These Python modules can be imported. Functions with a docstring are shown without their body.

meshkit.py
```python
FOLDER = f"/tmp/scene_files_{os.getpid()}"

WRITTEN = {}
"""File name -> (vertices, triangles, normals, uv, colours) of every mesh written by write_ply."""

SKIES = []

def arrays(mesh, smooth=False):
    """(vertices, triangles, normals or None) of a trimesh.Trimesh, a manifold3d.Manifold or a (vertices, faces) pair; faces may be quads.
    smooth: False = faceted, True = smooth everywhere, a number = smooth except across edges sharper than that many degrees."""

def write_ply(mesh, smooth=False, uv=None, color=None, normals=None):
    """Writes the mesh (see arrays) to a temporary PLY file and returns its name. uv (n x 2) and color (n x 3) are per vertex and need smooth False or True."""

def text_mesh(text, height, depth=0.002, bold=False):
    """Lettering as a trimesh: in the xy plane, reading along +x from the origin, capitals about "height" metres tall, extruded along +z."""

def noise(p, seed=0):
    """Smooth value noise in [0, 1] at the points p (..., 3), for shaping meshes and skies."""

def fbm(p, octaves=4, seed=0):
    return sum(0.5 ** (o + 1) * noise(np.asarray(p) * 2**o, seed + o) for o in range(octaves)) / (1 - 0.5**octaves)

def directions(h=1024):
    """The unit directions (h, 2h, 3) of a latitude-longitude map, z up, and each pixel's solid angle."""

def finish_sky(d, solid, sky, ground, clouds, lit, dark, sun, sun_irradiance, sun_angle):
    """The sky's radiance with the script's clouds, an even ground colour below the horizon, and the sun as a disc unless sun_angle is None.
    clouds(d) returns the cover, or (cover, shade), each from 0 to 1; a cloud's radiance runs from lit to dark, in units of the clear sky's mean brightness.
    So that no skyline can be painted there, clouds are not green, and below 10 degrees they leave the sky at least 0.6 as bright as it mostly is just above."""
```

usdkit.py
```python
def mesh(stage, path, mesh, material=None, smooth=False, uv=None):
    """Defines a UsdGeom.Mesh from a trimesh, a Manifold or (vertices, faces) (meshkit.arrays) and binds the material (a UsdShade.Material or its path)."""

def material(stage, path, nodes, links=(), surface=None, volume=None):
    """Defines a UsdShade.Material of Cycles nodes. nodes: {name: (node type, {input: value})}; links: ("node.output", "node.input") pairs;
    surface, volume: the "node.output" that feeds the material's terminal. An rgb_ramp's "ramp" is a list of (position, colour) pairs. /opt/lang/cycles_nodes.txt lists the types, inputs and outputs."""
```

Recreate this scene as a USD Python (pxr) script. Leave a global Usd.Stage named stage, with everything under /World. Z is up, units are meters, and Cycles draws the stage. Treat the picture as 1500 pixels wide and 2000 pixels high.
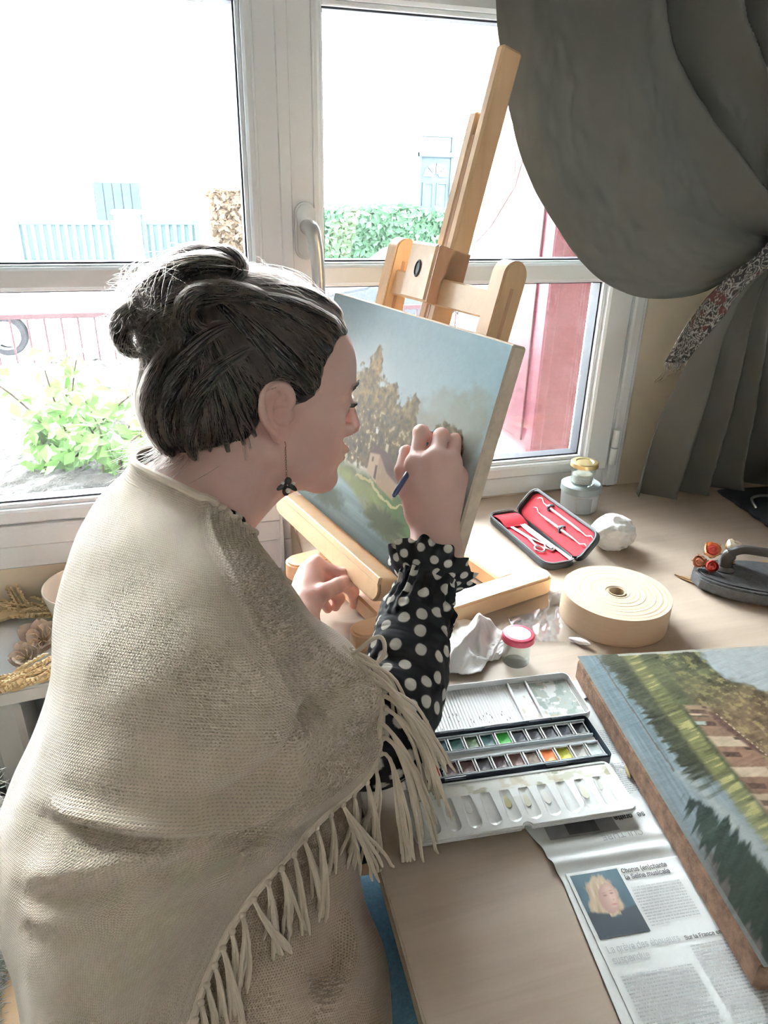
"""An artist at a table by a window, retouching an old landscape on a table easel."""
import math, random
import numpy as np, trimesh, manifold3d, shapely
import shapely.geometry as sg
import shapely.affinity as sa
import usdkit, meshkit
from meshkit import noise, fbm
from pxr import Usd, UsdGeom, UsdLux, UsdShade, Gf, Sdf, Vt

random.seed(7)
RNG = np.random.default_rng(7)
stage = Usd.Stage.CreateInMemory()
UsdGeom.SetStageUpAxis(stage, "Z")
UsdGeom.SetStageMetersPerUnit(stage, 1.0)
WORLD = UsdGeom.Xform.Define(stage, "/World")
stage.SetDefaultPrim(WORLD.GetPrim())
UsdGeom.Scope.Define(stage, "/World/Looks")

# ------------------------------------------------------------------ camera, sky, sun, exposure
EXPOSURE = 1.15
SKY = 9.5
SUN = 2.6
SUN_TO = np.array([-0.50, 0.56, 0.60])          # direction towards the sun
cam = UsdGeom.Camera.Define(stage, "/World/camera")
cam.CreateHorizontalApertureAttr(24.0)
cam.CreateFocalLengthAttr(22.3697)
cam.CreateClippingRangeAttr(Gf.Vec2f(0.03, 500))
cam.CreateExposureAttr(EXPOSURE)
RIGHT, UP, BACK = (0.9612, -0.2750, 0.0211), (0.0978, 0.4114, 0.9062), (-0.2579, -0.8690, 0.4223)
cam.AddTransformOp().Set(Gf.Matrix4d(*RIGHT, 0, *UP, 0, *BACK, 0, 0.0, 0.0, 1.295, 1))
sky = UsdLux.DomeLight.Define(stage, "/World/sky")
sky.CreateIntensityAttr(SKY)
sky.CreateColorAttr(Gf.Vec3f(0.93, 0.98, 1.0))
sun = UsdLux.DistantLight.Define(stage, "/World/sun")
sun.CreateIntensityAttr(SUN)
sun.CreateAngleAttr(12.0)
sun.CreateColorAttr(Gf.Vec3f(1.0, 0.96, 0.88))
_s = SUN_TO / np.linalg.norm(SUN_TO)
_x = np.cross([0, 0, 1.0], _s); _x /= np.linalg.norm(_x)
_y = np.cross(_s, _x)
sun.AddTransformOp().Set(Gf.Matrix4d(*map(float, _x), 0, *map(float, _y), 0, *map(float, _s), 0, 0, 0, 5, 1))


# ------------------------------------------------------------------ helpers: scene tree
_used = {}


def numbered(parent, name):
    k = (parent, name)
    n = _used.get(k, 0)
    _used[k] = n + 1
    return f"{parent}/{name}" + (f"_{n:03d}" if n else "")


BASE = {}


def tag(prim, label=None, cat=None, group=None, kind=None):
    for key, v in (("label", label), ("category", cat), ("group", group), ("kind", kind)):
        if v:
            prim.SetCustomDataByKey(key, v)
    return prim


def thing(name, label, cat, base=(0, 0, 0), group=None, kind=None, rotz=0.0):
    path = numbered("/World", name)
    x = UsdGeom.Xform.Define(stage, path)
    x.AddTranslateOp().Set(Gf.Vec3d(*map(float, base)))
    if rotz:
        x.AddRotateZOp().Set(float(rotz))
    BASE[path] = np.asarray(base, float)
    tag(x.GetPrim(), label, cat, group, kind)
    return path


def mesh_arrays(m):
    if hasattr(m, "to_mesh"):
        q = m.to_mesh()
        return np.asarray(q.vert_properties[:, :3], float), np.asarray(q.tri_verts)
    if isinstance(m, (tuple, list)):
        v, f = np.asarray(m[0], float), np.asarray(m[1], int)
        if f.shape[1] == 4:
            f = np.vstack([f[:, [0, 1, 2]], f[:, [0, 2, 3]]])
        return v, f
    return np.asarray(m.vertices, float), np.asarray(m.faces)


def part(parent, name, m, mat, smooth=30, label=None, world=True, uv=None, col=None, kind=None):
    """ONE Mesh prim under a thing or a part. m is given in world coordinates unless world is False."""
    path = numbered(parent, name)
    base = BASE[parent]
    v, f = mesh_arrays(m)
    if world:
        v = v - base
    g = usdkit.mesh(stage, path, (v, f), mat, smooth=smooth if (uv is None and col is None) else True, uv=uv)
    if col is not None:
        pv = UsdGeom.PrimvarsAPI(g).CreatePrimvar("paint", Sdf.ValueTypeNames.Color3fArray, "vertex")
        pv.Set(Vt.Vec3fArray.FromNumpy(np.asarray(col, np.float32)))
    BASE[path] = base if world else np.zeros(3)
    if not world:
        BASE[path] = np.zeros(3)
    tag(g.GetPrim(), label, kind=kind)
    return path


def single(name, m, mat, label, cat, base=None, smooth=30, group=None, kind=None, uv=None, col=None):
    """A thing that is one mesh."""
    path = numbered("/World", name)
    v, f = mesh_arrays(m)
    base = np.asarray(base if base is not None else [(v[:, 0].min() + v[:, 0].max()) / 2, (v[:, 1].min() + v[:, 1].max()) / 2, v[:, 2].min()])
    g = usdkit.mesh(stage, path, (v - base, f), mat, smooth=smooth if (uv is None and col is None) else True, uv=uv)
    UsdGeom.Xformable(g).AddTranslateOp().Set(Gf.Vec3d(*map(float, base)))
    if col is not None:
        UsdGeom.PrimvarsAPI(g).CreatePrimvar("paint", Sdf.ValueTypeNames.Color3fArray, "vertex").Set(Vt.Vec3fArray.FromNumpy(np.asarray(col, np.float32)))
    BASE[path] = base
    tag(g.GetPrim(), label, cat, group, kind)
    return path


def structure(name, m, mat, label=None, smooth=30):
    path = numbered("/World", name)
    v, f = mesh_arrays(m)
    g = usdkit.mesh(stage, path, (v, f), mat, smooth=smooth)
    BASE[path] = np.zeros(3)
    tag(g.GetPrim(), label, kind="structure")
    return path


def copy_of(path, base, rotz=0.0, scale=1.0, label=None, group=None):
    src = stage.GetPrimAtPath(path)
    name = path.split("/")[-1]
    new = numbered("/World", name)
    x = UsdGeom.Xform.Define(stage, new)
    pr = x.GetPrim()
    pr.GetReferences().AddInternalReference(src.GetPath())
    x.ClearXformOpOrder()
    x.AddTranslateOp(opSuffix="at").Set(Gf.Vec3d(*map(float, base)))
    x.AddRotateZOp(opSuffix="at").Set(float(rotz))
    if scale != 1.0:
        x.AddScaleOp(opSuffix="at").Set(Gf.Vec3f(scale, scale, scale))
    pr.SetInstanceable(True)
    was = src.GetCustomData()
    tag(pr, label or was.get("label"), was.get("category"), group or was.get("group"))
    return new


def curves(parent, name, strands, widths, mat, label=None, kind=None):
    path = numbered(parent, name)
    base = BASE[parent]
    c = UsdGeom.BasisCurves.Define(stage, path)
    c.CreateTypeAttr("linear")
    pts = np.vstack(strands) - base
    c.CreatePointsAttr(Vt.Vec3fArray.FromNumpy(pts.astype(np.float32)))
    c.CreateCurveVertexCountsAttr(Vt.IntArray.FromNumpy(np.array([len(s) for s in strands], np.int32)))
    w = np.concatenate([np.broadcast_to(w_, (len(s),)) for w_, s in zip(widths, strands)]).astype(np.float32)
    c.CreateWidthsAttr(Vt.FloatArray.FromNumpy(w))
    c.SetWidthsInterpolation("vertex")
    UsdShade.MaterialBindingAPI.Apply(c.GetPrim()).Bind(UsdShade.Material.Get(stage, mat) if isinstance(mat, str) else mat)
    BASE[path] = base
    tag(c.GetPrim(), label, kind=kind)
    return path


# ------------------------------------------------------------------ helpers: shapes
def cat(*ms):
    vs, fs, n = [], [], 0
    for m in ms:
        v, f = mesh_arrays(m)
        vs.append(v); fs.append(f + n); n += len(v)
    return np.vstack(vs), np.vstack(fs)


def box(x0, x1, y0, y1, z0, z1, r=0.002):
    """A box with chamfered edges."""
    c = np.array([(x0 + x1) / 2, (y0 + y1) / 2, (z0 + z1) / 2])
    h = np.abs(np.array([x1 - x0, y1 - y0, z1 - z0])) / 2
    r = min(r, *(h * 0.45))
    pts = []
    for sx in (-1, 1):
        for sy in (-1, 1):
            for sz in (-1, 1):
                s = np.array([sx, sy, sz])
                for k in range(3):
                    q = h - r
                    q[k] = h[k]
                    pts.append(c + s * q)
    m = trimesh.Trimesh(pts).convex_hull
    return np.asarray(m.vertices), np.asarray(m.faces)


def moved(m, M):
    v, f = mesh_arrays(m)
    M = np.asarray(M, float)
    return v @ M[:3, :3].T + M[:3, 3], (f if np.linalg.det(M[:3, :3]) > 0 else f[:, ::-1])


def frame(o, x, y, z):
    M = np.eye(4)
    M[:3, 0], M[:3, 1], M[:3, 2], M[:3, 3] = x, y, z, o
    return M


def rotz(a, o=(0, 0, 0)):
    c, s = math.cos(a), math.sin(a)
    return frame(o, (c, s, 0), (-s, c, 0), (0, 0, 1))


def basis(t):
    t = np.asarray(t, float) / np.linalg.norm(t)
    a = np.cross(t, [0, 0, 1.0] if abs(t[2]) < 0.9 else [1.0, 0, 0])
    a /= np.linalg.norm(a)
    return a, np.cross(t, a), t


def tube(pts, radii, sides=10, caps=True, flat=1.0):
    p = np.asarray(pts, float)
    r = np.broadcast_to(np.asarray(radii, float), (len(p),))
    t = np.gradient(p, axis=0)
    t /= np.linalg.norm(t, axis=1, keepdims=True) + 1e-12
    a, b, _ = basis(t[0])
    ang = np.arange(sides) * 2 * np.pi / sides
    rings = []
    for i in range(len(p)):
        a = a - t[i] * (a @ t[i]); a /= np.linalg.norm(a) + 1e-12
        b = np.cross(t[i], a)
        rings.append(p[i] + r[i] * (np.cos(ang)[:, None] * a + flat * np.sin(ang)[:, None] * b))
    v = np.vstack(rings)
    f = []
    n = len(p)
    for i in range(n - 1):
        for j in range(sides):
            k = (j + 1) % sides
            f += [[i * sides + j, i * sides + k, (i + 1) * sides + k], [i * sides + j, (i + 1) * sides + k, (i + 1) * sides + j]]
    if caps:
        v = np.vstack([v, p[0], p[-1]])
        for j in range(sides):
            k = (j + 1) % sides
            f += [[len(v) - 2, k, j], [len(v) - 1, (n - 1) * sides + j, (n - 1) * sides + k]]
    return v, np.array(f)


def spline(pts, n):
    from scipy.interpolate import CubicSpline
    p = np.asarray(pts, float)
    d = np.r_[0, np.cumsum(np.linalg.norm(np.diff(p, axis=0), axis=1) ** 0.5 + 1e-9)]
    return CubicSpline(d, p)(np.linspace(0, d[-1], n))


def lathe(profile, center=(0, 0, 0), sides=48):
    """profile: (radius, z) pairs; a radius of 0 closes the shape."""
    pr = np.asarray(profile, float)
    ang = np.arange(sides) * 2 * np.pi / sides
    v = np.concatenate([np.stack([r * np.cos(ang), r * np.sin(ang), np.full(sides, z)], 1) for r, z in pr]) + np.asarray(center, float)
    f = []
    for i in range(len(pr) - 1):
        for j in range(sides):
            k = (j + 1) % sides
            f += [[i * sides + j, i * sides + k, (i + 1) * sides + k], [i * sides + j, (i + 1) * sides + k, (i + 1) * sides + j]]
    m = trimesh.Trimesh(v, f, process=False)
    m.merge_vertices()
    m.update_faces(m.nondegenerate_faces())
    return np.asarray(m.vertices), np.asarray(m.faces)


def extrude(poly, z0, z1):
    m = trimesh.creation.extrude_polygon(poly, z1 - z0, engine="earcut")
    m.apply_translation((0, 0, z0))
    return np.asarray(m.vertices), np.asarray(m.faces)


def slab(poly, z0, z1, r=0.002):
    """A flat piece with a chamfer round its top and bottom edges."""
    m = manifold3d
    def cs(p):
        rings = [np.asarray(p.exterior.coords)[:-1]] + [np.asarray(i.coords)[:-1] for i in p.interiors]
        return m.CrossSection([q.tolist() for q in rings], m.FillRule.EvenOdd)
    a = cs(poly)
    b = a.offset(-r, m.JoinType.Round)
    lo = m.Manifold.hull if False else None
    parts = [a.extrude(z1 - z0 - 2 * r).translate((0, 0, z0 + r)), b.extrude(z1 - z0).translate((0, 0, z0))]
    out = m.Manifold.batch_boolean(parts, m.OpType.Add)
    return mesh_arrays(out)


def grid(P, close_u=False, flip=False):
    """Quads over P[i, j]."""
    n, k = P.shape[:2]
    idx = np.arange(n * k).reshape(n, k)
    if close_u:
        idx = np.hstack([idx, idx[:, :1]])
    q = np.stack([idx[:-1, :-1], idx[:-1, 1:], idx[1:, 1:], idx[1:, :-1]], -1).reshape(-1, 4)
    if flip:
        q = q[:, ::-1]
    return P.reshape(-1, 3), np.vstack([q[:, [0, 1, 2]], q[:, [0, 2, 3]]])


def grid_normals(P):
    du = np.gradient(P, axis=0); dv = np.gradient(P, axis=1)
    n = np.cross(du, dv)
    return n / (np.linalg.norm(n, axis=-1, keepdims=True) + 1e-12)


def sheet(P, thick, flip=False):
    """A closed sheet of some thickness over the grid P[i, j] (thickness grows along minus the grid normal)."""
    N = grid_normals(P) * (-1 if flip else 1)
    Q = P - N * thick
    n, k = P.shape[:2]
    v1, f1 = grid(P, flip=flip)
    v2, f2 = grid(Q, flip=not flip)
    idx = np.arange(n * k).reshape(n, k)
    rim = np.concatenate([idx[0, :-1], idx[:-1, -1], idx[-1, :0:-1], idx[:0:-1, 0]])
    nx = np.roll(rim, -1)
    o = n * k
    side = np.vstack([np.stack([rim, rim + o, nx + o], 1), np.stack([rim, nx + o, nx], 1)])
    if flip:
        side = side[:, ::-1]
    return np.vstack([v1, v2]), np.vstack([f1, f2 + o, side[:, ::-1] if False else side])


def rounded(poly, r):
    return poly.buffer(-r).buffer(r, quad_segs=6)


def surface_nets(F, lo, h):
    """Naive surface nets: the zero surface of the samples F (negative inside) on a grid from lo with step h."""
    nx, ny, nz = F.shape
    ins = F < 0
    acc = np.zeros((nx - 1, ny - 1, nz - 1, 3)); cnt = np.zeros((nx - 1, ny - 1, nz - 1))
    corners = [(a, b, c) for a in (0, 1) for b in (0, 1) for c in (0, 1)]
    sl = lambda o, n: slice(o, n - 1 + o)
    for i, a in enumerate(corners):
        for b in corners[i + 1:]:
            d = np.array(b) - np.array(a)
            if np.abs(d).sum() != 1:
                continue
            Fa, Fb = F[sl(a[0], nx), sl(a[1], ny), sl(a[2], nz)], F[sl(b[0], nx), sl(b[1], ny), sl(b[2], nz)]
            x = (Fa < 0) != (Fb < 0)
            t = np.where(x, Fa / np.where(x, Fa - Fb, 1), 0)
            for k in range(3):
                acc[..., k] += np.where(x, a[k] + t * d[k], 0)
            cnt += x
    use = cnt > 0
    idx = -np.ones(cnt.shape, int)
    idx[use] = np.arange(use.sum())
    ijk = np.argwhere(use)
    v = (ijk + acc[use] / cnt[use][:, None]) * h + lo
    faces = []
    for ax in range(3):
        s0 = [slice(1, -1)] * 3; s0[ax] = slice(0, -1)
        s1 = [slice(1, -1)] * 3; s1[ax] = slice(1, None)
        A, B = ins[tuple(s0)], ins[tuple(s1)]
        e = np.argwhere(A != B)
        if not len(e):
            continue
        fl = A[tuple(e.T)]
        off = [1, 1, 1]; off[ax] = 0
        e = e + off
        u, w = [(1, 2), (2, 0), (0, 1)][ax]
        def cell(du, dw):
            q = e.copy(); q[:, u] -= du; q[:, w] -= dw
            return idx[q[:, 0], q[:, 1], q[:, 2]]
        Q = np.stack([cell(1, 1), cell(0, 1), cell(0, 0), cell(1, 0)], 1)
        Q[~fl] = Q[~fl][:, ::-1]
        faces.append(Q)
    q = np.vstack(faces)
    q = q[(q >= 0).all(1)]
    return v, np.vstack([q[:, [0, 1, 2]], q[:, [0, 2, 3]]])


def smin(a, b, k):
    h = np.clip(0.5 + 0.5 * (b - a) / k, 0, 1)
    return b + (a - b) * h - k * h * (1 - h)


def capsule(p, a, b, ra, rb):
    """Signed distance to a tapered limb."""
    a, b = np.asarray(a, float), np.asarray(b, float)
    d = b - a
    t = np.clip(((p - a) @ d) / (d @ d), 0, 1)
    return np.linalg.norm(p - a - t[..., None] * d, axis=-1) - (ra + (rb - ra) * t)


def ellipsoid(p, c, r, R=None):
    q = p - np.asarray(c, float)
    if R is not None:
        q = q @ np.asarray(R)          # columns of R: the ellipsoid's axes
    r = np.asarray(r, float)
    k0 = np.linalg.norm(q / r, axis=-1)
    k1 = np.linalg.norm(q / (r * r), axis=-1) + 1e-9
    return k0 * (k0 - 1) / k1


def sdf_mesh(fn, lo, hi, h):
    lo, hi = np.asarray(lo, float), np.asarray(hi, float)
    ax = [np.arange(a, b + h, h) for a, b in zip(lo, hi)]
    F = np.empty((len(ax[0]), len(ax[1]), len(ax[2])))
    step = max(1, int(400000 / (len(ax[1]) * len(ax[2]))))
    for i in range(0, len(ax[0]), step):
        X, Y, Z = np.meshgrid(ax[0][i:i + step], ax[1], ax[2], indexing="ij")
        F[i:i + step] = fn(np.stack([X, Y, Z], -1))
    return surface_nets(F, lo, h)


# ------------------------------------------------------------------ helpers: materials
_mats = {}


def material(name, nodes, links, surface):
    path = f"/World/Looks/{name}"
    _mats[name] = path
    usdkit.material(stage, path, nodes, links, surface)
    return path


def plain(name, color, rough=0.5, spec=0.5, metal=0.0, var=0.0, scale=20, bump=0.0, bscale=200, sheen=0.0, coat=0.0, trans=0.0, ior=1.5, sss=0.0, sss_scale=0.004, stretch=(1, 1, 1), bdist=0.001):
    """Principled surface, optionally with noise in tone and fine relief (object space)."""
    c = np.asarray(color, float)
    nodes = {"p": ("principled_bsdf", {"base_color": c, "roughness": rough, "specular_ior_level": spec, "metallic": metal, "ior": ior})}
    links = []
    p = nodes["p"][1]
    if sheen: p.update(sheen_weight=sheen, sheen_roughness=0.5)
    if coat: p.update(coat_weight=coat, coat_roughness=0.15)
    if trans: p.update(transmission_weight=trans)
    if sss: p.update(subsurface_weight=sss, subsurface_scale=sss_scale)
    if var or bump:
        nodes["tc"] = ("texture_coordinate", {})
        nodes["mp"] = ("mapping", {"scale": stretch})
        links += [("tc.object", "mp.vector")]
    if var:
        nodes["n"] = ("noise_texture", {"scale": scale, "detail": 5, "roughness": 0.6})
        nodes["r"] = ("rgb_ramp", {"ramp": [(0.25, c * (1 - var)), (0.75, np.minimum(c * (1 + var), 1))]})
        links += [("mp.vector", "n.vector"), ("n.fac", "r.fac"), ("r.color", "p.base_color")]
    if bump:
        nodes["bn"] = ("noise_texture", {"scale": bscale, "detail": 3})
        nodes["b"] = ("bump", {"strength": bump, "distance": bdist})
        links += [("mp.vector", "bn.vector"), ("bn.fac", "b.height"), ("b.normal", "p.normal")]
    return material(name, nodes, links, "p.BSDF")


def painted(name, rough=0.4, coat=0.0, bump=0.0, bscale=300, spec=0.5):
    """Flat print or paint: colour from the mesh's paint primvar."""
    nodes = {"a": ("attribute", {"attribute": "paint"}), "p": ("principled_bsdf", {"roughness": rough, "coat_weight": coat, "coat_roughness": 0.25, "specular_ior_level": spec})}
    links = [("a.color", "p.base_color")]
    if bump:
        nodes["tc"] = ("texture_coordinate", {})
        nodes["bn"] = ("noise_texture", {"scale": bscale, "detail": 4})
        nodes["b"] = ("bump", {"strength": bump, "distance": 0.001})
        links += [("tc.object", "bn.vector"), ("bn.fac", "b.height"), ("b.normal", "p.normal")]
    return material(name, nodes, links, "p.BSDF")


def glass_pane(name, dust=0.05, tint=(0.97, 0.99, 1.0)):
    nodes = {"t": ("transparent_bsdf", {"color": tint}), "g": ("glossy_bsdf", {"color": (1, 1, 1), "roughness": 0.02}), "f": ("fresnel", {"IOR": 1.45}),
             "m": ("mix_closure", {}), "d": ("translucent_bsdf", {"color": (0.95, 0.97, 1.0)}), "m2": ("mix_closure", {"fac": dust})}
    links = [("f.fac", "m.fac"), ("t.BSDF", "m.closure1"), ("g.BSDF", "m.closure2"), ("m.closure", "m2.closure1"), ("d.BSDF", "m2.closure2")]
    return material(name, nodes, links, "m2.closure")


def leafy(name, color, rough=0.45):
    c = np.asarray(color, float)
    nodes = {"p": ("principled_bsdf", {"base_color": c, "roughness": rough, "specular_ior_level": 0.15}), "t": ("translucent_bsdf", {"color": np.minimum(c * 1.3, 1)}), "m": ("mix_closure", {"fac": 0.35})}
    return material(name, nodes, [("p.BSDF", "m.closure1"), ("t.BSDF", "m.closure2")], "m.closure")


def wood(name, color, dark, axis="x", scale=1.0, rough=0.45, coat=0.0):
    """Long grain along one axis of the object."""
    st = {"x": (2.5, 40, 40), "y": (40, 2.5, 40), "z": (40, 40, 2.5)}[axis]
    nodes = {"tc": ("texture_coordinate", {}), "mp": ("mapping", {"scale": tuple(s * scale for s in st)}), "n": ("noise_texture", {"scale": 1.0, "detail": 6, "roughness": 0.65, "distortion": 0.6}),
             "n2": ("noise_texture", {"scale": 3.0, "detail": 3}), "r": ("rgb_ramp", {"ramp": [(0.3, dark), (0.65, color)]}), "r2": ("rgb_ramp", {"ramp": [(0.3, (0.88, 0.88, 0.88)), (0.7, (1, 1, 1))]}),
             "mx": ("mix", {"mix_type": "multiply", "fac": 1.0}), "b": ("bump", {"strength": 0.15, "distance": 0.0006}),
             "p": ("principled_bsdf", {"roughness": rough, "coat_weight": coat, "coat_roughness": 0.2})}
    links = [("tc.object", "mp.vector"), ("mp.vector", "n.vector"), ("tc.object", "n2.vector"), ("n.fac", "r.fac"), ("n2.fac", "r2.fac"), ("r.color", "mx.color1"), ("r2.color", "mx.color2"),
             ("mx.color", "p.base_color"), ("n.fac", "b.height"), ("b.normal", "p.normal")]
    return material(name, nodes, links, "p.BSDF")
# ------------------------------------------------------------------ the room
cream = plain("cream_wall", (0.80, 0.71, 0.55), rough=0.85, var=0.04, scale=6, bump=0.15, bscale=160)
white_paint = plain("white_paint", (0.84, 0.87, 0.88), rough=0.42, var=0.04, scale=9, bump=0.08, bscale=90, stretch=(1, 1, 0.15))
plaster = plain("ceiling_white", (0.90, 0.88, 0.84), rough=0.9)
rubber = plain("black_gasket", (0.05, 0.055, 0.07), rough=0.6)
steel = plain("brushed_steel", (0.62, 0.62, 0.60), rough=0.32, metal=1.0)
floor_mat = wood("floor_oak", (0.56, 0.45, 0.33), (0.46, 0.36, 0.26), "x", 0.4)
pane_mat = glass_pane("window_glass", dust=0.004)

YW = 1.14            # inner face of the window wall
WX0, WX1, WZ0, WZ1 = -1.085, 0.822, 0.752, 1.600


def wall_with_hole(x0, x1, z0, z1, hx0, hx1, hz0, hz1, y0, y1):
    o = sg.box(x0, z0, x1, z1).difference(sg.box(hx0, hz0, hx1, hz1))
    v, f = extrude(o, 0, y1 - y0)
    return np.stack([v[:, 0], v[:, 2] + y0, v[:, 1]], 1), f[:, ::-1]


structure("wall_window", wall_with_hole(-1.3, 2.1, 0, 2.45, WX0, WX1, WZ0, WZ1, YW, YW + 0.10), cream, "cream painted wall with the casement window")
structure("wall_left", box(-1.45, -1.30, -1.7, YW + 0.3, 0, 2.45, 0.001), plaster, "white wall on the window-left side of the room")
structure("wall_right", box(2.1, 2.25, -1.7, YW + 0.3, 0, 2.45, 0.001), plaster, "white wall on the curtain side of the room")
structure("wall_back", wall_with_hole(-1.45, 2.25, 0, 2.45, 0.55, 0.76, 1.82, 2.01, -1.85, -1.7), plaster, "white wall behind the photographer with a small high window opening")
structure("floor", box(-1.45, 2.25, -1.85, YW + 0.3, -0.06, 0.0, 0.001), floor_mat, "oak floor of the room")
structure("ceiling", box(-1.45, 2.25, -1.85, YW + 0.3, 2.45, 2.55, 0.001), plaster, "white ceiling")

# ---- the casement window: frame, two sashes, glazing bars, panes, handle, hinges
win = thing("window_1", "white painted triple casement window with glazing bars", None, (-0.13, YW, WZ0), kind="structure")
YF = YW - 0.004       # the frame stands slightly proud of the wall


def ring(x0, x1, z0, z1, w, y0, y1, r=0.003, wb=None):
    wb = wb or w
    return cat(box(x0, x0 + w, y0, y1, z0, z1, r), box(x1 - w, x1, y0, y1, z0, z1, r), box(x0 + w - 0.001, x1 - w + 0.001, y0, y1, z0, z0 + wb, r), box(x0 + w - 0.001, x1 - w + 0.001, y0, y1, z1 - w, z1, r))


part(win, "window_frame", cat(ring(WX0, WX1, WZ0, WZ1, 0.039, YF, YW + 0.09), box(WX0 + 0.01, WX0 + 0.03, YF - 0.006, YF + 0.01, WZ0, WZ1, 0.003), box(WX1 - 0.03, WX1 - 0.01, YF - 0.006, YF + 0.01, WZ0, WZ1, 0.003)), white_paint)
SASH = [(-0.431, 0.1735), (0.1775, 0.784), (-1.046, -0.436)]
BZ0, BZ1 = 0.790, 1.561
for k, (a, b) in enumerate(SASH):
    y0, y1 = YF - 0.010, YW + 0.055
    sash = ring(a, b, BZ0, BZ1, 0.050, y0, y1, 0.004, 0.024)
    s = part(win, "window_sash", sash, white_paint)
    # inner beads that hold the glass, a lighter edge round each light
    ga, gb = a + 0.050, b - 0.050
    lights = [(ga, gb, BZ0 + 0.024, 1.146), (ga, gb, 1.170, BZ1 - 0.050)]
    part(s, "glazing_bar", box(ga - 0.004, gb + 0.004, y0 + 0.003, y1 - 0.006, 1.143, 1.173, 0.004), white_paint)
    for (xa, xb, za, zb) in lights:
        part(s, "glazing_bead", ring(xa - 0.001, xb + 0.001, za - 0.001, zb + 0.001, 0.007, y0 + 0.012, YW + 0.03, 0.003), white_paint)
        part(s, "gasket", ring(xa + 0.005, xb - 0.005, za + 0.005, zb - 0.005, 0.0035, y0 + 0.022, YW + 0.034, 0.0005), rubber)
        part(s, "window_pane", box(xa + 0.003, xb - 0.003, YW + 0.030, YW + 0.0345, za + 0.003, zb - 0.003, 0.0003), pane_mat)
part(win, "meeting_strip", cat(box(0.1665, 0.1845, YF - 0.012, YF - 0.004, BZ0, BZ1, 0.003), box(0.134, 0.1385, YF - 0.0125, YF - 0.006, BZ0, BZ1, 0.0015), box(0.2155, 0.219, YF - 0.0125, YF - 0.006, BZ0, BZ1, 0.0015)), white_paint)
# cremone handle
pl = sg.LineString([(0, -0.024), (0, 0.024)]).buffer(0.0155, quad_segs=10)
hv, hf = slab(pl, 0, 0.010, 0.003)
hx, hz, hy = 0.2015, 1.222, YF - 0.010
plate = part(win, "handle_plate", (np.stack([hv[:, 0] + hx, hy - hv[:, 2], hv[:, 1] + hz], 1), hf), steel)
lever = spline([(hx + .002, hy - 0.008, hz + 0.006), (hx + .002, hy - 0.036, hz + 0.006), (hx + 0.003, hy - 0.050, hz + 0.0), (hx + 0.006, hy - 0.053, hz - 0.022), (hx + 0.009, hy - 0.053, hz - 0.06), (hx + 0.010, hy - 0.052, hz - 0.105)], 26)
part(win, "window_handle", tube(lever, np.r_[np.full(8, .011), np.linspace(.0105, .0088, 18)], 16), steel)
for hz in (0.836, 1.48):
    h = part(win, "hinge", cat(tube([(0.7925, YF - 0.012, hz - 0.034), (0.7925, YF - 0.012, hz - 0.001)], 0.0068, 14), tube([(0.7925, YF - 0.012, hz + 0.001), (0.7925, YF - 0.012, hz + 0.036)], 0.0068, 14)), white_paint)

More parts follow.
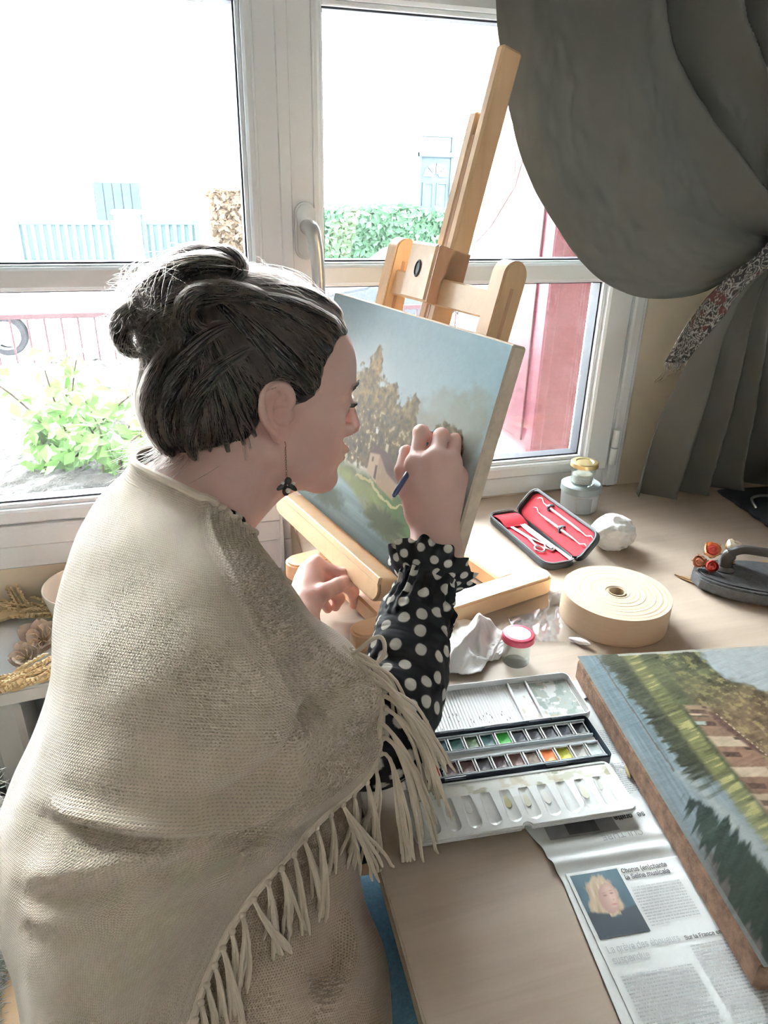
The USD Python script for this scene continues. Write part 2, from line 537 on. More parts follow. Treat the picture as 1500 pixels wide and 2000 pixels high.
# sill board and the panelling under the left sash
sill = structure("trim_1", cat(box(-1.12, 0.165, YW - 0.012, YW + 0.0, 0.712, 0.753, 0.003), box(-1.12, 0.165, YW - 0.020, YW, 0.752, 0.789, 0.004)), white_paint, "white sill boards under the left casement")
structure("trim_2", cat(box(0.1, 0.166, YW - 0.010, YW, 0.655, 0.712, 0.002), box(0.1445, 0.1505, YW - 0.022, YW - 0.009, 0.655, 0.80, 0.001)), white_paint, "short white panel with a dark conduit beside the table corner")

# ------------------------------------------------------------------ outside
grass_dry = plain("street_asphalt", (0.42, 0.42, 0.42), rough=0.9, var=0.1, scale=4)
soil_mat = plain("soil", (0.009, 0.0075, 0.006), rough=1.0, var=0.55, scale=60, bump=0.9, bscale=90, bdist=0.01)
house_white = plain("white_render", (0.82, 0.81, 0.78), rough=0.9, var=0.03, scale=2)
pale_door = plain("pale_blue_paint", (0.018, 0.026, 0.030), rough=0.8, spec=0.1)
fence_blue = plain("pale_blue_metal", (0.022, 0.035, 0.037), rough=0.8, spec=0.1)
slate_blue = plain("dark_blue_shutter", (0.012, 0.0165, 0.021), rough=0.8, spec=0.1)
dark_glass = plain("dark_glass", (0.04, 0.05, 0.06), rough=0.08)
structure("street", box(-30, 40, 1.5, 60, -1.35, -1.25, 0.001), grass_dry, "grey street outside the window")
hs = thing("house_facade", "white rendered house across the street with a pale blue door", "house", (4, 22, -1.25))
part(hs, "facade_wall", box(-14, 26, 22.0, 22.6, -1.25, 7.0, 0.01), house_white)
part(hs, "cornice", box(-1.6, -0.5, 21.9, 22.0, 3.62, 3.68, 0.01), plain("shade_grey", (0.45, 0.45, 0.44), rough=0.8))
part(hs, "gutter_pipe", cat(box(4.6, 6.1, 21.86, 22.0, 2.30, 2.38, 0.02), box(4.93, 5.05, 21.86, 22.0, -1.2, 2.30, 0.02), box(5.35, 5.5, 21.9, 22.0, 2.40, 2.44, 0.01)), plain("zinc", (0.5, 0.5, 0.5), rough=0.4))
part(hs, "parapet", cat(box(5.3, 6.2, 21.8, 22.0, 2.43, 2.47, 0.01)), _mats["zinc"])
# front door: frame, transom light, fanlight, panels
dx0, dx1, dz0 = 7.30, 8.36, -0.2
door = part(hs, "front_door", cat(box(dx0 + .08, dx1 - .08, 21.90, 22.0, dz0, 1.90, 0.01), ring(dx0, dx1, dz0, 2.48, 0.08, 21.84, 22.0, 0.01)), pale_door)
part(door, "door_lintel", box(dx0, dx1, 21.80, 22.0, 1.88, 2.02, 0.02), pale_door)
part(door, "transom_pane", box(dx0 + .09, dx1 - .09, 21.90, 21.95, 2.04, 2.40, 0.005), plain("sky_glass", (0.035, 0.042, 0.046), rough=0.3, spec=0.2))
fan = sg.Point(0, 0).buffer(0.40, quad_segs=12).intersection(sg.box(-1, 0, 1, 1))
for k in range(4):
    a0, a1 = math.pi * k / 4 + 0.05, math.pi * (k + 1) / 4 - 0.05
    wedge = sg.Polygon([(0.10 * math.cos(a), 0.10 * math.sin(a)) for a in (a0, (a0 + a1) / 2, a1)] + [(0.38 * math.cos(a), 0.38 * math.sin(a)) for a in np.linspace(a1, a0, 6)])
    v, f = extrude(wedge, 0, 0.03)
    part(door, "fanlight_pane", (np.stack([v[:, 0] + 7.83, 21.89 - v[:, 2], v[:, 1] + 1.36], 1), f), _mats["sky_glass"])
for px in (7.44, 7.87):
    part(door, "door_panel", ring(px, px + 0.35, 0.0, 1.22, 0.05, 21.86, 21.91, 0.01), pale_door)
# dark shuttered opening behind the left gate
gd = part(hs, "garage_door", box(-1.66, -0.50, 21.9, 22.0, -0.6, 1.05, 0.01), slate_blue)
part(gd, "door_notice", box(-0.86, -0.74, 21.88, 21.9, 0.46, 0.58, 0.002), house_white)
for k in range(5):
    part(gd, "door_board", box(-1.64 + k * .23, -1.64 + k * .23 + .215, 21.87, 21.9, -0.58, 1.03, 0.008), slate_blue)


def gate(x0, x1, z0, z1, y, n, label):
    t = thing("metal_gate", label, "gate", ((x0 + x1) / 2, y, -1.25))
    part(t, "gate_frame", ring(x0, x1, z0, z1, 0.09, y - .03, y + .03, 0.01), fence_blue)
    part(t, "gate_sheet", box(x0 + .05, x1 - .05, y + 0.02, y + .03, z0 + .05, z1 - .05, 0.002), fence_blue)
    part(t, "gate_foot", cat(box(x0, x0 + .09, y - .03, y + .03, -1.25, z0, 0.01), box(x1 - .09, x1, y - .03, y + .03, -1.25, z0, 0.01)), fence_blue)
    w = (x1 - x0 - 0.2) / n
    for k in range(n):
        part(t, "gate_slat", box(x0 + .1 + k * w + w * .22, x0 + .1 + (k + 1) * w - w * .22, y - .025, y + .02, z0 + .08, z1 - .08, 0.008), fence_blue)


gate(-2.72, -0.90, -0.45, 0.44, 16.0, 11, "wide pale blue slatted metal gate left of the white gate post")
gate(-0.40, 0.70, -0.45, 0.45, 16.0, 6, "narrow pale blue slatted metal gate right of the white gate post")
single("gate_post", cat(box(-0.90, -0.42, 15.85, 16.2, -1.25, 0.55, 0.02), box(-0.94, -0.38, 15.8, 16.25, 0.55, 0.63, 0.03)), house_white, "white rendered gate post between the two blue gates", "gate post")

# ---- hedges, plants: leaves as folded blades
def leaf_cloud(pos, nrm, size, seed, aspect=0.55, fold=0.25):
    """Folded four-point leaves at pos, roughly facing nrm."""
    r = np.random.default_rng(seed)
    n = len(pos)
    d = nrm + r.normal(0, 0.55, (n, 3)); d /= np.linalg.norm(d, axis=1, keepdims=True)
    a = np.cross(d, r.normal(0, 1, (n, 3))); a /= np.linalg.norm(a, axis=1, keepdims=True)
    b = np.cross(d, a)
    s = size * r.uniform(0.6, 1.3, (n, 1))
    v = np.stack([pos - a * s, pos + b * s * aspect + d * s * fold, pos + a * s, pos - b * s * aspect + d * s * fold, pos + a * s * .1], 1)
    i = np.arange(n)[:, None] * 5
    f = np.concatenate([i + [0, 4, 1], i + [4, 2, 1], i + [0, 3, 4], i + [4, 3, 2]])
    return v.reshape(-1, 3), f


hedge_green = leafy("hedge_green", (0.028, 0.066, 0.034))
hedge_tan = leafy("hedge_tan", (0.050, 0.034, 0.021))
plant_green = leafy("plant_green", (0.045, 0.10, 0.022))
twig_mat = plain("twig_brown", (0.03, 0.022, 0.015), rough=0.9, spec=0.1)


def hedge(name, label, x0, x1, y0, y1, z1, leaf, n, mat, seed, bump=0.25):
    r = np.random.default_rng(seed)
    t = thing(name, label, "hedge", ((x0 + x1) / 2, (y0 + y1) / 2, -1.25))
    core = box(x0 + .12, x1 - .12, y0 + .15, y1 - .1, -1.25, z1 - .18, 0.05)
    part(t, "branches", core, twig_mat)
    u = r.uniform(0, 1, (n, 3))
    P = np.empty((n, 3)); N = np.empty((n, 3))
    top = u[:, 2] < 0.25
    P[:, 0] = x0 + (x1 - x0) * u[:, 0]
    P[:, 1] = np.where(top, y0 + (y1 - y0) * u[:, 1], y0)
    P[:, 2] = np.where(top, z1, -1.25 + (z1 + 1.25) * u[:, 1])
    N[:] = np.where(top[:, None], [0, 0, 1.0], [0, -1.0, 0.2])
    w = fbm(P * 1.3, 3, seed) - 0.5
    P += N * (w[:, None] * bump * 2) + r.normal(0, 0.05, (n, 3))
    part(t, "foliage", leaf_cloud(P, N, leaf, seed), mat, smooth=False, kind="stuff")


hedge("green_hedge", "clipped green ivy hedge below the pale blue front door", 2.9, 7.4, 15.0, 15.8, 0.66, 0.085, 9000, hedge_green, 3)
hedge("tan_hedge", "dry tan hedge column beside the window mullion", 0.85, 1.62, 14.0, 14.7, 0.98, 0.07, 3200, hedge_tan, 4, 0.15)
# ---- cars parked along the street
car_white = plain("car_white_paint", (0.80, 0.81, 0.82), rough=0.25, coat=0.6)
car_dark = plain("car_blue_grey_paint", (0.006, 0.008, 0.010), rough=0.5, spec=0.15)
tyre_mat = plain("tyre_rubber", (0.008, 0.008, 0.009), rough=1.0, spec=0.05)
alloy = plain("alloy_rim", (0.30, 0.30, 0.31), rough=0.7, spec=0.1)


def car(label, x0, mat, front_wheel, rear_wheel, spokes, facing=1):
    """A hatchback seen from the side: x0 is its nose, facing +1 points it towards +x."""
    y0, y1 = 11.9, 13.6
    t = thing("parked_car", label, "car", (x0 - facing * 2.0, 12.7, -1.25))
    prof = [(0.0, -1.00), (0.03, -0.62), (0.18, -0.50), (1.05, -0.36), (1.75, 0.14), (2.2, 0.23), (3.0, 0.20), (3.65, -0.10), (4.0, -0.28), (4.08, -0.70), (4.02, -1.02)]
    P = rounded(sg.Polygon([(x0 - facing * a, z) for a, z in prof]), 0.05)
    for wx in (front_wheel, rear_wheel):
        P = P.difference(sg.Point(wx, -0.96).buffer(0.345))
    v, f = slab(P, 0, 1.0, 0.04)
    w = 1 - 0.14 * np.clip((v[:, 1] + 0.5) / 0.7, 0, 1)
    v2 = np.stack([v[:, 0], (y0 + y1) / 2 + (v[:, 2] - 0.5) * (y1 - y0) * w, v[:, 1]], 1)
    body = part(t, "car_body", (v2, f[:, ::-1]), mat)
    glass = [[(1.25, -0.34), (1.83, 0.10), (2.35, 0.15), (2.35, -0.32)], [(2.42, -0.32), (2.42, 0.15), (2.95, 0.13), (3.5, -0.12), (3.5, -0.30)]]
    for g in glass:
        gv, gf = slab(rounded(sg.Polygon([(x0 - facing * a, z) for a, z in g]), 0.02), 0, 0.03, 0.004)
        part(body, "car_window", (np.stack([gv[:, 0], y0 + 0.03 + 0.10 * np.clip((gv[:, 1] + .5) / .7, 0, 1) - gv[:, 2] + 0.03, gv[:, 1]], 1), gf), dark_glass)
    part(body, "headlight", moved(trimesh.creation.icosphere(2, 1.0), frame((x0 - facing * 0.22, y0 + 0.05, -0.58), (0.2, 0, 0), (0, 0.08, 0), (0, 0, 0.085))), alloy)
    part(body, "wing_mirror", moved(trimesh.creation.icosphere(2, 1.0), frame((x0 - facing * 1.5, y0 - 0.08, -0.26), (0.10, 0, 0), (0, 0.11, 0), (0, 0, 0.075))), mat)
    for wx in (front_wheel, rear_wheel):
        lx = lambda m: (np.stack([m[0][:, 0] + wx, y0 + 0.13 + m[0][:, 2], m[0][:, 1] - 0.955], 1), m[1])
        tyre = lathe([(0.20, -.10), (0.285, -.11), (0.30, -.06), (0.30, .06), (0.28, .11), (0.20, .10), (0.20, -.10)], sides=40)
        wh = part(t, "wheel", lx(tyre), tyre_mat)
        parts_ = [lathe([(0.185, -.10), (0.21, -.105), (0.215, -.07), (0.19, -.05), (0.185, -.10)], sides=32), lathe([(0, -.10), (0.05, -.10), (0.055, -.06), (0, -.06)], sides=20)]
        for k in range(spokes):
            parts_.append(moved(box(0.03, 0.20, -0.55 / spokes * .22, 0.55 / spokes * .22, -.095, -.07, 0.006), rotz(2 * math.pi * k / spokes + .2)))
        part(wh, "rim", lx(cat(*parts_)), alloy)


car("white parked car with five-spoke wheel behind the left railing", -1.75, car_white, -2.42, -5.0, 5)
car("dark blue-grey parked car with many-spoked wheel behind the easel", 2.1, car_dark, 4.86, 2.45 + .3, 16, facing=-1)

# ---- red iron railing and its low wall
rail_red = plain("railing_red_paint", (0.018, 0.008, 0.009), rough=0.8, spec=0.1)
rl = thing("garden_railing", "thin dark red iron railing in front of the parked cars", "railing", (0.3, 4.8, -0.3))
part(rl, "top_rail", box(-2.6, 3.4, 4.785, 4.815, 0.485, 0.515, 0.004), rail_red)
part(rl, "bottom_rail", box(-2.6, 3.4, 4.785, 4.815, -0.14, -0.11, 0.004), rail_red)
for k in range(63):
    x = -2.55 + k * 0.095
    part(rl, "railing_bar", box(x - .0055, x + .0055, 4.7945, 4.8055, -0.25, 0.487, 0.002), rail_red)
single("garden_wall", box(-3.2, 3.6, 4.7, 4.95, -1.25, -0.22, 0.02), house_white, "low white garden wall under the red railing", "wall")

# ---- flower bed by the window
gx, gy = np.meshgrid(np.linspace(-1.6, 0.5, 130), np.linspace(1.70, 3.2, 100), indexing="ij")
gp = np.stack([gx, gy, np.zeros_like(gx)], -1)
gz = 0.49 + 0.10 * fbm(gp * 3, 3, 5) + 0.05 * fbm(gp * 22, 3, 8)
single("soil_bed", sheet(np.stack([gx, gy, gz], -1), 0.3), soil_mat, "dark crumbly soil of the flower bed under the left window", "soil", smooth=True, kind="stuff")


def climbing(name, label, x, y, z0, h, n, seed, spread=0.14, size=0.036, mat=None):
    r = np.random.default_rng(seed)
    t = thing(name, label, "plant", (x, y, z0))
    stems, pos, nrm = [], [], []
    for k in range(5):
        lean = r.normal(0, spread, 2)
        pts = spline([(x + r.normal(0, .015), y + r.normal(0, .015), z0 - .03), (x + lean[0] * .35, y + lean[1] * .35, z0 + h * .4), (x + lean[0] * 1.1, y + lean[1], z0 + h * r.uniform(.75, 1.0))], 14)
        stems.append(tube(pts, np.linspace(.004, .0015, 14), 6))
        for q in pts[2:]:
            for _ in range(max(1, n // 60)):
                o = r.normal(0, 1, 3); o /= np.linalg.norm(o)
                pos.append(q + o * r.uniform(.012, .055)); nrm.append(o * .5 + [0, -.4, .6])
    part(t, "stem", cat(*stems), twig_mat)
    for m in np.array_split(np.arange(len(pos)), 1):
        P, N = np.array(pos)[m], np.array(nrm)[m]
        N /= np.linalg.norm(N, axis=1, keepdims=True)
        part(t, "leaves", leaf_cloud(P, N, size, seed + 1, 0.62, 0.18), mat or plant_green, smooth=False, kind="stuff")


climbing("garden_plant", "tall pale-leaved plant growing from the soil at the left railing", -0.30, 2.0, 0.56, 0.36, 240, 11, 0.12, 0.021)
climbing("garden_plant", "green bushy plant low in the soil nearest the window", -0.36, 1.98, 0.56, 0.13, 240, 12, 0.13, 0.022)
climbing("garden_plant", "slender green plant between the soil and the woman's hair", -0.19, 1.92, 0.56, 0.24, 240, 13, 0.07, 0.020)
climbing("garden_plant", "straggly small plant beside the shawl collar", -0.10, 1.78, 0.56, 0.12, 180, 14, 0.12, 0.014)

# ---- red painted metal cabinet just outside, its side lit and its front in shade
red_metal = plain("red_enamel", (0.024, 0.0022, 0.005), rough=0.35, spec=0.14, var=0.08, scale=5)
white_enamel = plain("white_enamel", (0.82, 0.82, 0.80), rough=0.4)
rb = thing("red_metal_cabinet", "tall red painted metal cabinet standing outside the right casement", "cabinet", (1.2, 1.9, -1.25))
CX, CY = 0.934, 1.70
part(rb, "cabinet_body", box(CX, CX + 0.7, CY, CY + 0.62, -0.2, 2.2, 0.008), red_metal)
part(rb, "corner_trim", cat(box(CX - .006, CX + .022, CY - .008, CY + .004, 0.60, 2.2, 0.003), box(CX - .008, CX + .004, CY - .004, CY + .03, 0.60, 2.2, 0.003)), red_metal)
part(rb, "side_panel", box(CX - .006, CX + .002, CY + .07, CY + .53, 0.62, 2.15, 0.003), red_metal)
part(rb, "base", box(CX - .05, CX + 0.75, CY - .02, CY + 0.68, -1.25, 0.575, 0.01), house_white)
em = sa.translate(sg.Polygon([(0, 0), (.10, .05), (.24, .16), (.31, .30), (.29, .37), (.20, .34), (.10, .22), (.03, .10)]).buffer(.01), 0, 0)
v, f = extrude(em, 0, 0.003)
part(rb, "white_emblem", (np.stack([CX - .0065 - v[:, 2], CY + .50 - v[:, 0], 1.13 + v[:, 1]], 1), f), white_enamel)
v, f = extrude(sg.Point(0, 0).buffer(.03), 0, 0.002)
part(rb, "emblem_dot", (np.stack([CX - .0095 - v[:, 2], CY + .28 - v[:, 0], 1.33 + v[:, 1]], 1), f), red_metal)
# ------------------------------------------------------------------ the table
ZT = 0.75
ply = wood("plywood_top", (0.50, 0.41, 0.325), (0.42, 0.335, 0.262), "x", 0.8, rough=0.42, coat=0.05)
ply_edge = plain("plywood_edge", (0.22, 0.16, 0.11), rough=0.6, var=0.2, scale=60)
pine = wood("pine", (0.78, 0.52, 0.30), (0.66, 0.41, 0.22), "z", 0.8, rough=0.42, coat=0.15)
pine_y = wood("pine_flat", (0.78, 0.54, 0.32), (0.68, 0.44, 0.25), "x", 0.8, rough=0.42, coat=0.15)
beech = wood("beech_block", (0.62, 0.36, 0.22), (0.50, 0.27, 0.16), "z", 0.7, rough=0.4, coat=0.2)

tb = thing("work_table", "plain plywood topped work table under the window", "table", (0.9, 0.45, 0))
top_poly = sg.Polygon([(0.185, 1.1395), (0.170, 1.125), (0.168, 1.05), (0.1305, 0.53), (0.116, 0.05), (0.11, -0.35), (1.75, -0.35), (1.75, 1.1395)])
part(tb, "tabletop", slab(top_poly, ZT - 0.018, ZT, 0.0015), ply)
part(tb, "edge_band", extrude(top_poly.buffer(0.0004).difference(top_poly.buffer(-0.002)).intersection(sg.box(-1, -0.4, 1.7, 1.1)), ZT - 0.0165, ZT - 0.0035), ply_edge)
for (lx, ly) in ((0.42, -0.25), (1.6, -0.25), (0.62, 1.06), (1.6, 1.06)):
    part(tb, "leg", box(lx - .025, lx + .025, ly - .025, ly + .025, 0, ZT - 0.018, 0.004), pine)

# ------------------------------------------------------------------ the table easel
AZ = 0.256
EN, EU = np.array([math.cos(AZ), math.sin(AZ), 0]), np.array([math.sin(AZ), -math.cos(AZ), 0])
EO = np.array([0.2, 0.845, 0.0])
TILT = 0.258                                   # how far the picture leans back
LV = np.array([math.sin(TILT) * EN[0], math.sin(TILT) * EN[1], math.cos(TILT)])      # up along the picture
LN = np.cross(EU, LV)                          # towards the back or the front
LN = LN if LN @ EN > 0 else -LN
def E3(n, u, z): return EO + n * EN + u * EU + np.array([0, 0, z])
flatM = lambda z=0.0: frame(EO + [0, 0, z], EN, -EU, (0, 0, 1))          # local x = n, y = -u
def ebar(n0, n1, u0, u1, z0, z1, r=0.003): return moved(box(n0, n1, -u1, -u0, z0, z1, r), flatM())
def lean(n, u, z):
    """Frame whose z runs up the lean, x = across (u), y = backwards."""
    return frame(E3(n, u, z), EU, LN, LV) if np.linalg.det(np.stack([EU, LN, LV], 1)) > 0 else frame(E3(n, u, z), -EU, LN, LV)


es = thing("table_easel", "pine H-frame table easel standing by the window with tall centre mast", "easel", (0.28, 0.86, ZT))
def stadium(n0, n1, u0, u1, r0, r1):
    w = (u1 - u0) / 2; uc = (u0 + u1) / 2
    p = sg.box(n0 + w, -u1, n1 - w, -u0)
    return sg.Polygon(rounded(p.union(sg.Point(n0 + w, -uc).buffer(w, quad_segs=8)).union(sg.Point(n1 - w, -uc).buffer(w, quad_segs=8)), .001).exterior.coords)
for (u0, u1) in ((-0.118, -0.077), (0.086, 0.124)):
    part(es, "foot_bar", moved(slab(stadium(-0.05, 0.278, u0, u1, .02, .02), ZT, 0.778, 0.003), flatM()), pine_y)
part(es, "crossbar", ebar(-0.003, 0.027, -0.080, 0.09, 0.751, 0.7782), pine_y)
part(es, "crossbar", ebar(0.197, 0.226, -0.080, 0.09, 0.751, 0.7778), pine_y)


def post_mesh(w, d, L, round_top=True):
    """A leaning post: x across, y depth, z along, rounded at the top when seen from the side."""
    side = sg.box(-d / 2, 0, d / 2, L - d / 2).union(sg.Point(0, L - d / 2).buffer(d / 2, quad_segs=8)) if round_top else sg.box(-d / 2, 0, d / 2, L)
    v, f = slab(sg.Polygon(side.exterior.coords), 0, w, 0.002)
    return np.stack([v[:, 2] - w / 2, v[:, 0], v[:, 1]], 1), f


for (u, n0, L) in ((-0.112, 0.034, 0.447), (0.118, 0.034, 0.440)):
    M = lean(n0, u, 0.790)
    p = part(es, "post", moved(post_mesh(0.024, 0.034, L), M), pine)
    part(p, "groove", moved(box(-.0125, .0125, -.003, .002, 0.03, L - 0.03, .0005), M), beech)
    part(p, "hinge_screw", moved(lathe([(0, -.004), (.009, -.004), (.010, .002), (.007, .006), (0, .0065)], sides=20), frame(E3(0.030, u, 0.787), EN, np.cross(EU, EN), EU)), plain("brass_screw", (0.62, 0.50, 0.30), rough=0.35, metal=1.0) if "brass_screw" not in _mats else _mats["brass_screw"])
    part(p, "post_foot", ebar(0.018, 0.050, u - .013, u + .013, 0.778, 0.800, .003), pine)
part(es, "top_crossbar", moved(box(-.124, .118, -.009, .009, 0.372, 0.405, .002), lean(0.034, 0.0, 0.790)), pine_y)
part(es, "lower_crossbar", moved(box(-.124, .118, -.009, .009, 0.055, 0.090, .002), lean(0.034, 0.0, 0.790)), pine_y)
# centre mast with its slot, and the block that grips the top of a picture
Mm = lean(0.044, -0.008, 0.800)
mast = part(es, "mast", moved(cat(box(-.017, -.0025, -.015, .015, 0, 0.585, .002), box(.0025, .017, -.015, .015, 0, 0.655, .003), box(-.004, .004, -.006, .015, 0, 0.585, .001)), Mm), pine)
part(mast, "slot_strip", moved(box(-.0026, .0026, -.0135, -.005, 0.02, 0.56, .0005), Mm), beech)
Mb = lean(0.044, -0.022, 0.800)
blk = part(es, "clamp_block", moved(box(-.030, .028, -.034, .018, 0.360, 0.430, .003), Mb), pine_y)
part(blk, "block_side", moved(box(.0278, .031, -.032, .017, 0.361, 0.429, .001), Mb), beech)
part(blk, "knob_hole", moved(lathe([(0, 0), (.0055, 0), (.0065, .0012), (.008, .0005), (.0085, -.001)], sides=24), frame(Mb[:3, 3] + Mb[:3, :3] @ [-.002, -.0345, .398], Mb[:3, 0] * .8, Mb[:3, 2] * 1.3, -Mb[:3, 1])), plain("dark_iron", (0.06, 0.06, 0.06), rough=0.5))
# ledge that carries the picture
Ml = lean(0.0, 0.0, 0.846)
lp = sg.LineString([(-.178, 0), (.108, 0)]).buffer(.016, quad_segs=8)
lv, lf = slab(lp, 0, .052, .003)
ledge = part(es, "ledge", moved((np.stack([lv[:, 0], lv[:, 2] - .020, lv[:, 1] - .0165], 1), lf[:, ::-1]), Ml), pine_y)
part(ledge, "ledge_lip", moved(box(-.19, .120, -.0215, -.0165, -.006, .004, .001), Ml), pine_y)

# ------------------------------------------------------------------ the painting on the easel
def lerp(a, b, t): return np.asarray(a) + (np.asarray(b) - np.asarray(a)) * np.clip(t, 0, 1)[..., None]
def over(img, col, a): return img + (np.asarray(col) - img) * np.clip(a, 0, 1)[..., None]
def smooth(e0, e1, x):
    t = np.clip((x - e0) / (e1 - e0), 0, 1)
    return t * t * (3 - 2 * t)
def inside(poly, U, V, soft):
    """1 inside the polygon, soft at its edge."""
    p = shapely.points(np.stack([U.ravel(), V.ravel()], 1))
    g = sg.Polygon(poly)
    shapely.prepare(g)
    d = shapely.distance(g.exterior, p).reshape(U.shape)
    s = np.where(shapely.contains(g, p).reshape(U.shape), d, -d)
    return smooth(-soft, soft, s)


def landscape_on_easel(nu, nv):
    U, V = np.meshgrid(np.linspace(0, 1, nu), np.linspace(0, 1, nv), indexing="ij")
    P3 = np.stack([U * 1.3, V, np.zeros_like(U)], -1)
    n1, n2, n3 = fbm(P3 * 4, 4, 1) - .5, fbm(P3 * 16, 4, 2) - .5, fbm(P3 * 55, 3, 3) - .5
    img = lerp((0.60, 0.70, 0.73), (0.80, 0.80, 0.76), V * 1.5 + n1 * .7)
    img = over(img, (0.83, 0.78, 0.70), smooth(.35, .75, V + n1 * .5) * .8)
    img = over(img, (0.52, 0.66, 0.70), smooth(.55, 1.0, U + n1 * .6) * (1 - smooth(.1, .5, V)) * .7)
    # pale far trees
    for (cx, cy, rx, ry, a) in ((.84, .33, .16, .14, .45), (.92, .27, .10, .10, .35), (.75, .42, .12, .10, .4)):
        d = np.hypot((U - cx) / rx, (V - cy) / ry) + n2 * .9
        img = over(img, (0.55, 0.53, 0.44), a * (1 - smooth(.75, 1.15, d)))
    img = over(img, (0.50, 0.47, 0.38), .6 * smooth(.50, .60, V + n2 * .12) * (U > .6))
    # brown-gold poplars
    trees = [(.385, .25, .045, .08), (.33, .36, .075, .10), (.40, .36, .075, .13), (.36, .50, .12, .14), (.44, .44, .05, .15), (.52, .36, .05, .07), (.55, .45, .09, .13), (.63, .37, .045, .09), (.635, .48, .06, .13), (.57, .55, .11, .11), (.42, .60, .20, .10), (.29, .52, .07, .13), (.25, .62, .14, .10), (.80, .40, .03, .045), (.845, .41, .05, .07), (.89, .41, .035, .06)]
    for i, (cx, cy, rx, ry) in enumerate(trees):
        d = np.hypot((U - cx) / rx, (V - cy) / ry) + n2 * 1.0 + n3 * .5
        c = np.array((0.34, 0.27, 0.15)) * (1.25 - .55 * smooth(.2, .65, V))[..., None] * (1 + 1.3 * n3)[..., None]
        img = img + (c - img) * (.92 * (1 - smooth(.78, 1.08, d)))[..., None]
    for (ux, v0, v1) in ((.57, .5, .68), (.40, .5, .70), (.35, .52, .7)):
        img = over(img, (0.24, 0.19, 0.11), .7 * (np.abs(U - ux - (V - .6) * .25 + n2 * .02) < .006) * (V > v0) * (V < v1))
    spark = (n3 > .20) & (V > .42) & (V < .72) & (U < .66) & (U > .2)
    img = over(img, (0.72, 0.66, 0.50), .55 * spark)
    # green banks
    bank = V + (U - .5) * .02 + n1 * .06
    img = over(img, (0.26, 0.28, 0.17), .9 * smooth(.66, .72, bank) * (1 + n2))
    img = over(img, (0.42, 0.46, 0.26), .8 * smooth(.70, .75, bank) * (1 - smooth(.80, .86, bank)) * (.6 + n2 * 2))
    img = over(img, (0.20, 0.30, 0.15), .75 * inside([(.55, .72), (1.0, .66), (1, .92), (.75, .86)], U, V, .05))
    img = over(img, (0.66, 0.62, 0.40), .75 * (np.abs(V - .735 - .02 * np.sin(U * 22) - n2 * .05) < .006 + n2 * .01) * (U > .42))
    # cottage
    img = over(img, (0.52, 0.41, 0.31), .95 * inside([(.478, .60), (.535, .58), (.60, .64), (.665, .66), (.665, .735), (.58, .72), (.485, .685)], U, V, .006))
    img = over(img, (0.62, 0.52, 0.42), .9 * inside([(.478, .60), (.535, .585), (.55, .71), (.485, .685)], U, V, .006))
    img = over(img, (0.25, 0.17, 0.14), .95 * inside([(.472, .605), (.50, .555), (.60, .565), (.675, .665), (.60, .645), (.537, .588)], U, V, .006))
    img = over(img, (0.13, 0.10, 0.08), .9 * inside([(.525, .64), (.538, .637), (.545, .70), (.53, .695)], U, V, .003))
    img = over(img, (0.13, 0.10, 0.08), .8 * inside([(.495, .615), (.506, .612), (.508, .632), (.497, .634)], U, V, .003))
    img = over(img, (0.72, 0.65, 0.52), .9 * inside([(.555, .53), (.572, .53), (.575, .565), (.558, .56)], U, V, .004))
    # river with long soft strokes
    riv = inside([(-.1, .80), (.22, .765), (.42, .80), (.60, .88), (.80, .915), (1.1, .93), (1.1, 1.1), (-.1, 1.1)], U, V + n1 * .03, .02)
    stroke = fbm(np.stack([U * 2.5, V * 40, U * 0], -1), 3, 6) - .5
    wat = lerp((0.40, 0.48, 0.48), (0.25, 0.29, 0.28), smooth(.8, 1.0, V)) * (1 + .5 * stroke)[..., None]
    img = img + (wat - img) * riv[..., None]
    # dark reed clumps
    for (cx, cy, rx, ry, c) in ((.23, .90, .21, .075, (0.17, 0.185, 0.13)), (.65, .845, .16, .075, (0.18, 0.20, 0.12)), (.90, .90, .12, .06, (0.20, 0.24, 0.14))):
        ang = np.arctan2(V - cy, U - cx)
        d = np.hypot((U - cx) / rx, (V - cy) / ry) + .45 * (noise(np.stack([ang * 9, ang * 0 + cx * 50, ang * 0], -1)) - .5) + n3 * .3
        img = over(img, c, .85 * (1 - smooth(.45, 1.0, d)))
    return U, V, np.clip(img ** 1.7 * .66 * (1 + n3 * .10)[..., None], 0.01, .95)


art_paint = painted("oil_paint", rough=0.5, spec=0.12, bump=0.12, bscale=260)
canvas_cloth = plain("raw_canvas_edge", (0.66, 0.54, 0.42), rough=0.9, var=0.15, scale=60, bump=0.3, bscale=700)
CTL = E3(0.0855, -0.200, 1.1435)
CW, CH = 0.401, 0.306
cv = thing("landscape_painting", "small oil landscape with cottage and poplars on the easel", "painting", CTL - LV * CH + EU * CW / 2)
part(cv, "stretcher", moved(box(0, CW, 0.001, 0.021, 0, CH, 0.0025), frame(CTL - LV * CH, EU, LN, LV)), canvas_cloth)
U, V, img = landscape_on_easel(480, 370)
mar = 0.0012
P = CTL + LN * 0.0002 + EU * (mar + U * (CW - 2 * mar))[..., None] - LV * (mar + V * (CH - 2 * mar))[..., None]
g_ = grid(P, flip=True)
if np.cross(*(np.diff(g_[0][g_[1][0]], axis=0))) @ LN > 0:
    g_ = grid(P)
part(cv, "picture", g_, art_paint, col=img.reshape(-1, 3))
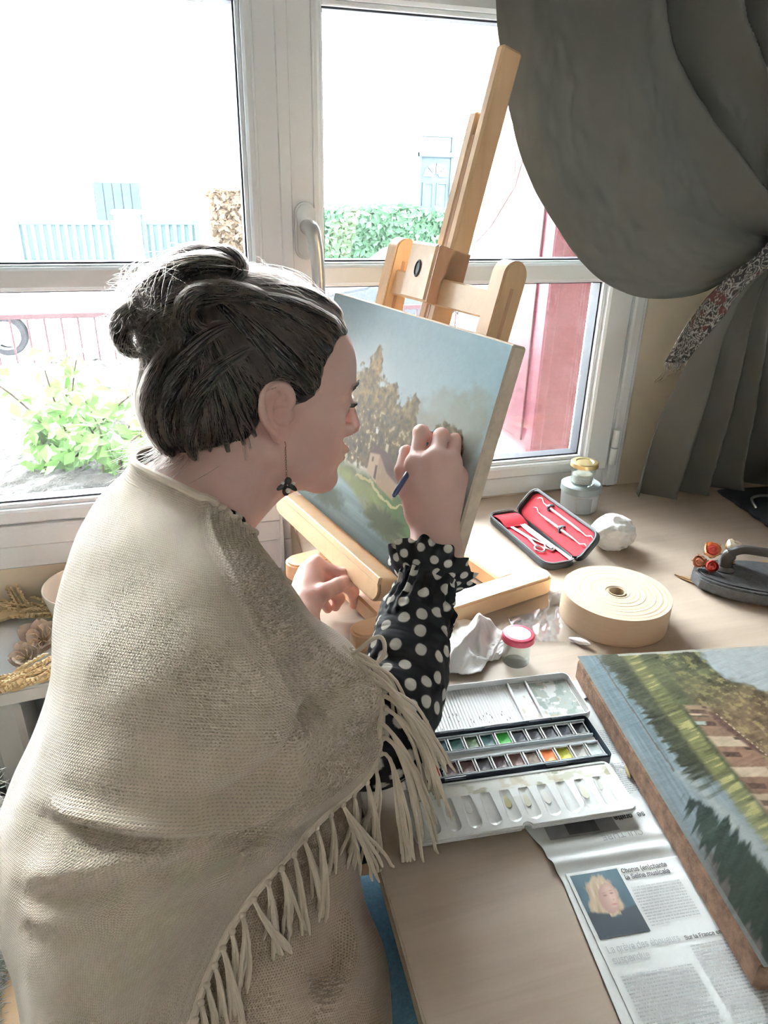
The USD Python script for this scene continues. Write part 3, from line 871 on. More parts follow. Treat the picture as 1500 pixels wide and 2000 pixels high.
# ------------------------------------------------------------------ paper tape, jars, cotton
kraft = plain("kraft_paper", (0.52, 0.40, 0.28), rough=0.6, var=0.05, scale=30, stretch=(1, 1, 8))
tr = np.random.default_rng(21)
rr = np.linspace(0.0150, 0.0712, 44)
prof = [(0.0116, 0.0), (0.0116, 0.0405), (0.0145, 0.0408)]
for i, r in enumerate(rr):
    z = 0.0415 + 0.00012 * math.sin(r * 900) + tr.normal(0, .00007)
    prof += [(r, z - .00006), (r + 0.0007, z)]
prof += [(0.0722, 0.0405), (0.0722, 0.0008), (0.0715, 0.0), (0.0116, 0.0)]
tp = thing("paper_tape_roll", "big roll of tan gummed paper tape lying flat on the table", "tape roll", (0.546, 0.716, ZT))
part(tp, "tape", lathe(prof, (0.546, 0.716, ZT), 96), kraft, smooth=25)
part(tp, "core", lathe([(0.0100, .001), (0.0100, .0418), (0.0116, .0422), (0.0118, .001), (0.0100, .001)], (0.546, 0.716, ZT), 40), plain("cardboard", (0.42, 0.33, 0.23), rough=0.9))

clear_glass = material("jar_glass", {"g": ("glass_bsdf", {"color": (0.97, 0.99, 0.98), "roughness": 0.0, "IOR": 1.30}), "t": ("transparent_bsdf", {"color": (0.96, 0.98, 0.97)}), "m": ("mix_closure", {"fac": 0.55})}, [("g.BSDF", "m.closure1"), ("t.BSDF", "m.closure2")], "m.closure")
frosted = plain("frosted_plastic", (0.88, 0.92, 0.93), rough=0.3, trans=0.35)
grey_lid = plain("grey_lid_plastic", (0.34, 0.39, 0.39), rough=0.45)
gold_lid = plain("gold_tin_lid", (0.72, 0.58, 0.30), rough=0.28, metal=0.9)
paper_grey = plain("grey_label_paper", (0.36, 0.38, 0.39), rough=0.8)
white_paper = plain("white_paper", (0.86, 0.87, 0.86), rough=0.8, var=0.03, scale=20)
ink = plain("printing_ink", (0.10, 0.10, 0.11), rough=0.7)
ink_pale = plain("pale_printing_ink", (0.45, 0.46, 0.47), rough=0.7)
crystals = plain("white_crystals", (0.85, 0.85, 0.82), rough=0.8, bump=0.8, bscale=500)

jb = (0.687, 1.055, ZT)
jar = thing("plastic_tub", "clear plastic tub with grey lid and grey label under the small jar", "jar", jb)
part(jar, "tub", lathe([(0, 0), (.031, 0), (.033, .003), (.0345, .036), (.033, .038), (.0315, .036), (.030, .004), (0, .003)], jb, 48), frosted)
part(jar, "lid", lathe([(0, .0515), (.033, .0515), (.0362, .0495), (.0368, .038), (.0352, .0375), (.034, .040), (0, .041)], jb, 48), grey_lid)
a0 = math.atan2(-1.0, -0.62)
th = np.linspace(a0 - .34 + .22, a0 + .46 + .22, 12)
zz = np.array([.006, .032])
Pl = np.stack([np.stack([jb[0] + .0352 * np.cos(th), jb[1] + .0352 * np.sin(th), np.full_like(th, jb[2] + z)], -1) for z in zz], 1)
part(jar, "label_sticker", sheet(Pl, .0004), paper_grey)

sb = (0.684, 1.050, ZT + 0.0516)
sj = thing("glass_jar", "small glass jar of white crystals with gold lid, stacked on the grey-lidded tub", "jar", sb)
part(sj, "glass", lathe([(0, 0), (.018, 0), (.0205, .003), (.021, .020), (.0222, .034), (.0215, .036), (.0195, .020), (.019, .004), (0, .003)], sb, 40), clear_glass)
part(sj, "contents", lathe([(0, .0035), (.0175, .0042), (.0185, .018), (.0155, .0205), (.006, .019), (0, .0215)], sb, 32), crystals)
part(sj, "lid", lathe([(0, .0418), (.014, .0418), (.016, .0432), (.0225, .0430), (.0244, .0415), (.0248, .0345), (.0235, .0340), (.0228, .039), (0, .040)], sb, 48), gold_lid)
v, f = meshkit.text_mesh("sel  marin", 0.0042, 0.0002).vertices, meshkit.text_mesh("sel  marin", 0.0042, 0.0002).faces
for row, txt in enumerate(("~ ~~ ~", "~~ ~ ~~")):
    tm = meshkit.text_mesh(txt, 0.0052, 0.0002)
    v = np.asarray(tm.vertices); ang = a0 + .1 + (v[:, 0] - v[:, 0].mean()) / .0216
    part(sj, "label_print", (np.stack([sb[0] + .0214 * np.cos(ang), sb[1] + .0214 * np.sin(ang), sb[2] + .0115 - row * .0045 + v[:, 1]], 1), np.asarray(tm.faces)), ink_pale)

rbm = (0.371, 0.657, ZT)
red_lid = plain("red_check_lid", (0.62, 0.07, 0.13), rough=0.35, var=0.15, scale=160)
rj = thing("glass_jar", "little empty glass jar with red and white lid near the paint box", "jar", rbm)
part(rj, "glass", lathe([(0, 0), (.0145, 0), (.0165, .002), (.0172, .010), (.0166, .024), (.0172, .033), (.0166, .0345), (.0150, .024), (.0155, .010), (.0145, .0035), (0, .0028)], rbm, 40), clear_glass)
lid = part(rj, "lid", lathe([(.0150, .0432), (.0185, .0428), (.0200, .0410), (.0203, .0345), (.0190, .0340), (.0180, .040), (.0150, .041), (.0150, .0432)], rbm, 48), red_lid)
part(lid, "lid_disc", lathe([(0, .0430), (.006, .0428), (.0140, .0432), (.0155, .0425), (.0150, .041), (0, .041)], rbm, 40), plain("white_tin", (0.86, 0.82, 0.82), rough=0.3))

cotton = plain("cotton_wool", (0.90, 0.90, 0.89), rough=1.0, sheen=0.3, bump=0.15, bscale=160, bdist=0.002)
ico = trimesh.creation.icosphere(5, 1.0)
d = np.asarray(ico.vertices)
rad = 1 + .22 * (fbm(d * 1.7 + 5, 2, 31) - .5) + .17 * (fbm(d * 3.6, 2, 32) - .5) + .03 * (fbm(d * 14, 2, 33) - .5)
cvx = d * rad[:, None] * [.036, .034, .030]
cvx[:, 2] = np.maximum(cvx[:, 2], -.0265)
single("cotton_wool", (cvx + [0.661, 0.905, ZT + .0268], np.asarray(ico.faces)), cotton, "fluffy ball of white cotton wool on the table by the open tool case", "cotton wool", smooth=True)

# ------------------------------------------------------------------ zipped tool case, open like a book
case_black = plain("black_case_cloth", (0.035, 0.042, 0.050), rough=0.55, bump=0.25, bscale=900)
case_red = plain("red_lining", (0.42, 0.014, 0.030), rough=0.6, var=0.08, scale=40, spec=0.15)
elastic = plain("dark_elastic", (0.10, 0.11, 0.12), rough=0.7)
tool_steel = plain("polished_steel", (0.82, 0.82, 0.82), rough=0.22, metal=0.85)
ca = 0.075
ce, cw_ = np.array([math.sin(ca), -math.cos(ca), 0]), np.array([math.cos(ca), math.sin(ca), 0])   # length, width
CO = np.array([0.558, 1.050, ZT])         # far end of the fold
LEN, WID = 0.195, 0.057
tc = thing("tool_case", "open black zip case with red lining holding small restoring tools", "tool case", CO + ce * LEN / 2)
def half(name, Mx, flip):
    """One half shell: x = along the fold, y = away from the fold, z = out of the lining."""
    pol = rounded(sg.box(0, 0, LEN, WID), 0.017)
    pol = pol.union(sg.box(.02, 0, LEN - .02, .02))
    shell = manifold3d.Manifold
    ov, of = slab(pol, 0, .014, .003)
    outer = shell(manifold3d.Mesh(ov.astype(np.float32), of.astype(np.uint32)))
    iv, if_ = extrude(pol.buffer(-.0032), .003, .03)
    inner = shell(manifold3d.Mesh(iv.astype(np.float32), if_.astype(np.uint32)))
    h = part(tc, "case_half", moved(mesh_arrays(outer - inner), Mx), case_black)
    part(h, "lining", moved(slab(pol.buffer(-.0033), .0028, .0075, .002), Mx), case_red)
    part(h, "zip", moved(extrude(pol.buffer(.0012).difference(pol.buffer(-.0012)).intersection(sg.box(-1, .006, 1, 1)), .0138, .0152), Mx), elastic)
    return h
Mleft = frame(CO - cw_ * .001, ce, -cw_, np.cross(ce, -cw_))
if Mleft[2, 2] < 0: Mleft = frame(CO - cw_ * .001 + ce * LEN, -ce, -cw_, np.cross(-ce, -cw_))
half("a", Mleft, False)
rise = math.radians(50)
wr = cw_ * math.cos(rise) + np.array([0, 0, math.sin(rise)])
nr = np.cross(ce, wr); side = 1
if nr @ (-cw_) < 0: Mright = frame(CO + cw_ * .006 + ce * LEN + [0, 0, .001], -ce, wr, np.cross(-ce, wr))
else: Mright = frame(CO + cw_ * .006 + [0, 0, .001], ce, wr, nr)
half("b", Mright, True)
part(tc, "back_spine", moved(box(.03, LEN - .03, -.004, .010, 0, .004, .0015), frame(CO + [0, 0, .0], ce, cw_, np.cross(ce, cw_)) if np.cross(ce, cw_)[2] > 0 else frame(CO + ce * LEN, -ce, cw_, np.cross(-ce, cw_))), case_black)
# flap of lining turned over at the far end, left half
fl = np.linspace(0, 1, 9)
FP = np.stack([np.stack([Mleft[:3, 3] + Mleft[:3, 0] * (lerp1) + Mleft[:3, 1] * (.006 + b * .044) + np.array([0, 0, .0085 + .006 * math.sin(math.pi * a)]) for b in fl]) for a in fl for lerp1 in [(.004 + a * .05) if (Mleft[:3, 0] @ ce) > 0 else LEN - (.004 + a * .05)]])
part(tc, "lining_flap", sheet(FP, .0015, flip=False), case_red)
for k, s in enumerate((0.32, 0.60)):
    x = (LEN * s) if Mright[:3, 0] @ ce > 0 else LEN * (1 - s)
    lp_ = [Mright[:3, 3] + Mright[:3, 0] * x + Mright[:3, 1] * (yy) + Mright[:3, 2] * zz_ for yy, zz_ in zip(np.linspace(.020, .033, 9) if k else np.linspace(.038, .050, 9), .0075 + .0065 * np.sin(np.linspace(0, np.pi, 9)))]
    part(tc, "elastic_loop", tube(lp_, .004, 8, flat=.35), elastic)
def onright(s, w, h=0.0105):
    x = LEN * s if Mright[:3, 0] @ ce > 0 else LEN * (1 - s)
    return Mright[:3, 3] + Mright[:3, 0] * x + Mright[:3, 1] * w + Mright[:3, 2] * h
def onleft(s, w, h=0.0105):
    x = LEN * s if Mleft[:3, 0] @ ce > 0 else LEN * (1 - s)
    return Mleft[:3, 3] + Mleft[:3, 0] * x + Mleft[:3, 1] * w + Mleft[:3, 2] * h
def pick(label, a, w0, w1, s0, s1):
    t = thing("dental_pick", label, "tool", onright(.5, (w0 + w1) / 2, .008), group=None)
    q = lambda t_, dh=0, dw=0: onright(s0 + (s1 - s0) * t_, w0 + (w1 - w0) * t_ + dw, .0105 + dh)
    part(t, "handle", tube([q(x) for x in (.20, .24, .30, .5, .70, .76, .80)], [.0012, .0022, .0027, .0027, .0027, .0022, .0012], 10), tool_steel)
    part(t, "hook", tube([q(.21), q(.12, .0, .001), q(.06, .0, .006), q(.02, 0, .004), q(0, .0, .0)], [.0012, .0011, .001, .0009, .0005], 8), tool_steel)
    part(t, "probe", tube([q(.79), q(.90, 0, -.001), q(.95, 0, .004), q(1.0, .0, .002)], [.0012, .001, .0009, .0005], 8), tool_steel)
pick("steel dental pick nearest the raised edge of the tool case", 0, .043, .042, .12, .97)
pick("steel dental pick lower in the raised half of the tool case", 0, .024, .026, .15, .97)
# scissors in the left half
sc = thing("scissors", "small steel scissors lying on the red lining of the tool case", "scissors", onleft(.5, .03, .008))
for sgn in (-1, 1):
    tip, piv = onleft(.20 , .040 + sgn * .0015, .0095), onleft(.50, .030 + sgn * .001, .0095)
    end = onleft(.66, .026 + sgn * .008, .0095)
    bl = part(sc, "blade", tube([tip, tip * .6 + piv * .4, piv, (piv + end) / 2, end], [.0008, .0026, .0030, .0022, .0018], 8, flat=.4), tool_steel)
    ring_c = onleft(.715, .026 + sgn * .0095, .0100)
    rp = [ring_c + .0072 * (math.cos(t) * ce * 1.35 + math.sin(t) * cw_) for t in np.linspace(0, 2 * math.pi, 25)]
    part(bl, "finger_ring", tube(rp, .0015, 8, caps=False), tool_steel)
for k, (lab, w0, w1, s0, s1) in enumerate((("slim steel tweezers beside the scissors in the case", .018, .014, .06, .74), ("flat steel spatula along the fold of the tool case", .012, .006, .22, .99))):
    t = thing(("tweezers", "spatula")[k], lab, "tool", onleft(.5, (w0 + w1) / 2, .008))
    for sgn in ((-1, 1) if k == 0 else (0,)):
        part(t, "arm" if k == 0 else "blade", tube([onleft(s0, w0, .010), onleft((s0 + s1) / 2, (w0 + w1) / 2 + sgn * .003, .010), onleft(s1, w1 + sgn * .001, .010)], [.0008, .0026, .0024] if k == 0 else [.0022, .0026, .0040], 8, flat=.45), tool_steel)

# ------------------------------------------------------------------ cast flat iron with dried roses
iron_mat = plain("cast_iron", (0.085, 0.088, 0.092), rough=0.5, var=0.35, scale=120, bump=0.6, bscale=350, bdist=0.001, spec=0.6)
rod_mat = plain("wrought_rod", (0.055, 0.05, 0.048), rough=0.55, bump=0.3, bscale=300)
ia = np.array([0.895, -0.445, 0]); ib = np.array([0.445, 0.895, 0])
IO = np.array([0.712, 0.769, ZT + .004])
s_ = np.linspace(0, 1, 26)
hw = 0.054 * np.sqrt(np.clip(1 - (1 - np.minimum(s_ / .62, 1)) ** 2.2, 0, 1))
xs = s_ * .185
ol = [(x, w) for x, w in zip(xs, hw)] + [(x, -w) for x, w in zip(xs[::-1], hw[::-1])]
ipol = sg.Polygon(ol).buffer(0).buffer(-.004).buffer(.004)
IM = frame(IO, ia, ib, (0, 0, 1))
iv, if_ = slab(ipol, 0, .019, .003)
im = thing("flat_iron", "old cast flat iron with rod handle standing on dried leaves", "iron", IO + ia * .09)
part(im, "sole", moved((iv, if_), IM), iron_mat)
part(im, "upper_face", moved(slab(ipol.buffer(-.007), .017, .0205, .0015), IM), iron_mat)
ipt = lambda x, y, z: IO + ia * x + ib * y + np.array([0, 0, z])
part(im, "handle", tube(spline([ipt(.047, .012, .016), ipt(.047, .012, .030), ipt(.050, .012, .044), ipt(.062, .012, .054), ipt(.085, .010, .056), ipt(.12, .006, .056), ipt(.148, .004, .054), ipt(.160, .002, .044), ipt(.163, .002, .018)], 40), np.r_[np.full(10, .0098), np.full(30, .0068)], 14), rod_mat)
part(im, "handle_foot", moved(lathe([(0, .006), (.010, .006), (.015, .001), (.015, -.001), (0, -.001)], sides=20), frame(ipt(.047, .012, .0205), (1, 0, 0), (0, 1, 0), (0, 0, 1))), rod_mat)

petal_pink = leafy("rose_red", (0.70, 0.14, 0.12)); petal_peach = leafy("rose_peach", (0.85, 0.48, 0.26)); petal_cream = leafy("rose_cream", (0.80, 0.72, 0.60)); petal_rust = leafy("rose_rust", (0.55, 0.28, 0.18))
dry_leaf = leafy("dry_leaf", (0.36, 0.22, 0.11))
def rosebud(label, c, r, inner, outer, axis, seed):
    g = np.random.default_rng(seed)
    t = thing("dried_rose", label, "dried flower", np.asarray(c) - [0, 0, r])
    a, b, n = basis(np.asarray(axis, float) + 1e-4)
    M = frame(c, a * r, b * r, n * r)
    part(t, "bud", moved(lathe([(0, -1), (.5, -.9), (.8, -.3), (.72, .5), (.45, .8), (.3, .55), (0, .7)], sides=24), M), inner)
    for k in range(6):
        th = np.linspace(-.75, .75, 7); h = np.linspace(0, 1, 6)
        TH, Hh = np.meshgrid(th, h, indexing="ij")
        rad_ = (.35 + .62 * np.sin(np.clip(Hh, 0, 1) * 1.9)) * (1 + .08 * (k % 2)) + .05
        zq = -.95 + 1.75 * Hh - .35 * (TH / .75) ** 2 * Hh
        ph = k * 2 * math.pi / 6 + g.uniform(-.15, .15)
        part(t, "petal", moved(sheet(np.stack([rad_ * np.cos(TH + ph), rad_ * np.sin(TH + ph), zq], -1), .05, flip=True), M), outer, smooth=True)
    sp = []
    for k in range(5):
        ph = k * 1.26 + g.uniform(0, .5)
        q = np.array([math.cos(ph), math.sin(ph)])
        sp.append(tube([(q[0] * .3, q[1] * .3, -.95), (q[0] * .95, q[1] * .95, -.4), (q[0] * 1.45, q[1] * 1.45, .5)], [.10, .22, .03], 6, flat=.3))
    part(t, "sepals", moved(cat(*sp), M), dry_leaf)
rosebud("peach dried rosebud, uppermost on the nose of the flat iron", (0.738, 0.768, 0.803), .0105, petal_pink, petal_peach, (-.3, -.6, .8), 1)
rosebud("small red dried rosebud in front of the iron handle", (0.733, 0.757, 0.784), .0082, petal_pink, petal_pink, (-.3, -.9, .3), 2)
rosebud("rust-coloured dried rosebud at the tip of the flat iron", (0.724, 0.770, 0.786), .0085, petal_rust, petal_rust, (-.8, -.4, .2), 3)
rosebud("pale cream dried rose behind the iron handle", (0.781, 0.772, 0.800), .0115, petal_cream, petal_cream, (.3, -.2, .9), 4)
rosebud("brownish dried rosebud behind the foot of the iron handle", (0.777, 0.771, 0.785), .009, petal_rust, petal_peach, (.7, -.5, .2), 5)
leaf_tan = leafy("pressed_leaf", (0.52, 0.36, 0.20))
def dryleaf(label, a, b, w):
    a, b = np.array([*a, ZT + .001]), np.array([*b, ZT + .001])
    t = np.linspace(0, 1, 12); s = np.linspace(-1, 1, 7)
    T_, S_ = np.meshgrid(t, s, indexing="ij")
    ax = b - a; pe = np.array([-ax[1], ax[0], 0]) / np.linalg.norm(ax)
    P = a + ax * T_[..., None] + pe * (S_ * w * np.sin(np.pi * T_) ** .8)[..., None]
    P[..., 2] += .0028 * np.abs(S_) * np.sin(np.pi * T_)
    t_ = thing("dried_leaf", label, "leaf", (a + b) / 2)
    part(t_, "blade", sheet(P, .0005), leaf_tan, smooth=True)
    part(t_, "midrib", tube([a + ax * x + [0, 0, .0008] for x in np.linspace(0, 1.08, 8)], np.linspace(.0009, .0003, 8), 6), dry_leaf)
dryleaf("thin brown dried leaf under the tip of the flat iron", (0.705, 0.795), (0.748, 0.725), .008)
dryleaf("curled pale dried leaf under the near edge of the flat iron", (0.748, 0.722), (0.783, 0.680), .008)
dryleaf("tan dried leaf on the far side of the flat iron", (0.835, 0.792), (0.92, 0.77), .014)

# ------------------------------------------------------------------ slate board with ring handle
slate = plain("slate", (0.035, 0.042, 0.050), rough=0.45, var=0.3, scale=30, bump=0.4, bscale=120)
sg_ = np.random.default_rng(5)
edge = [(0.994, 1.057)] + [(0.994 - .020 * t + sg_.normal(0, .0012), 1.057 - .158 * t) for t in np.linspace(.06, .95, 16)] + [(0.972, 0.895), (1.30, 0.86), (1.32, 1.03)]
sl = thing("slate_board", "black slate board with chipped edge and metal ring handle", "slate board", (1.12, 0.97, ZT))
part(sl, "slate", slab(sg.Polygon(edge), ZT + .0005, ZT + .0075, .0022), slate)
part(sl, "ring_handle", tube(spline([(1.000, 0.962, ZT + .009), (0.999, 0.968, ZT + .014), (1.010, 0.985, ZT + .018), (1.045, 0.988, ZT + .018), (1.072, 0.975, ZT + .016), (1.078, 0.960, ZT + .009)], 30), .0026, 10), steel)

# ------------------------------------------------------------------ white rag, scrap of feather, clear film
rag_mat = plain("rag_cloth", (0.84, 0.84, 0.83), rough=0.9, bump=0.3, bscale=500, var=0.04, scale=40)
def cloth(name, label, cat_, corners, amp, seed, n=60, ridge=()):
    t = np.linspace(0, 1, n)
    A, B = np.meshgrid(t, t, indexing="ij")
    c = np.asarray(corners, float)
    P = ((1 - A) * (1 - B))[..., None] * c[0] + (A * (1 - B))[..., None] * c[1] + (A * B)[..., None] * c[2] + ((1 - A) * B)[..., None] * c[3]
    w = fbm(np.stack([A * 3, B * 3, A * 0], -1), 4, seed)
    P = np.concatenate([P, np.zeros((n, n, 1))], -1)
    r = np.abs(fbm(np.stack([A * 2.6 + 9, B * 2.6, A * 0 + 3], -1), 3, seed + 3) - .5) * 2
    P[..., 2] = ZT + .002 + amp * (0.55 * w + .75 * (1 - r) ** 3 * .6) * (.25 + .75 * (np.sin(np.pi * np.clip(A * .9 + .05, 0, 1)) * np.sin(np.pi * np.clip(B * .9 + .05, 0, 1))) ** .5)
    for (a0, b0, a1, b1, h, wd) in ridge:
        d = np.array([a1 - a0, b1 - b0]); L2 = d @ d
        tt = np.clip(((A - a0) * d[0] + (B - b0) * d[1]) / L2, 0, 1)
        dd = np.hypot(A - a0 - tt * d[0], B - b0 - tt * d[1])
        P[..., 2] += h * np.exp(-(dd / wd) ** 2)
    P[..., :2] += .006 * (np.stack([fbm(P * 40 + 3, 2, seed), fbm(P * 40 + 8, 2, seed + 1)], -1) - .5)
    return single(name, sheet(P, .0012, flip=P is None), rag_mat, label, cat_, smooth=True)
cloth("white_rag", "crumpled white cotton rag beside the polka-dot sleeve", "rag", [(0.262, 0.652), (0.318, 0.640), (0.382, 0.712), (0.318, 0.778)], .022, 4, ridge=((.35, .2, .75, .95, .014, .10), (.8, .4, .55, .9, .012, .06)))
cloth("tissue", "flattened white tissue between the rag and the red-lidded jar", "tissue", [(0.325, 0.660), (0.352, 0.662), (0.385, 0.700), (0.352, 0.715)], .010, 14)
scr = lathe([(0, -1), (.35, -.9), (.8, -.4), (1, 0), (.85, .5), (.4, .9), (0, 1)], sides=18)
single("putty_eraser", moved(scr, frame((0.469, 0.671, ZT + .0042), (-.0035, -.0045, 0), (0, 0, .004), (.0095, -.0115, .001))), white_paper, "small white elongated scrap in front of the tape roll", "eraser", smooth=True)
film = material("clear_film", {"t": ("transparent_bsdf", {"color": (0.97, 0.97, 0.97)}), "g": ("glossy_bsdf", {"roughness": 0.10}), "f": ("fresnel", {"IOR": 1.32}), "k": ("math", {"math_type": "multiply", "value2": 0.35}), "m": ("mix_closure", {})}, [("f.fac", "k.value1"), ("k.value", "m.fac"), ("t.BSDF", "m.closure1"), ("g.BSDF", "m.closure2")], "m.closure")
A, B = np.meshgrid(np.linspace(0, 1, 70), np.linspace(0, 1, 70), indexing="ij")
c = [(0.395, 0.690), (0.468, 0.672), (0.525, 0.800), (0.405, 0.765)]
P = sum(((1 - A) * (1 - B), A * (1 - B), A * B, (1 - A) * B)[k][..., None] * np.asarray(c[k]) for k in range(4))
hgt = .0030 * fbm(np.stack([A * 3.5, B * 2.5, A * 0], -1), 3, 44)
single("plastic_film", sheet(np.concatenate([P, (ZT + .0008 + hgt)[..., None]], -1), .00015), film, "crinkled piece of clear plastic film between red jar and tape roll", "plastic film", smooth=True)
# ------------------------------------------------------------------ newspaper spread under the paint box and the second painting
RA = math.radians(-5.2)
news_mat = plain("newsprint", (0.77, 0.79, 0.78), rough=0.85, var=0.03, scale=14)
NX, NY = np.array([math.cos(RA), math.sin(RA), 0]), np.array([-math.sin(RA), math.cos(RA), 0])
NO = np.array([0.2786, 0.3667, 0])             # left end of the fold
def news_z(x, y):
    """Height of the paper over the table: a soft double ridge at the fold, gentle buckles elsewhere."""
    yy = (y - NO[1]) - (x - NO[0]) * math.tan(RA)
    ridge = .0042 * np.exp(-((yy - .010) / .006) ** 2) + .0030 * np.exp(-((yy - .026) / .008) ** 2) - .0008 * np.exp(-((yy - .0185) / .003) ** 2)
    ridge = ridge * (1 - smooth(.36, .40, x) * .7)
    w = .0022 * fbm(np.stack([x * 14, y * 14, x * 0], -1), 3, 51)
    flat = 1 - np.maximum(smooth(.60, .64, y), 0) * 0
    return ZT + .0012 + ridge + w
def news_sheet(poly_pts, dz, n=(70, 110)):
    """A sheet between two side polylines (left, right), from the far end to the near end."""
    L, Rr = (np.asarray(q, float) for q in poly_pts)
    t = np.linspace(0, 1, n[1])
    par = lambda q: np.stack([np.interp(t, np.linspace(0, 1, len(q)), q[:, k]) for k in (0, 1)], -1)
    l, r = par(L), par(Rr)
    s = np.linspace(0, 1, n[0])[:, None, None]
    P = l * (1 - s) + r * s
    z = news_z(P[..., 0], P[..., 1]) + dz
    return np.concatenate([P, z[..., None]], -1)
np_ = thing("newspaper", "folded French newspaper spread flat under the paint box", "newspaper", (0.42, 0.30, ZT))
S1 = news_sheet(([(.222, .584), (.262, .45), (.272, .40), (.2745, .36), (.252, .20), (.235, .05)], [(.505, .60), (.55, .45), (.56, .40), (.57, .35), (.58, .20), (.58, .05)]), 0)
pg = part(np_, "page", sheet(S1, .0006, flip=True), news_mat, smooth=True)
S2 = news_sheet(([(.2795, .3655), (.2705, .28), (.262, .20), (.245, .05)], [(.56, .3405), (.56, .28), (.57, .20), (.57, .05)]), .0016)
page2 = part(np_, "folded_page", sheet(S2, .0006, flip=True), news_mat, smooth=True)
S3 = news_sheet(([(.236, .592), (.262, .560)], [(.50, .602), (.51, .572)]), .0022, (60, 12))
part(np_, "far_edge_fold", sheet(S3, .0006, flip=True), news_mat, smooth=True)
def on_page(v2, at, ang, up=.0024):
    """Puts flat lettering (x, y, z) on the page at a point, turned by ang."""
    c, s = math.cos(ang), math.sin(ang)
    x = at[0] + v2[:, 0] * c - v2[:, 1] * s
    y = at[1] + v2[:, 0] * s + v2[:, 1] * c
    return np.stack([x, y, news_z(x, y) + up + v2[:, 2] * .2], 1)
def headline(txt, h, at, ang, mat, parent, bold=False, up=.0024, width=None):
    tm = meshkit.text_mesh(txt, h, .0004, bold)
    v = np.asarray(tm.vertices).copy()
    if width:
        v[:, 0] *= width / v[:, 0].max()
    part(parent, "headline", (on_page(v, at, ang, up), np.asarray(tm.faces)), mat, smooth=False)
at = lambda a, b: (NO + NX * a + NY * b)[:2]
ph_mat = painted("printed_photo", rough=0.7)
# upper page, upside down from here
headline("gratte", .0060, at(.0905, .0505), RA + math.pi, ink, pg, True, .0006, .019)
headline("se", .0060, at(.1035, .0505), RA + math.pi, ink, pg, True, .0006, .008)
headline("CULTURE", .0055, at(.089, .0295), RA + math.pi, ink_pale, pg, False, .0006, .040)
# lower page
headline("Chorus (en)chante", .0042, at(.0495, -.0095), RA, ink, page2, True, .0022, .043)
headline("la Seine musicale", .0042, at(.0497, -.0158), RA, ink, page2, True, .0022, .042)
headline("La grève des éboueurs", .0058, at(.0045, -.0735), RA, ink_pale, page2, False, .0022, .062)
headline("suspendue", .0058, at(.0047, -.0820), RA, ink_pale, page2, False, .0022, .031)
headline("Sur la France en", .0032, at(.0705, -.0735), RA, ink, page2, True, .0022, .032)
trng = np.random.default_rng(9)
def columns(rects, parent, up, lh=.0026, ang=RA):
    vs = []
    for (a, b, w, n) in rects:
        for i in range(n):
            x, end = a, a + w * (1 if i < n - 1 else trng.uniform(.3, .8))
            while x < end - .001:
                l = min(trng.uniform(.0018, .0062), end - x)
                q = np.array([[0, 0, 0], [l - .0007, 0, 0], [l - .0007, lh * .42, 0], [0, lh * .42, 0]])
                vs.append(on_page(q, at(x, b - i * lh), ang, up))
                x += l
    v = np.vstack(vs); k = np.arange(len(vs))[:, None] * 4
    part(parent, "body_text", (v, np.concatenate([k + [0, 1, 2], k + [0, 2, 3]])), ink_pale, smooth=False, kind="stuff")
columns([(.0500, -.0245, .046, 14), (.0052, -.0925, .060, 24), (.0710, -.0795, .040, 30)], page2, .0023)
columns([(.094, .112, .03, 16), (.11, .16, .02, 14), (.13, .215, .02, 18)], pg, .0008)
columns([(.12, -.0095, .04, 24)], page2, .0023)
# printed portrait
a_, b_ = np.meshgrid(np.linspace(0, 1, 90), np.linspace(0, 1, 120), indexing="ij")
nn = fbm(np.stack([a_ * 6, b_ * 6, a_ * 0], -1), 3, 61) - .5
im_ = lerp((0.10, 0.17, 0.21), (0.06, 0.10, 0.13), b_ + nn * .5)
strand = fbm(np.stack([a_ * 26 + b_ * 5, b_ * 3, a_ * 0], -1), 3, 62) - .5
hair = np.minimum(np.hypot((a_ - .47) / .30, (b_ - .36) / .32), np.hypot((a_ - .45) / .34, (b_ - .52) / .20)) + nn * .35 + strand * .2
fd = np.hypot((a_ - .55 + (b_ - .4) * .25) / .19, (b_ - .43) / .235) + nn * .12
im_ = over(im_, (0.50, 0.385, 0.27), 1 - smooth(.86, 1.06, hair))
im_ = over(im_, (0.66, 0.55, 0.40), (1 - smooth(.7, .98, hair)) * smooth(-.05, .25, strand) * .8)
im_ = over(im_, (0.30, 0.22, 0.15), (1 - smooth(.8, 1.0, hair)) * smooth(.05, .3, -strand) * .6)
im_ = over(im_, lerp((0.44, 0.29, 0.24), (0.63, 0.44, 0.37), smooth(.40, .66, a_)), 1 - smooth(.86, 1.06, fd))
im_ = over(im_, (0.40, 0.25, 0.21), .55 * smooth(.62, 1.0, fd) * (1 - smooth(.98, 1.06, fd)))
im_ = over(im_, (0.045, 0.06, 0.075), smooth(.64, .70, b_ + .16 * np.abs(a_ - .5) - .06 * (np.abs(a_ - .52) < .11)))
for (ex, ey, rx, ry, c) in ((.50, .385, .05, .018, (.18, .12, .10)), (.645, .365, .045, .018, (.18, .12, .10)), (.60, .535, .07, .018, (.42, .18, .16)), (.50, .345, .06, .010, (.33, .23, .16)), (.65, .325, .05, .010, (.33, .23, .16)), (.62, .465, .035, .016, (.44, .27, .23)), (.60, .43, .02, .05, (.68, .50, .43)), (.56, .60, .08, .02, (.46, .30, .25))):
    im_ = over(im_, c, .75 * (1 - smooth(.3, 1.3, np.hypot((a_ - ex) / rx, (b_ - ey) / ry))))
pp = NO + NX * (.0035 + a_ * .0435)[..., None] + NY * (-.0042 - b_ * .0575)[..., None]
pz = news_z(pp[..., 0], pp[..., 1]) + .0021
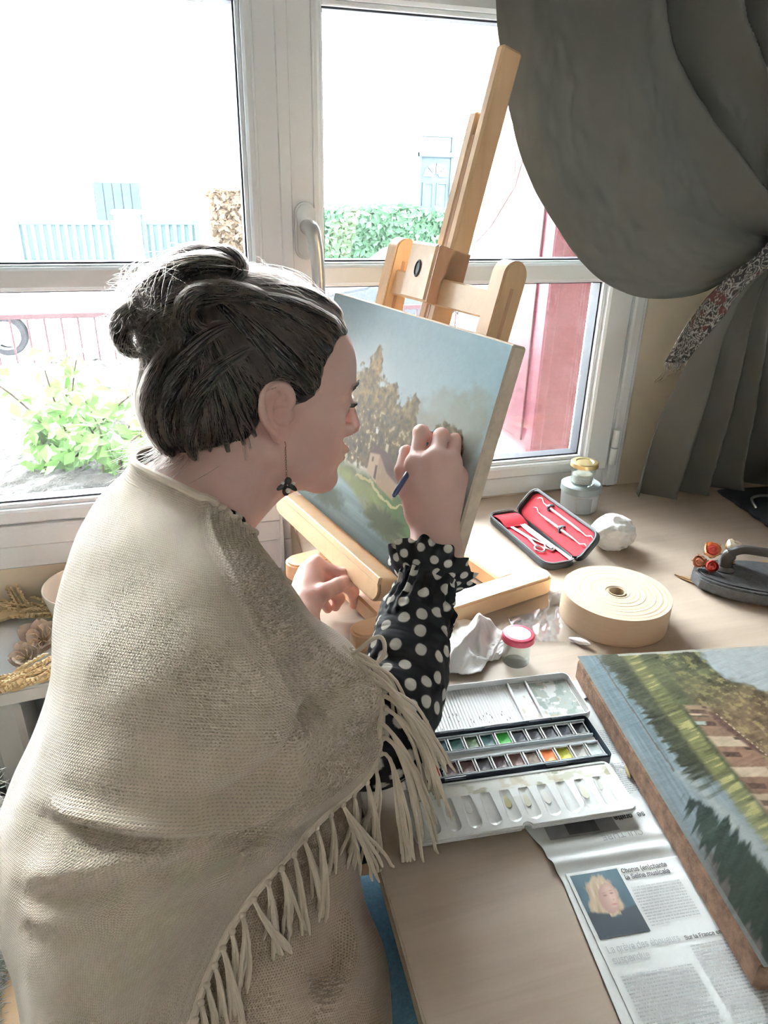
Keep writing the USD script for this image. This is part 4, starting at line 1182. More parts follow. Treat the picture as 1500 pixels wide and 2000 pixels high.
g_ = grid(np.concatenate([pp[..., :2], pz[..., None]], -1), flip=True)
part(page2, "portrait_print", g_, ph_mat, col=im_.reshape(-1, 3), label="printed portrait of a person with shoulder-length blond hair and dark top")
# dark photographs printed on the upper page
for (x0, x1, y0, y1, tone) in ((.002, .070, .034, .062, .28), (.022, .052, .037, .060, .10), (.140, .152, .150, .175, .14), (.165, .185, .16, .18, .25)):
    X_, Y_ = np.meshgrid(np.linspace(x0, x1, 24), np.linspace(y0, y1, 12), indexing="ij")
    q = NO + NX * X_[..., None] + NY * Y_[..., None]
    nz = fbm(np.stack([X_ * 120, Y_ * 120, X_ * 0 + tone], -1), 3, 71)
    cc = np.stack([tone * (.6 + .8 * nz)] * 3, -1) * [1, .99, 1.02]
    part(pg, "picture_print", grid(np.concatenate([q[..., :2], (news_z(q[..., 0], q[..., 1]) + (.0008 if tone > .2 else .0010))[..., None]], -1)), ph_mat, col=cc.reshape(-1, 3))
# small worn brush head lying on the paper
bm = thing("cotton_bud", "slim cotton bud with a stained tip lying on the newspaper", "cotton bud", (0.402, 0.465, ZT))
part(bm, "stick", tube([(0.412, 0.492, ZT + .0060), (0.400, 0.458, ZT + .0060)], .0014, 10), white_paper)
part(bm, "tip", tube([(0.401, 0.461, ZT + .0062), (0.3985, 0.453, ZT + .0060), (0.396, 0.446, ZT + .0054)], [.0016, .0028, .0008], 10), plain("ochre_stain", (0.40, 0.33, 0.16), rough=0.9))

# ------------------------------------------------------------------ second painting, lying flat
PA = np.array([0.423, 0.605, ZT + .0355])
PE = np.array([-0.15872, -0.98732, 0]); PH = np.array([0.98732, -0.15872, 0])
PL, PW = 0.3717, 0.50
old_edge = plain("worn_canvas_edge", (0.23, 0.135, 0.085), rough=0.85, var=0.5, scale=90, bump=0.6, bscale=300)
pt = thing("landscape_painting", "larger unframed landscape with riverside village lying flat on the newspaper", "painting", PA + PE * PL / 2 + PH * PW / 2 - [0, 0, .033])
part(pt, "stretcher", moved(box(0, PL, 0, PW, -.031, -.0004, .004), frame(PA, PE, PH, np.cross(PE, PH)) if np.cross(PE, PH)[2] > 0 else frame(PA + PE * PL, -PE, PH, np.cross(-PE, PH))), old_edge)
nu, nv = 460, 560
S_, H_ = np.meshgrid(np.linspace(0, 1, nu), np.linspace(0, PW, nv), indexing="ij")     # along the river, away from the river edge (m)
q3 = np.stack([S_ * PL * 1.0, H_, S_ * 0], -1)
m1, m2, m3 = fbm(q3 * 9, 4, 81) - .5, fbm(q3 * 45, 4, 82) - .5, fbm(q3 * 170, 3, 83) - .5
stroke = fbm(np.stack([S_ * 5, H_ * 420, S_ * 0], -1), 3, 84) - .5            # strokes that run along the river
blade = fbm(np.stack([(S_ * PL + H_ * .35) * 260, H_ * 24, S_ * 0], -1), 3, 85) - .5   # strokes that rise from it
edge_h = .030 + .010 * S_ + m1 * .012
pic = lerp((0.27, 0.36, 0.40), (0.36, 0.43, 0.46), smooth(.2, .6, S_ + stroke * .5)) * (1 + .45 * stroke)[..., None]
pic = over(pic, (0.17, 0.135, 0.10), smooth(.62, .80, S_ - H_ * 2.2 + stroke * .25) * .85)
pic = over(pic, (0.60, 0.62, 0.58), inside([(.50, .030), (.75, .050), (1.1, .075), (1.1, .130), (.80, .066), (.55, .046)], S_, H_, .012) * .85)
pic = over(pic, (0.20, 0.15, 0.11), .8 * (np.abs(H_ - .0235 - .006 * S_ + m2 * .002) < .0010) * (S_ < .5))
# dark green bank
gb = smooth(edge_h - .004, edge_h + .003, H_ + blade * .018) * (1 - smooth(.50, .60, S_ + blade * .15))
pic = pic + (np.array((0.095, 0.105, 0.06)) * (1 + 1.2 * m2[..., None] + .8 * blade[..., None]) - pic) * gb[..., None]
# sunlit grass band and the meadow behind
mid = .066 + .014 * S_
gr = (1 - smooth(.007, .016, np.abs(H_ - mid) + blade * .010))
pic = pic + (lerp((0.29, 0.29, 0.13), (0.36, 0.36, 0.16), S_) * (1 + 1.5 * blade[..., None]) - pic) * (gr * .92)[..., None]
pic = over(pic, (0.62, 0.56, 0.26), .75 * gr * (blade > .13))
far = smooth(mid + .004, mid + .012, H_ + m2 * .012)
pic = pic + (np.array((0.145, 0.155, 0.082)) * (1 + 1.4 * m2[..., None]) - pic) * far[..., None]
# tree masses, brown to green, and the pale sky beyond
tr_ = smooth(.092, .102, H_ + m2 * .02)
treec = lerp((0.14, 0.145, 0.08), (0.24, 0.165, 0.10), smooth(.08, .32, S_ + m1 * .3)) * (1 + 1.6 * m2[..., None] + .8 * m3[..., None])
pic = pic + (treec - pic) * tr_[..., None]
skyedge = .150 + .045 * smooth(.1, .3, S_ + m1 * .2) + m1 * .05 + m2 * .03 + .16 * smooth(.35, .6, S_) * (1 - smooth(.6, .95, S_))
pic = pic + (lerp((0.46, 0.51, 0.55), (0.60, 0.60, 0.55), H_ * 2) - pic) * smooth(-.004, .006, H_ - skyedge)[..., None]
pic = over(pic, (0.40, 0.34, 0.15), .5 * (m3 > .14) * tr_ * (H_ < skyedge))
# village along the far bank
hz = lambda s: .086 + .006 * s
blocks = [(.255, .300, .026, (0.42, 0.30, 0.21)), (.305, .385, .030, (0.34, 0.215, 0.15)), (.385, .425, .036, (0.62, 0.49, 0.36)), (.425, .500, .040, (0.36, 0.22, 0.155)), (.500, .535, .048, (0.64, 0.50, 0.37)), (.535, .590, .050, (0.34, 0.205, 0.145)), (.590, .640, .060, (0.62, 0.48, 0.35)), (.640, .80, .075, (0.42, 0.27, 0.19)), (.80, .95, .07, (0.34, 0.2, 0.15))]
for (s0, s1, hh, c) in blocks:
    b0 = hz(s0) - .004
    pic = over(pic, np.array(c) * (1 + .5 * m2[..., None]), inside([(s0, b0), (s1, b0 + .002), (s1 + .01, b0 + hh), (s0 + .01, b0 + hh)], S_, H_, .0035))
    if s1 - s0 > .04:
        pic = over(pic, (0.15, 0.09, 0.07), .85 * inside([(s0 + .02, b0 + .003), (s0 + .038, b0 + .003), (s0 + .044, b0 + .019), (s0 + .026, b0 + .020)], S_, H_, .0018))
    pic = over(pic, (0.10, 0.06, 0.05), .9 * inside([(s0 + .010, b0 + hh * .72), (s0 + .020, b0 + hh * .72), (s0 + .022, b0 + hh * .90), (s0 + .012, b0 + hh * .90)], S_, H_, .002))
pic = over(pic, (0.19, 0.105, 0.085), .95 * inside([(.285, .104), (.30, .112), (.455, .128), (.50, .135), (.43, .118), (.34, .106)], S_, H_, .003))
pic = over(pic, (0.62, 0.50, 0.38), .8 * (np.abs(H_ - (.112 + (S_ - .30) * .105)) < .0009) * (S_ > .30) * (S_ < .47) * (np.sin(S_ * 420) > 0))
pic = over(pic, (0.46, 0.22, 0.13), .9 * inside([(.50, .135), (.53, .13), (.585, .142), (.62, .17), (.56, .19), (.50, .17)], S_, H_, .004))
pic = over(pic, (0.78, 0.62, 0.50), .8 * (m3 > .16) * inside([(.49, .13), (.62, .14), (.64, .20), (.49, .19)], S_, H_, .006))
pic = over(pic, (0.55, 0.66, 0.60), .9 * inside([(.325, .083), (.338, .083), (.342, .092), (.328, .094)], S_, H_, .002))
pic = over(pic, (0.78, 0.58, 0.44), .9 * inside([(.292, .083), (.300, .084), (.303, .094), (.296, .096)], S_, H_, .002))
# the big dark-green bush hanging over the water, near corner
bl2 = fbm(np.stack([(S_ * PL + H_ * .9) * 210, H_ * 30, S_ * 0], -1), 3, 88) - .5
bush = inside([(.575, .024), (.64, .046), (.72, .050), (.80, .056), (.90, .062), (1.05, .09), (1.05, .006), (.90, .004), (.80, .010), (.68, .016)], S_ + bl2 * .05, H_ + bl2 * .034, .004)
pic = pic + (np.array((0.035, 0.060, 0.042)) * (1 + 1.6 * bl2[..., None]) - pic) * (bush * .93)[..., None]
# bare primed margin at the river edge
pic = over(pic, (0.36, 0.38, 0.36), .6 * (H_ < .004 + .002 * m1) )
pic = over(pic, (0.62, 0.60, 0.54), .8 * (S_ < .012 + m2 * .01) * (H_ > .05))
pic = np.clip(pic ** 1.1 * .52 * (1 + .25 * m3[..., None]), .008, .9)
P = PA + PE * (S_ * PL)[..., None] + PH * H_[..., None] + np.array([0, 0, 1.0]) * (.0002 + .0003 * (blade + bl2))[..., None]
g_ = grid(P)
if np.cross(*(np.diff(g_[0][g_[1][0]], axis=0)))[2] < 0: g_ = grid(P, flip=True)
part(pt, "picture", g_, painted("varnished_oil", rough=0.38, coat=0.12, bump=0.15, bscale=300), col=pic.reshape(-1, 3))

# ------------------------------------------------------------------ watercolour box
enamel = plain("white_enamel_tin", (0.84, 0.85, 0.85), rough=0.22, coat=0.4)
tin_dark = plain("dark_lacquer_tin", (0.045, 0.06, 0.08), rough=0.3)
tin_grey = plain("grey_lacquer_tin", (0.42, 0.45, 0.47), rough=0.3)
pan_white = plain("pan_plastic", (0.78, 0.80, 0.80), rough=0.35)
BA = math.radians(-4.5)
BX, BY = np.array([math.cos(BA), math.sin(BA), 0]), np.array([-math.sin(BA), math.cos(BA), 0])
BO = np.array([0.2835, 0.5065, ZT + .0055])
BM = frame(BO, BX, BY, (0, 0, 1))
wb = thing("watercolour_box", "open white enamel watercolour box with two rows of paint pans", "paint box", BO - [0, 0, .0055 - .0055])
hl, hd = 0.1075, 0.0315
def solid(m):
    v, f = mesh_arrays(m)
    return manifold3d.Manifold(manifold3d.Mesh(v.astype(np.float32), f.astype(np.uint32)))
tr_p = rounded(sg.box(-hl, -hd, hl, hd), .006)
tray = solid(slab(tr_p, 0, .0125, .0012)) - solid(extrude(tr_p.buffer(-.0015), .0012, .03))
part(wb, "tray", moved(mesh_arrays(tray), BM), tin_dark)
part(wb, "pan_rail", moved(cat(box(-hl + .004, hl - .004, .0045, .0065, .001, .0095, .0005), box(-hl + .004, hl - .004, -.0065, -.0045, .001, .0095, .0005), box(-hl + .004, hl - .004, .0255, .0275, .001, .0105, .0005), box(-hl + .004, hl - .004, -.0278, -.0255, .001, .0105, .0005)), BM), tin_grey)
part(wb, "middle_gutter", moved(box(-hl + .003, hl - .003, -.0046, .0046, .001, .0060, .0008), BM), enamel)
upper = [(0.07, 0.12, 0.17), (0.05, 0.10, 0.14), (0.045, 0.10, 0.13), (0.03, 0.10, 0.085), (0.06, 0.105, 0.045), (0.02, 0.075, 0.075), (0.03, 0.30, 0.035), (0.02, 0.025, 0.035), (0.018, 0.018, 0.022), (0.018, 0.02, 0.026), (0.014, 0.018, 0.028), (0.012, 0.014, 0.018)]
lower = [(0.20, 0.02, 0.03), (0.62, 0.035, 0.035), (0.075, 0.03, 0.035), (0.085, 0.042, 0.03), (0.03, 0.025, 0.03), (0.05, 0.025, 0.03), (0.13, 0.06, 0.05), (0.15, 0.11, 0.085), (0.78, 0.20, 0.06), (0.38, 0.35, 0.035), (0.30, 0.29, 0.26), (0.42, 0.46, 0.46)]
prng = np.random.default_rng(33)
pan_shell = solid(box(-.0078, .0078, -.0093, .0093, 0, .0085, .0007)) - solid(box(-.0069, .0069, -.0084, .0084, .0012, .02, .0004))
pan_shell = mesh_arrays(pan_shell)
for row, cols in ((0, upper), (1, lower)):
    for k, c in enumerate(cols):
        px = -.0965 + k * .01725 + (.0022 if (row and k > 1) else 0)
        py = .0158 if row == 0 else -.0158
        Mp = frame(BO + BX * px + BY * py + np.array([0, 0, .0013]), BX, BY, (0, 0, 1))
        pn = part(wb, "paint_pan", moved(pan_shell, Mp), pan_white)
        A, B = np.meshgrid(np.linspace(-.0068, .0068, 9), np.linspace(-.0083, .0083, 9), indexing="ij")
        dish = .0068 - .0016 * (1 - (A / .007) ** 2) * (1 - (B / .0085) ** 2) * prng.uniform(.3, 1.4) + prng.normal(0, .00018, A.shape)
        cake = np.stack([A, B, dish], -1)
        name = f"cake_{row}_{k}"
        part(pn, "paint_cake", moved(sheet(cake, .004), Mp), plain(name, c, rough=0.5, var=0.25, scale=260, spec=0.3), smooth=True)
# lids: upper one with mixing wells and printed card, lower one a palette with ten wells
def lid_shell(p, deep):
    return solid(slab(p, 0, deep, .0012)) - solid(slab(p.buffer(-.0024), .0013, deep + .02, .0008))
LU = frame(BO + BX * .010 + BY * (hd + .0022) + np.array([0, 0, .0018]), BX, BY * math.cos(.06) + np.array([0, 0, math.sin(.06)]), np.array([0, 0, math.cos(.06)]) - BY * math.sin(.06))
up_p = rounded(sg.box(-hl, 0, hl, .070), .009)
ul = part(wb, "mixing_lid", moved(mesh_arrays(lid_shell(up_p, .0095)), LU), enamel)
part(ul, "well_divider", moved(cat(box(.030, .033, .003, .066, .001, .0058, .001), box(.052, .055, .003, .066, .001, .0062, .001)), LU), enamel)
A, B = np.meshgrid(np.linspace(-hl + .004, .028, 220), np.linspace(.0035, .0665, 60), indexing="ij")
crd = np.stack([A, B, .0020 + .0005 * np.sin(A * 2 * np.pi / .0036)], -1)
crd[..., 2] += .0006 * np.exp(-((B - .003) / .004) ** 2)
card = part(ul, "ribbed_card", moved(sheet(crd, .0008), LU), enamel, smooth=True)
mks = []
for k in range(26):
    mx, my = prng.uniform(-.095, .02), prng.uniform(.006, .028)
    mks.append(box(mx, mx + .0006, my, my + prng.uniform(.001, .0045), .0024, .0029, .0001))
part(card, "ink_mark", moved(cat(*mks), LU), ink, smooth=False, kind="stuff")
def stain_patch(parent, name, x0, x1, y0, y1, M, base, tones, seed, z, thr=.12, sc=90):
    A, B = np.meshgrid(np.linspace(x0, x1, 130), np.linspace(y0, y1, 70), indexing="ij")
    q = np.stack([A * sc, B * sc, A * 0], -1)
    c = np.broadcast_to(np.asarray(base, float), A.shape + (3,)).copy()
    for i, tcol in enumerate(tones):
        w = fbm(q + i * 7.3, 4, seed + i) - .5
        c = over(c, tcol, .75 * smooth(thr, thr + .05, w))
    g = grid(moved((np.stack([A, B, np.broadcast_to(z(A, B) if callable(z) else z, A.shape)], -1).reshape(-1, 3), np.zeros((0, 3), int)), M)[0].reshape(A.shape + (3,)))
    return part(parent, name, g, paint_film, col=c.reshape(-1, 3))
paint_film = painted("dried_wash", rough=0.25, coat=0.4)
stain_patch(ul, "paint_wash", .056, hl - .005, .005, .064, LU, (0.80, 0.81, 0.80), [(0.40, 0.47, 0.42), (0.50, 0.55, 0.52), (0.56, 0.50, 0.36), (0.34, 0.42, 0.38)], 91, .00215, .04)
stain_patch(ul, "paint_wash", .034, .051, .005, .064, LU, (0.80, 0.81, 0.80), [(0.60, 0.52, 0.42), (0.55, 0.60, 0.56)], 95, .00215, .10)
LD = frame(BO + BX * -.0075 - BY * (hd + .0015) + np.array([0, 0, .0016]), BX, BY, (0, 0, 1))
lw_p = rounded(sg.box(-hl, -.064, hl, 0), .008).difference(sg.Point(-.003, -.064).buffer(.0036))
base_l = solid(slab(lw_p, .004, .0088, .0016))
wells = []
for k in range(10):
    wx = -.0885 + k * .0193
    wp = sg.LineString([(wx + .0004, -.0215), (wx, -.0515)]).buffer(.0074, quad_segs=6)
    cav = manifold3d.Manifold.batch_hull([manifold3d.Manifold.sphere(.0074, 24).translate((wx + .0004, -.0225, .0138)), manifold3d.Manifold.sphere(.0074, 24).translate((wx, -.0510, .0118))])
    wells.append(cav)
pal = base_l
for c_ in wells:
    pal = pal - c_
pal = pal - solid(slab(sg.Polygon([(-hl + .005, -.0195), (hl - .005, -.0195), (hl - .005, -.004), (-hl + .005, -.004)]), .0080, .02, .0004))
plain_under = plain("palette_enamel", (0.80, 0.815, 0.80), rough=0.2, coat=0.5, var=0.03, scale=60)
pd = part(wb, "palette_lid", moved(mesh_arrays(pal), LD), plain_under)
part(pd, "palette_rim", moved(slab(lw_p.buffer(-.0015), .0012, .0042, .0010), LD), enamel)
stain_patch(pd, "paint_wash", -hl + .006, hl - .006, -.0190, -.0045, LD, (0.74, 0.74, 0.69), [(0.55, 0.54, 0.42), (0.38, 0.33, 0.20), (0.58, 0.52, 0.40), (0.30, 0.30, 0.16)], 101, .00815, .10, 75)
for k, (wx, sd) in enumerate(((-.0885, 1), (-.0692, 2), (-.0499, 3), (-.0113, 4), (.008, 5), (.0273, 6), (.0659, 8), (.0852, 9))):
    part(pd, "dried_paint", moved(lathe([(0, .0003), (.0025, .0003), (.004, .0001), (.0042, -.0002), (0, -.0002)], sides=14), LD @ frame((wx + prng.uniform(-.001, .001), -.026 - .008 * prng.uniform(0, 1), .0062), (1, 0, 0), (0, 1.9, 0), (0, 0, 1))), plain(f"wash_{k}", [(0.55, 0.52, 0.42), (0.60, 0.60, 0.52), (0.62, 0.64, 0.60), (0.42, 0.38, 0.20), (0.58, 0.56, 0.46), (0.66, 0.66, 0.60), (0.64, 0.62, 0.52), (0.68, 0.68, 0.64)][k], rough=.3))
for (hx, yy) in ((-.060, -hd), (.045, -hd), (-.07, hd), (-.02, hd), (.03, hd), (.078, hd)):
    part(wb, "hinge", moved(tube([(hx - .011, yy - np.sign(-yy) * -.0010 * 0, .0112), (hx + .011, yy, .0112)], .0017, 8), BM), tin_dark)

# ------------------------------------------------------------------ radiator, its shelf and what stands on it
rad_mat = plain("radiator_enamel", (0.62, 0.65, 0.66), rough=0.4)
shelf_mat = plain("shelf_white", (0.80, 0.83, 0.84), rough=0.4, var=0.04, scale=14)
single("radiator_shelf", slab(sg.Polygon([(-1.0, 0.845), (-0.06, 0.925), (-0.06, 1.135), (-1.0, 1.135)]), 0.612, 0.636, .003), shelf_mat, "white shelf board resting on the radiator below the window", "shelf")
rd = thing("radiator", "white column radiator under the shelf at the window", "radiator", (-0.45, 1.02, 0.0))
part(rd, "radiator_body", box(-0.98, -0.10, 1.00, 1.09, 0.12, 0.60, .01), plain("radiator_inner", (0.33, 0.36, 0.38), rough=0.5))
for k in range(11):
    x = -0.965 + k * .082
    part(rd, "radiator_column", box(x, x + .046, .925 + (x + .1) * .06, 1.00, 0.10, 0.609, .008), rad_mat)
part(rd, "foot", cat(box(-.92, -.88, 1.0, 1.08, 0, .13, .004)), rad_mat)
part(rd, "foot", cat(box(-.20, -.16, 1.0, 1.08, 0, .13, .004)), rad_mat)
cer = plain("cream_ceramic", (0.84, 0.78, 0.68), rough=0.3, coat=0.4)
bo = (-0.168, 1.052, 0.636)
bw = thing("ceramic_bowl", "round cream ceramic bowl on the radiator shelf", "bowl", bo)
part(bw, "bowl", lathe([(0, 0), (.026, 0), (.028, .004), (.045, .022), (.060, .048), (.066, .074), (.0655, .077), (.063, .076), (.057, .050), (.042, .026), (.02, .012), (0, .010)], bo, 64), cer)
straw = plain("wheat_straw", (0.62, 0.47, 0.27), rough=0.8, var=0.25, scale=90)
wrng = np.random.default_rng(17)
wt = thing("wheat_wreath", "braided wreath of dried wheat ears lying on the radiator shelf", "wreath", (-0.30, 1.0, 0.636))
def ear(p, d, L, up):
    a, b, n = basis(d)
    out = []
    for i in range(7):
        for s in (-1, 1, 0):
            q = np.asarray(p) + n * L * i / 7 + (a * s * .0045 if s else b * .004)
            out.append(tube([q, q + n * .006 + (a * s * .0035 if s else b * .002), q + n * .013], [.0012, .0030, .0004], 5))
    return cat(*out)
for (ctr, r0, r1, a0, a1, n) in (((-.285, 1.000, .648), .120, .098, math.radians(-165), math.radians(-22), 22), ((-.285, 1.000, .648), .115, .098, math.radians(15), math.radians(165), 18)):
    for k in range(n):
        a = a0 + (a1 - a0) * (k + .5) / n
        for j in range(2):
            rr_ = wrng.uniform(-.014, .014)
            p = np.array([ctr[0] + (r0 + rr_) * math.cos(a), ctr[1] + (r1 + rr_) * math.sin(a), ctr[2] + wrng.uniform(-.004, .012)])
            dr = np.array([-math.sin(a), math.cos(a), wrng.uniform(-.1, .3)]) + wrng.normal(0, .25, 3)
            part(wt, "wheat_ear", ear(p, dr, .045, 1), straw)
th = np.linspace(0, 2 * math.pi, 80)
part(wt, "straw_ring", tube(np.stack([-.285 + .115 * np.cos(th), 1.0 + .097 * np.sin(th), .648 + .002 * np.sin(th * 20)], 1), .0085, 8, caps=False), straw)
dry_petal = leafy("dried_petal", (0.62, 0.53, 0.46)); dry_heart = plain("dried_heart", (0.30, 0.23, 0.17), rough=0.9)
def dried_flower(label, c, r, n, seed, axis=(0, -.4, 1)):
    g = np.random.default_rng(seed)
    t = thing("dried_flower", label, "dried flower", np.asarray(c) - [0, 0, .012])
    a, b, nn_ = basis(np.asarray(axis, float) + 1e-3)
    M = frame(c, a * r, b * r, nn_ * r)
    for k in range(n):
        ph = 2 * math.pi * k / n + g.uniform(-.2, .2); op = g.uniform(.25, .95)
        T_, S_2 = np.meshgrid(np.linspace(0, 1, 7), np.linspace(-1, 1, 5), indexing="ij")
        w = .42 * np.sin(np.pi * np.clip(T_ * .85 + .1, 0, 1))
        rad_ = .1 + T_ * op; z = T_ * (1.05 - op) + .18 * S_2 ** 2 + .08 * np.sin(T_ * 9 + k)
        x, y = rad_, S_2 * w
        part(t, "petal", moved(sheet(np.stack([x * math.cos(ph) - y * math.sin(ph), x * math.sin(ph) + y * math.cos(ph), z], -1), .03), M), dry_petal, smooth=True)
    part(t, "heart", moved(trimesh.creation.icosphere(2, .22), M), dry_heart)
    st = [tube([(0, 0, .1), (.3 * math.cos(k * 1.1), .3 * math.sin(k * 1.1), .5), (.5 * math.cos(k * 1.1 + .4), .5 * math.sin(k * 1.1 + .4), .62)], .02, 5) for k in range(7)]
    part(t, "stamens", moved(cat(*st), M), straw)
dried_flower("pale dried flower with open petals inside the wheat wreath", (-.232, 0.985, .662), .036, 8, 3, (.1, -.7, .8))
dried_flower("smaller dried flower lying nearest the shelf edge inside the wreath", (-.248, 0.952, .656), .028, 7, 4, (-.2, -.6, .7))
dried_flower("dried flower touching the foot of the cream bowl", (-.205, 1.000, .658), .026, 6, 5, (.3, -.3, .9))
# ------------------------------------------------------------------ curtain tied back beside the window
def weave(name, color, rough=0.9, trans=0.12):
    c = np.asarray(color, float)
    nodes = {"tc": ("texture_coordinate", {}), "n": ("noise_texture", {"scale": 900, "detail": 2}), "n2": ("noise_texture", {"scale": 7, "detail": 3}), "b": ("bump", {"strength": 0.25, "distance": 0.0006}),
             "r": ("rgb_ramp", {"ramp": [(0.3, c * .88), (0.7, c * 1.1)]}),
             "p": ("principled_bsdf", {"roughness": rough, "sheen_weight": 0.15, "sheen_roughness": 0.5}), "t": ("translucent_bsdf", {"color": c}), "m": ("mix_closure", {"fac": trans})}
    return material(name, nodes, [("tc.object", "n.vector"), ("tc.object", "n2.vector"), ("n2.fac", "r.fac"), ("r.color", "p.base_color"), ("n.fac", "b.height"), ("b.normal", "p.normal"), ("p.BSDF", "m.closure1"), ("t.BSDF", "m.closure2")], "m.closure")
curtain_mat = weave("curtain_cloth", (0.165, 0.168, 0.150), trans=0.3)
TIE = np.array([0.963, 0.958, 1.211])
ct = thing("curtain", "heavy grey-green curtain swept aside and tied back right of the window", "curtain", (1.0, 1.05, ZT))
ns, nt = 320, 130
left = spline([(0.423, 1.003, 1.765), (0.425, 1.000, 1.597), (0.429, 0.993, 1.496), (0.445, 0.988, 1.416), (0.486, 0.981, 1.311), (0.555, 0.972, 1.220), (0.618, 0.967, 1.165), (0.721, 0.963, 1.135), (0.818, 0.958, 1.151), (0.897, 0.956, 1.188), TIE + [0, -.004, -.012]], nt)
right = spline([(1.265, 1.023, 1.765), (1.246, 1.018, 1.597), (1.200, 1.009, 1.467), (1.125, 0.995, 1.355), (1.042, 0.977, 1.272), TIE + [.012, .004, .020]], nt)
midl = spline([(0.865, 1.014, 1.765), (0.860, 1.009, 1.597), (0.865, 1.000, 1.486), (0.879, 0.986, 1.393), (0.916, 0.972, 1.290), TIE + [.004, .0, .004]], nt)
s = np.linspace(0, 1, ns); t = np.linspace(0, 1, nt)
Sg, Tg = np.meshgrid(s, t, indexing="ij")
w0 = (1 - Sg) * (1 - 2 * Sg).clip(0) ; 
def mix3(a, b, c, q):
    """Quadratic blend a - b - c over q with b at 0.55."""
    k = .55
    la, lb, lc = (q - k) * (q - 1) / (k), q * (q - 1) / (k * (k - 1)), q * (q - k) / (1 - k)
    return la[..., None] * a + lb[..., None] * b + lc[..., None] * c
P = mix3(left[None], midl[None], right[None], Sg)
# folds: overlapping pleats that gather towards the tie, soft swells on the outer drape, small crush wrinkles
gather = (1 - Tg)
wob = .020 * np.sin(Tg * 5 + Sg * 7) + .012 * np.sin(Tg * 11 + 2)
lift = np.zeros_like(Sg)
for (s0, s1, w, h) in ((.205, .42, .10, .045), (.335, .52, .06, .070), (.425, .60, .05, .070), (.52, .68, .05, .070), (.66, .76, .07, .08), (.84, .85, .07, .08)):
    e = s0 + (s1 - s0) * Tg + wob                                # the overlapping edge of a pleat
    x = Sg - e
    prof_p = np.where(x < 0, np.exp(x / w * 1.6) * smooth(-w * 2.2, 0, x), 1 - smooth(0, .014, x))
    prof_p = prof_p - .55 * np.exp(-((x - .020) / .018) ** 2)
    lift += h * prof_p * (.25 + .75 * gather ** .6) * smooth(0, .05, 1.02 - Tg)
soft_ = .016 * np.sin(Sg * 34 + Tg * 3.0) * (1 - smooth(.30, .42, Sg)) * (.3 + .7 * gather)
wr = (fbm(np.stack([Sg * 9 + Tg * 3, Tg * 4 - Sg * 2, Sg * 0], -1), 4, 121) - .5) * .018 - (np.abs(fbm(np.stack([Sg * 15 - Tg * 7, Tg * 8 + Sg * 5, Sg * 0], -1), 3, 122) - .5) * 2 - .3) * .010
P[..., 1] += -lift - soft_ - wr * (1 - .5 * Sg) + .022 * np.exp(-(Sg / .05) ** 2)
P[..., 1] -= .030 * np.sin(np.pi * np.clip(Sg * 1.2, 0, 1)) * np.sin(np.pi * np.clip(Tg * 1.05, 0, 1))
part(ct, "swag", sheet(P, .0012), curtain_mat, smooth=True)
# the tail below the tie
nb = 90
tl = spline([(0.868, 0.955, 1.178), (0.826, 0.965, 1.120), (0.815, 0.990, 1.010), (0.812, 1.020, 0.904), (0.817, 1.055, 0.770), (0.818, 1.058, 0.757)], nb)
tr2 = spline([TIE + [.033, .0, -.020], (1.07, 0.98, 1.06), (1.18, 1.01, 0.94), (1.28, 1.04, 0.84), (1.36, 1.065, 0.756)], nb)
Sg, Tg = np.meshgrid(np.linspace(0, 1, 170), np.linspace(0, 1, nb), indexing="ij")
P = tl[None] * (1 - Sg)[..., None] + tr2[None] * Sg[..., None]
ph = Sg * 6.4 + .12 * np.sin(Tg * 5 + Sg * 9)
saw = (ph % 1.0)
pleat = np.where(saw < .72, saw / .72, (1 - saw) / .28)
P[..., 1] += -.050 * (pleat - .5) * (.35 + .65 * Tg) + (fbm(np.stack([Sg * 12, Tg * 3, Sg * 0], -1), 3, 131) - .5) * .012
P[..., 1] = np.minimum(P[..., 1], 1.125)
part(ct, "tail", sheet(P, .0012), curtain_mat, smooth=True)

# paisley scarf that ties the curtain
def paisley(U, V, seed):
    """Dark ground with pale outlined teardrops, dots and scrolls. U, V in metres."""
    g = np.random.default_rng(seed)
    c = np.broadcast_to(np.array([0.035, 0.032, 0.034]), U.shape + (3,)).copy()
    pale = (0.42, 0.40, 0.37)
    red = fbm(np.stack([U * 22, V * 22, U * 0], -1), 2, seed) 
    c = over(c, (0.14, 0.045, 0.045), .8 * smooth(.56, .62, red))
    wob = fbm(np.stack([U * 160, V * 160, U * 0], -1), 3, seed + 1) - .5
    c = over(c, pale, .75 * (np.abs(wob) < .010))
    for k in range(60):
        cx, cy = g.uniform(U.min(), U.max()), g.uniform(V.min(), V.max())
        a = g.uniform(0, 6.28); r = g.uniform(.005, .011)
        x = (U - cx) * math.cos(a) + (V - cy) * math.sin(a); y = -(U - cx) * math.sin(a) + (V - cy) * math.cos(a)
        y = y - x * x / r * .5
        d = np.hypot(x / (1.7 * r), y / (r * (.75 - .35 * np.clip(x / r, -1, 1.6)) + 1e-5))
        c = over(c, (0.035, 0.032, 0.034), (d < 1.05) * .9)
        c = over(c, pale, .9 * ((np.abs(d - 1) < .09) | (np.abs(d - .55) < .08)))
        if k % 4 == 0:
            c = over(c, (0.60, 0.56, 0.52), ((U - cx) ** 2 + (V - cy) ** 2 < (.0016) ** 2) * .95)
    return c
scarf_mat = painted("scarf_print", rough=0.8)
thread_mat = plain("scarf_thread", (0.10, 0.09, 0.09), rough=0.9)
sf = thing("paisley_scarf", "dark paisley printed scarf with frayed end tying back the curtain", "scarf", (0.90, 0.95, 0.938))
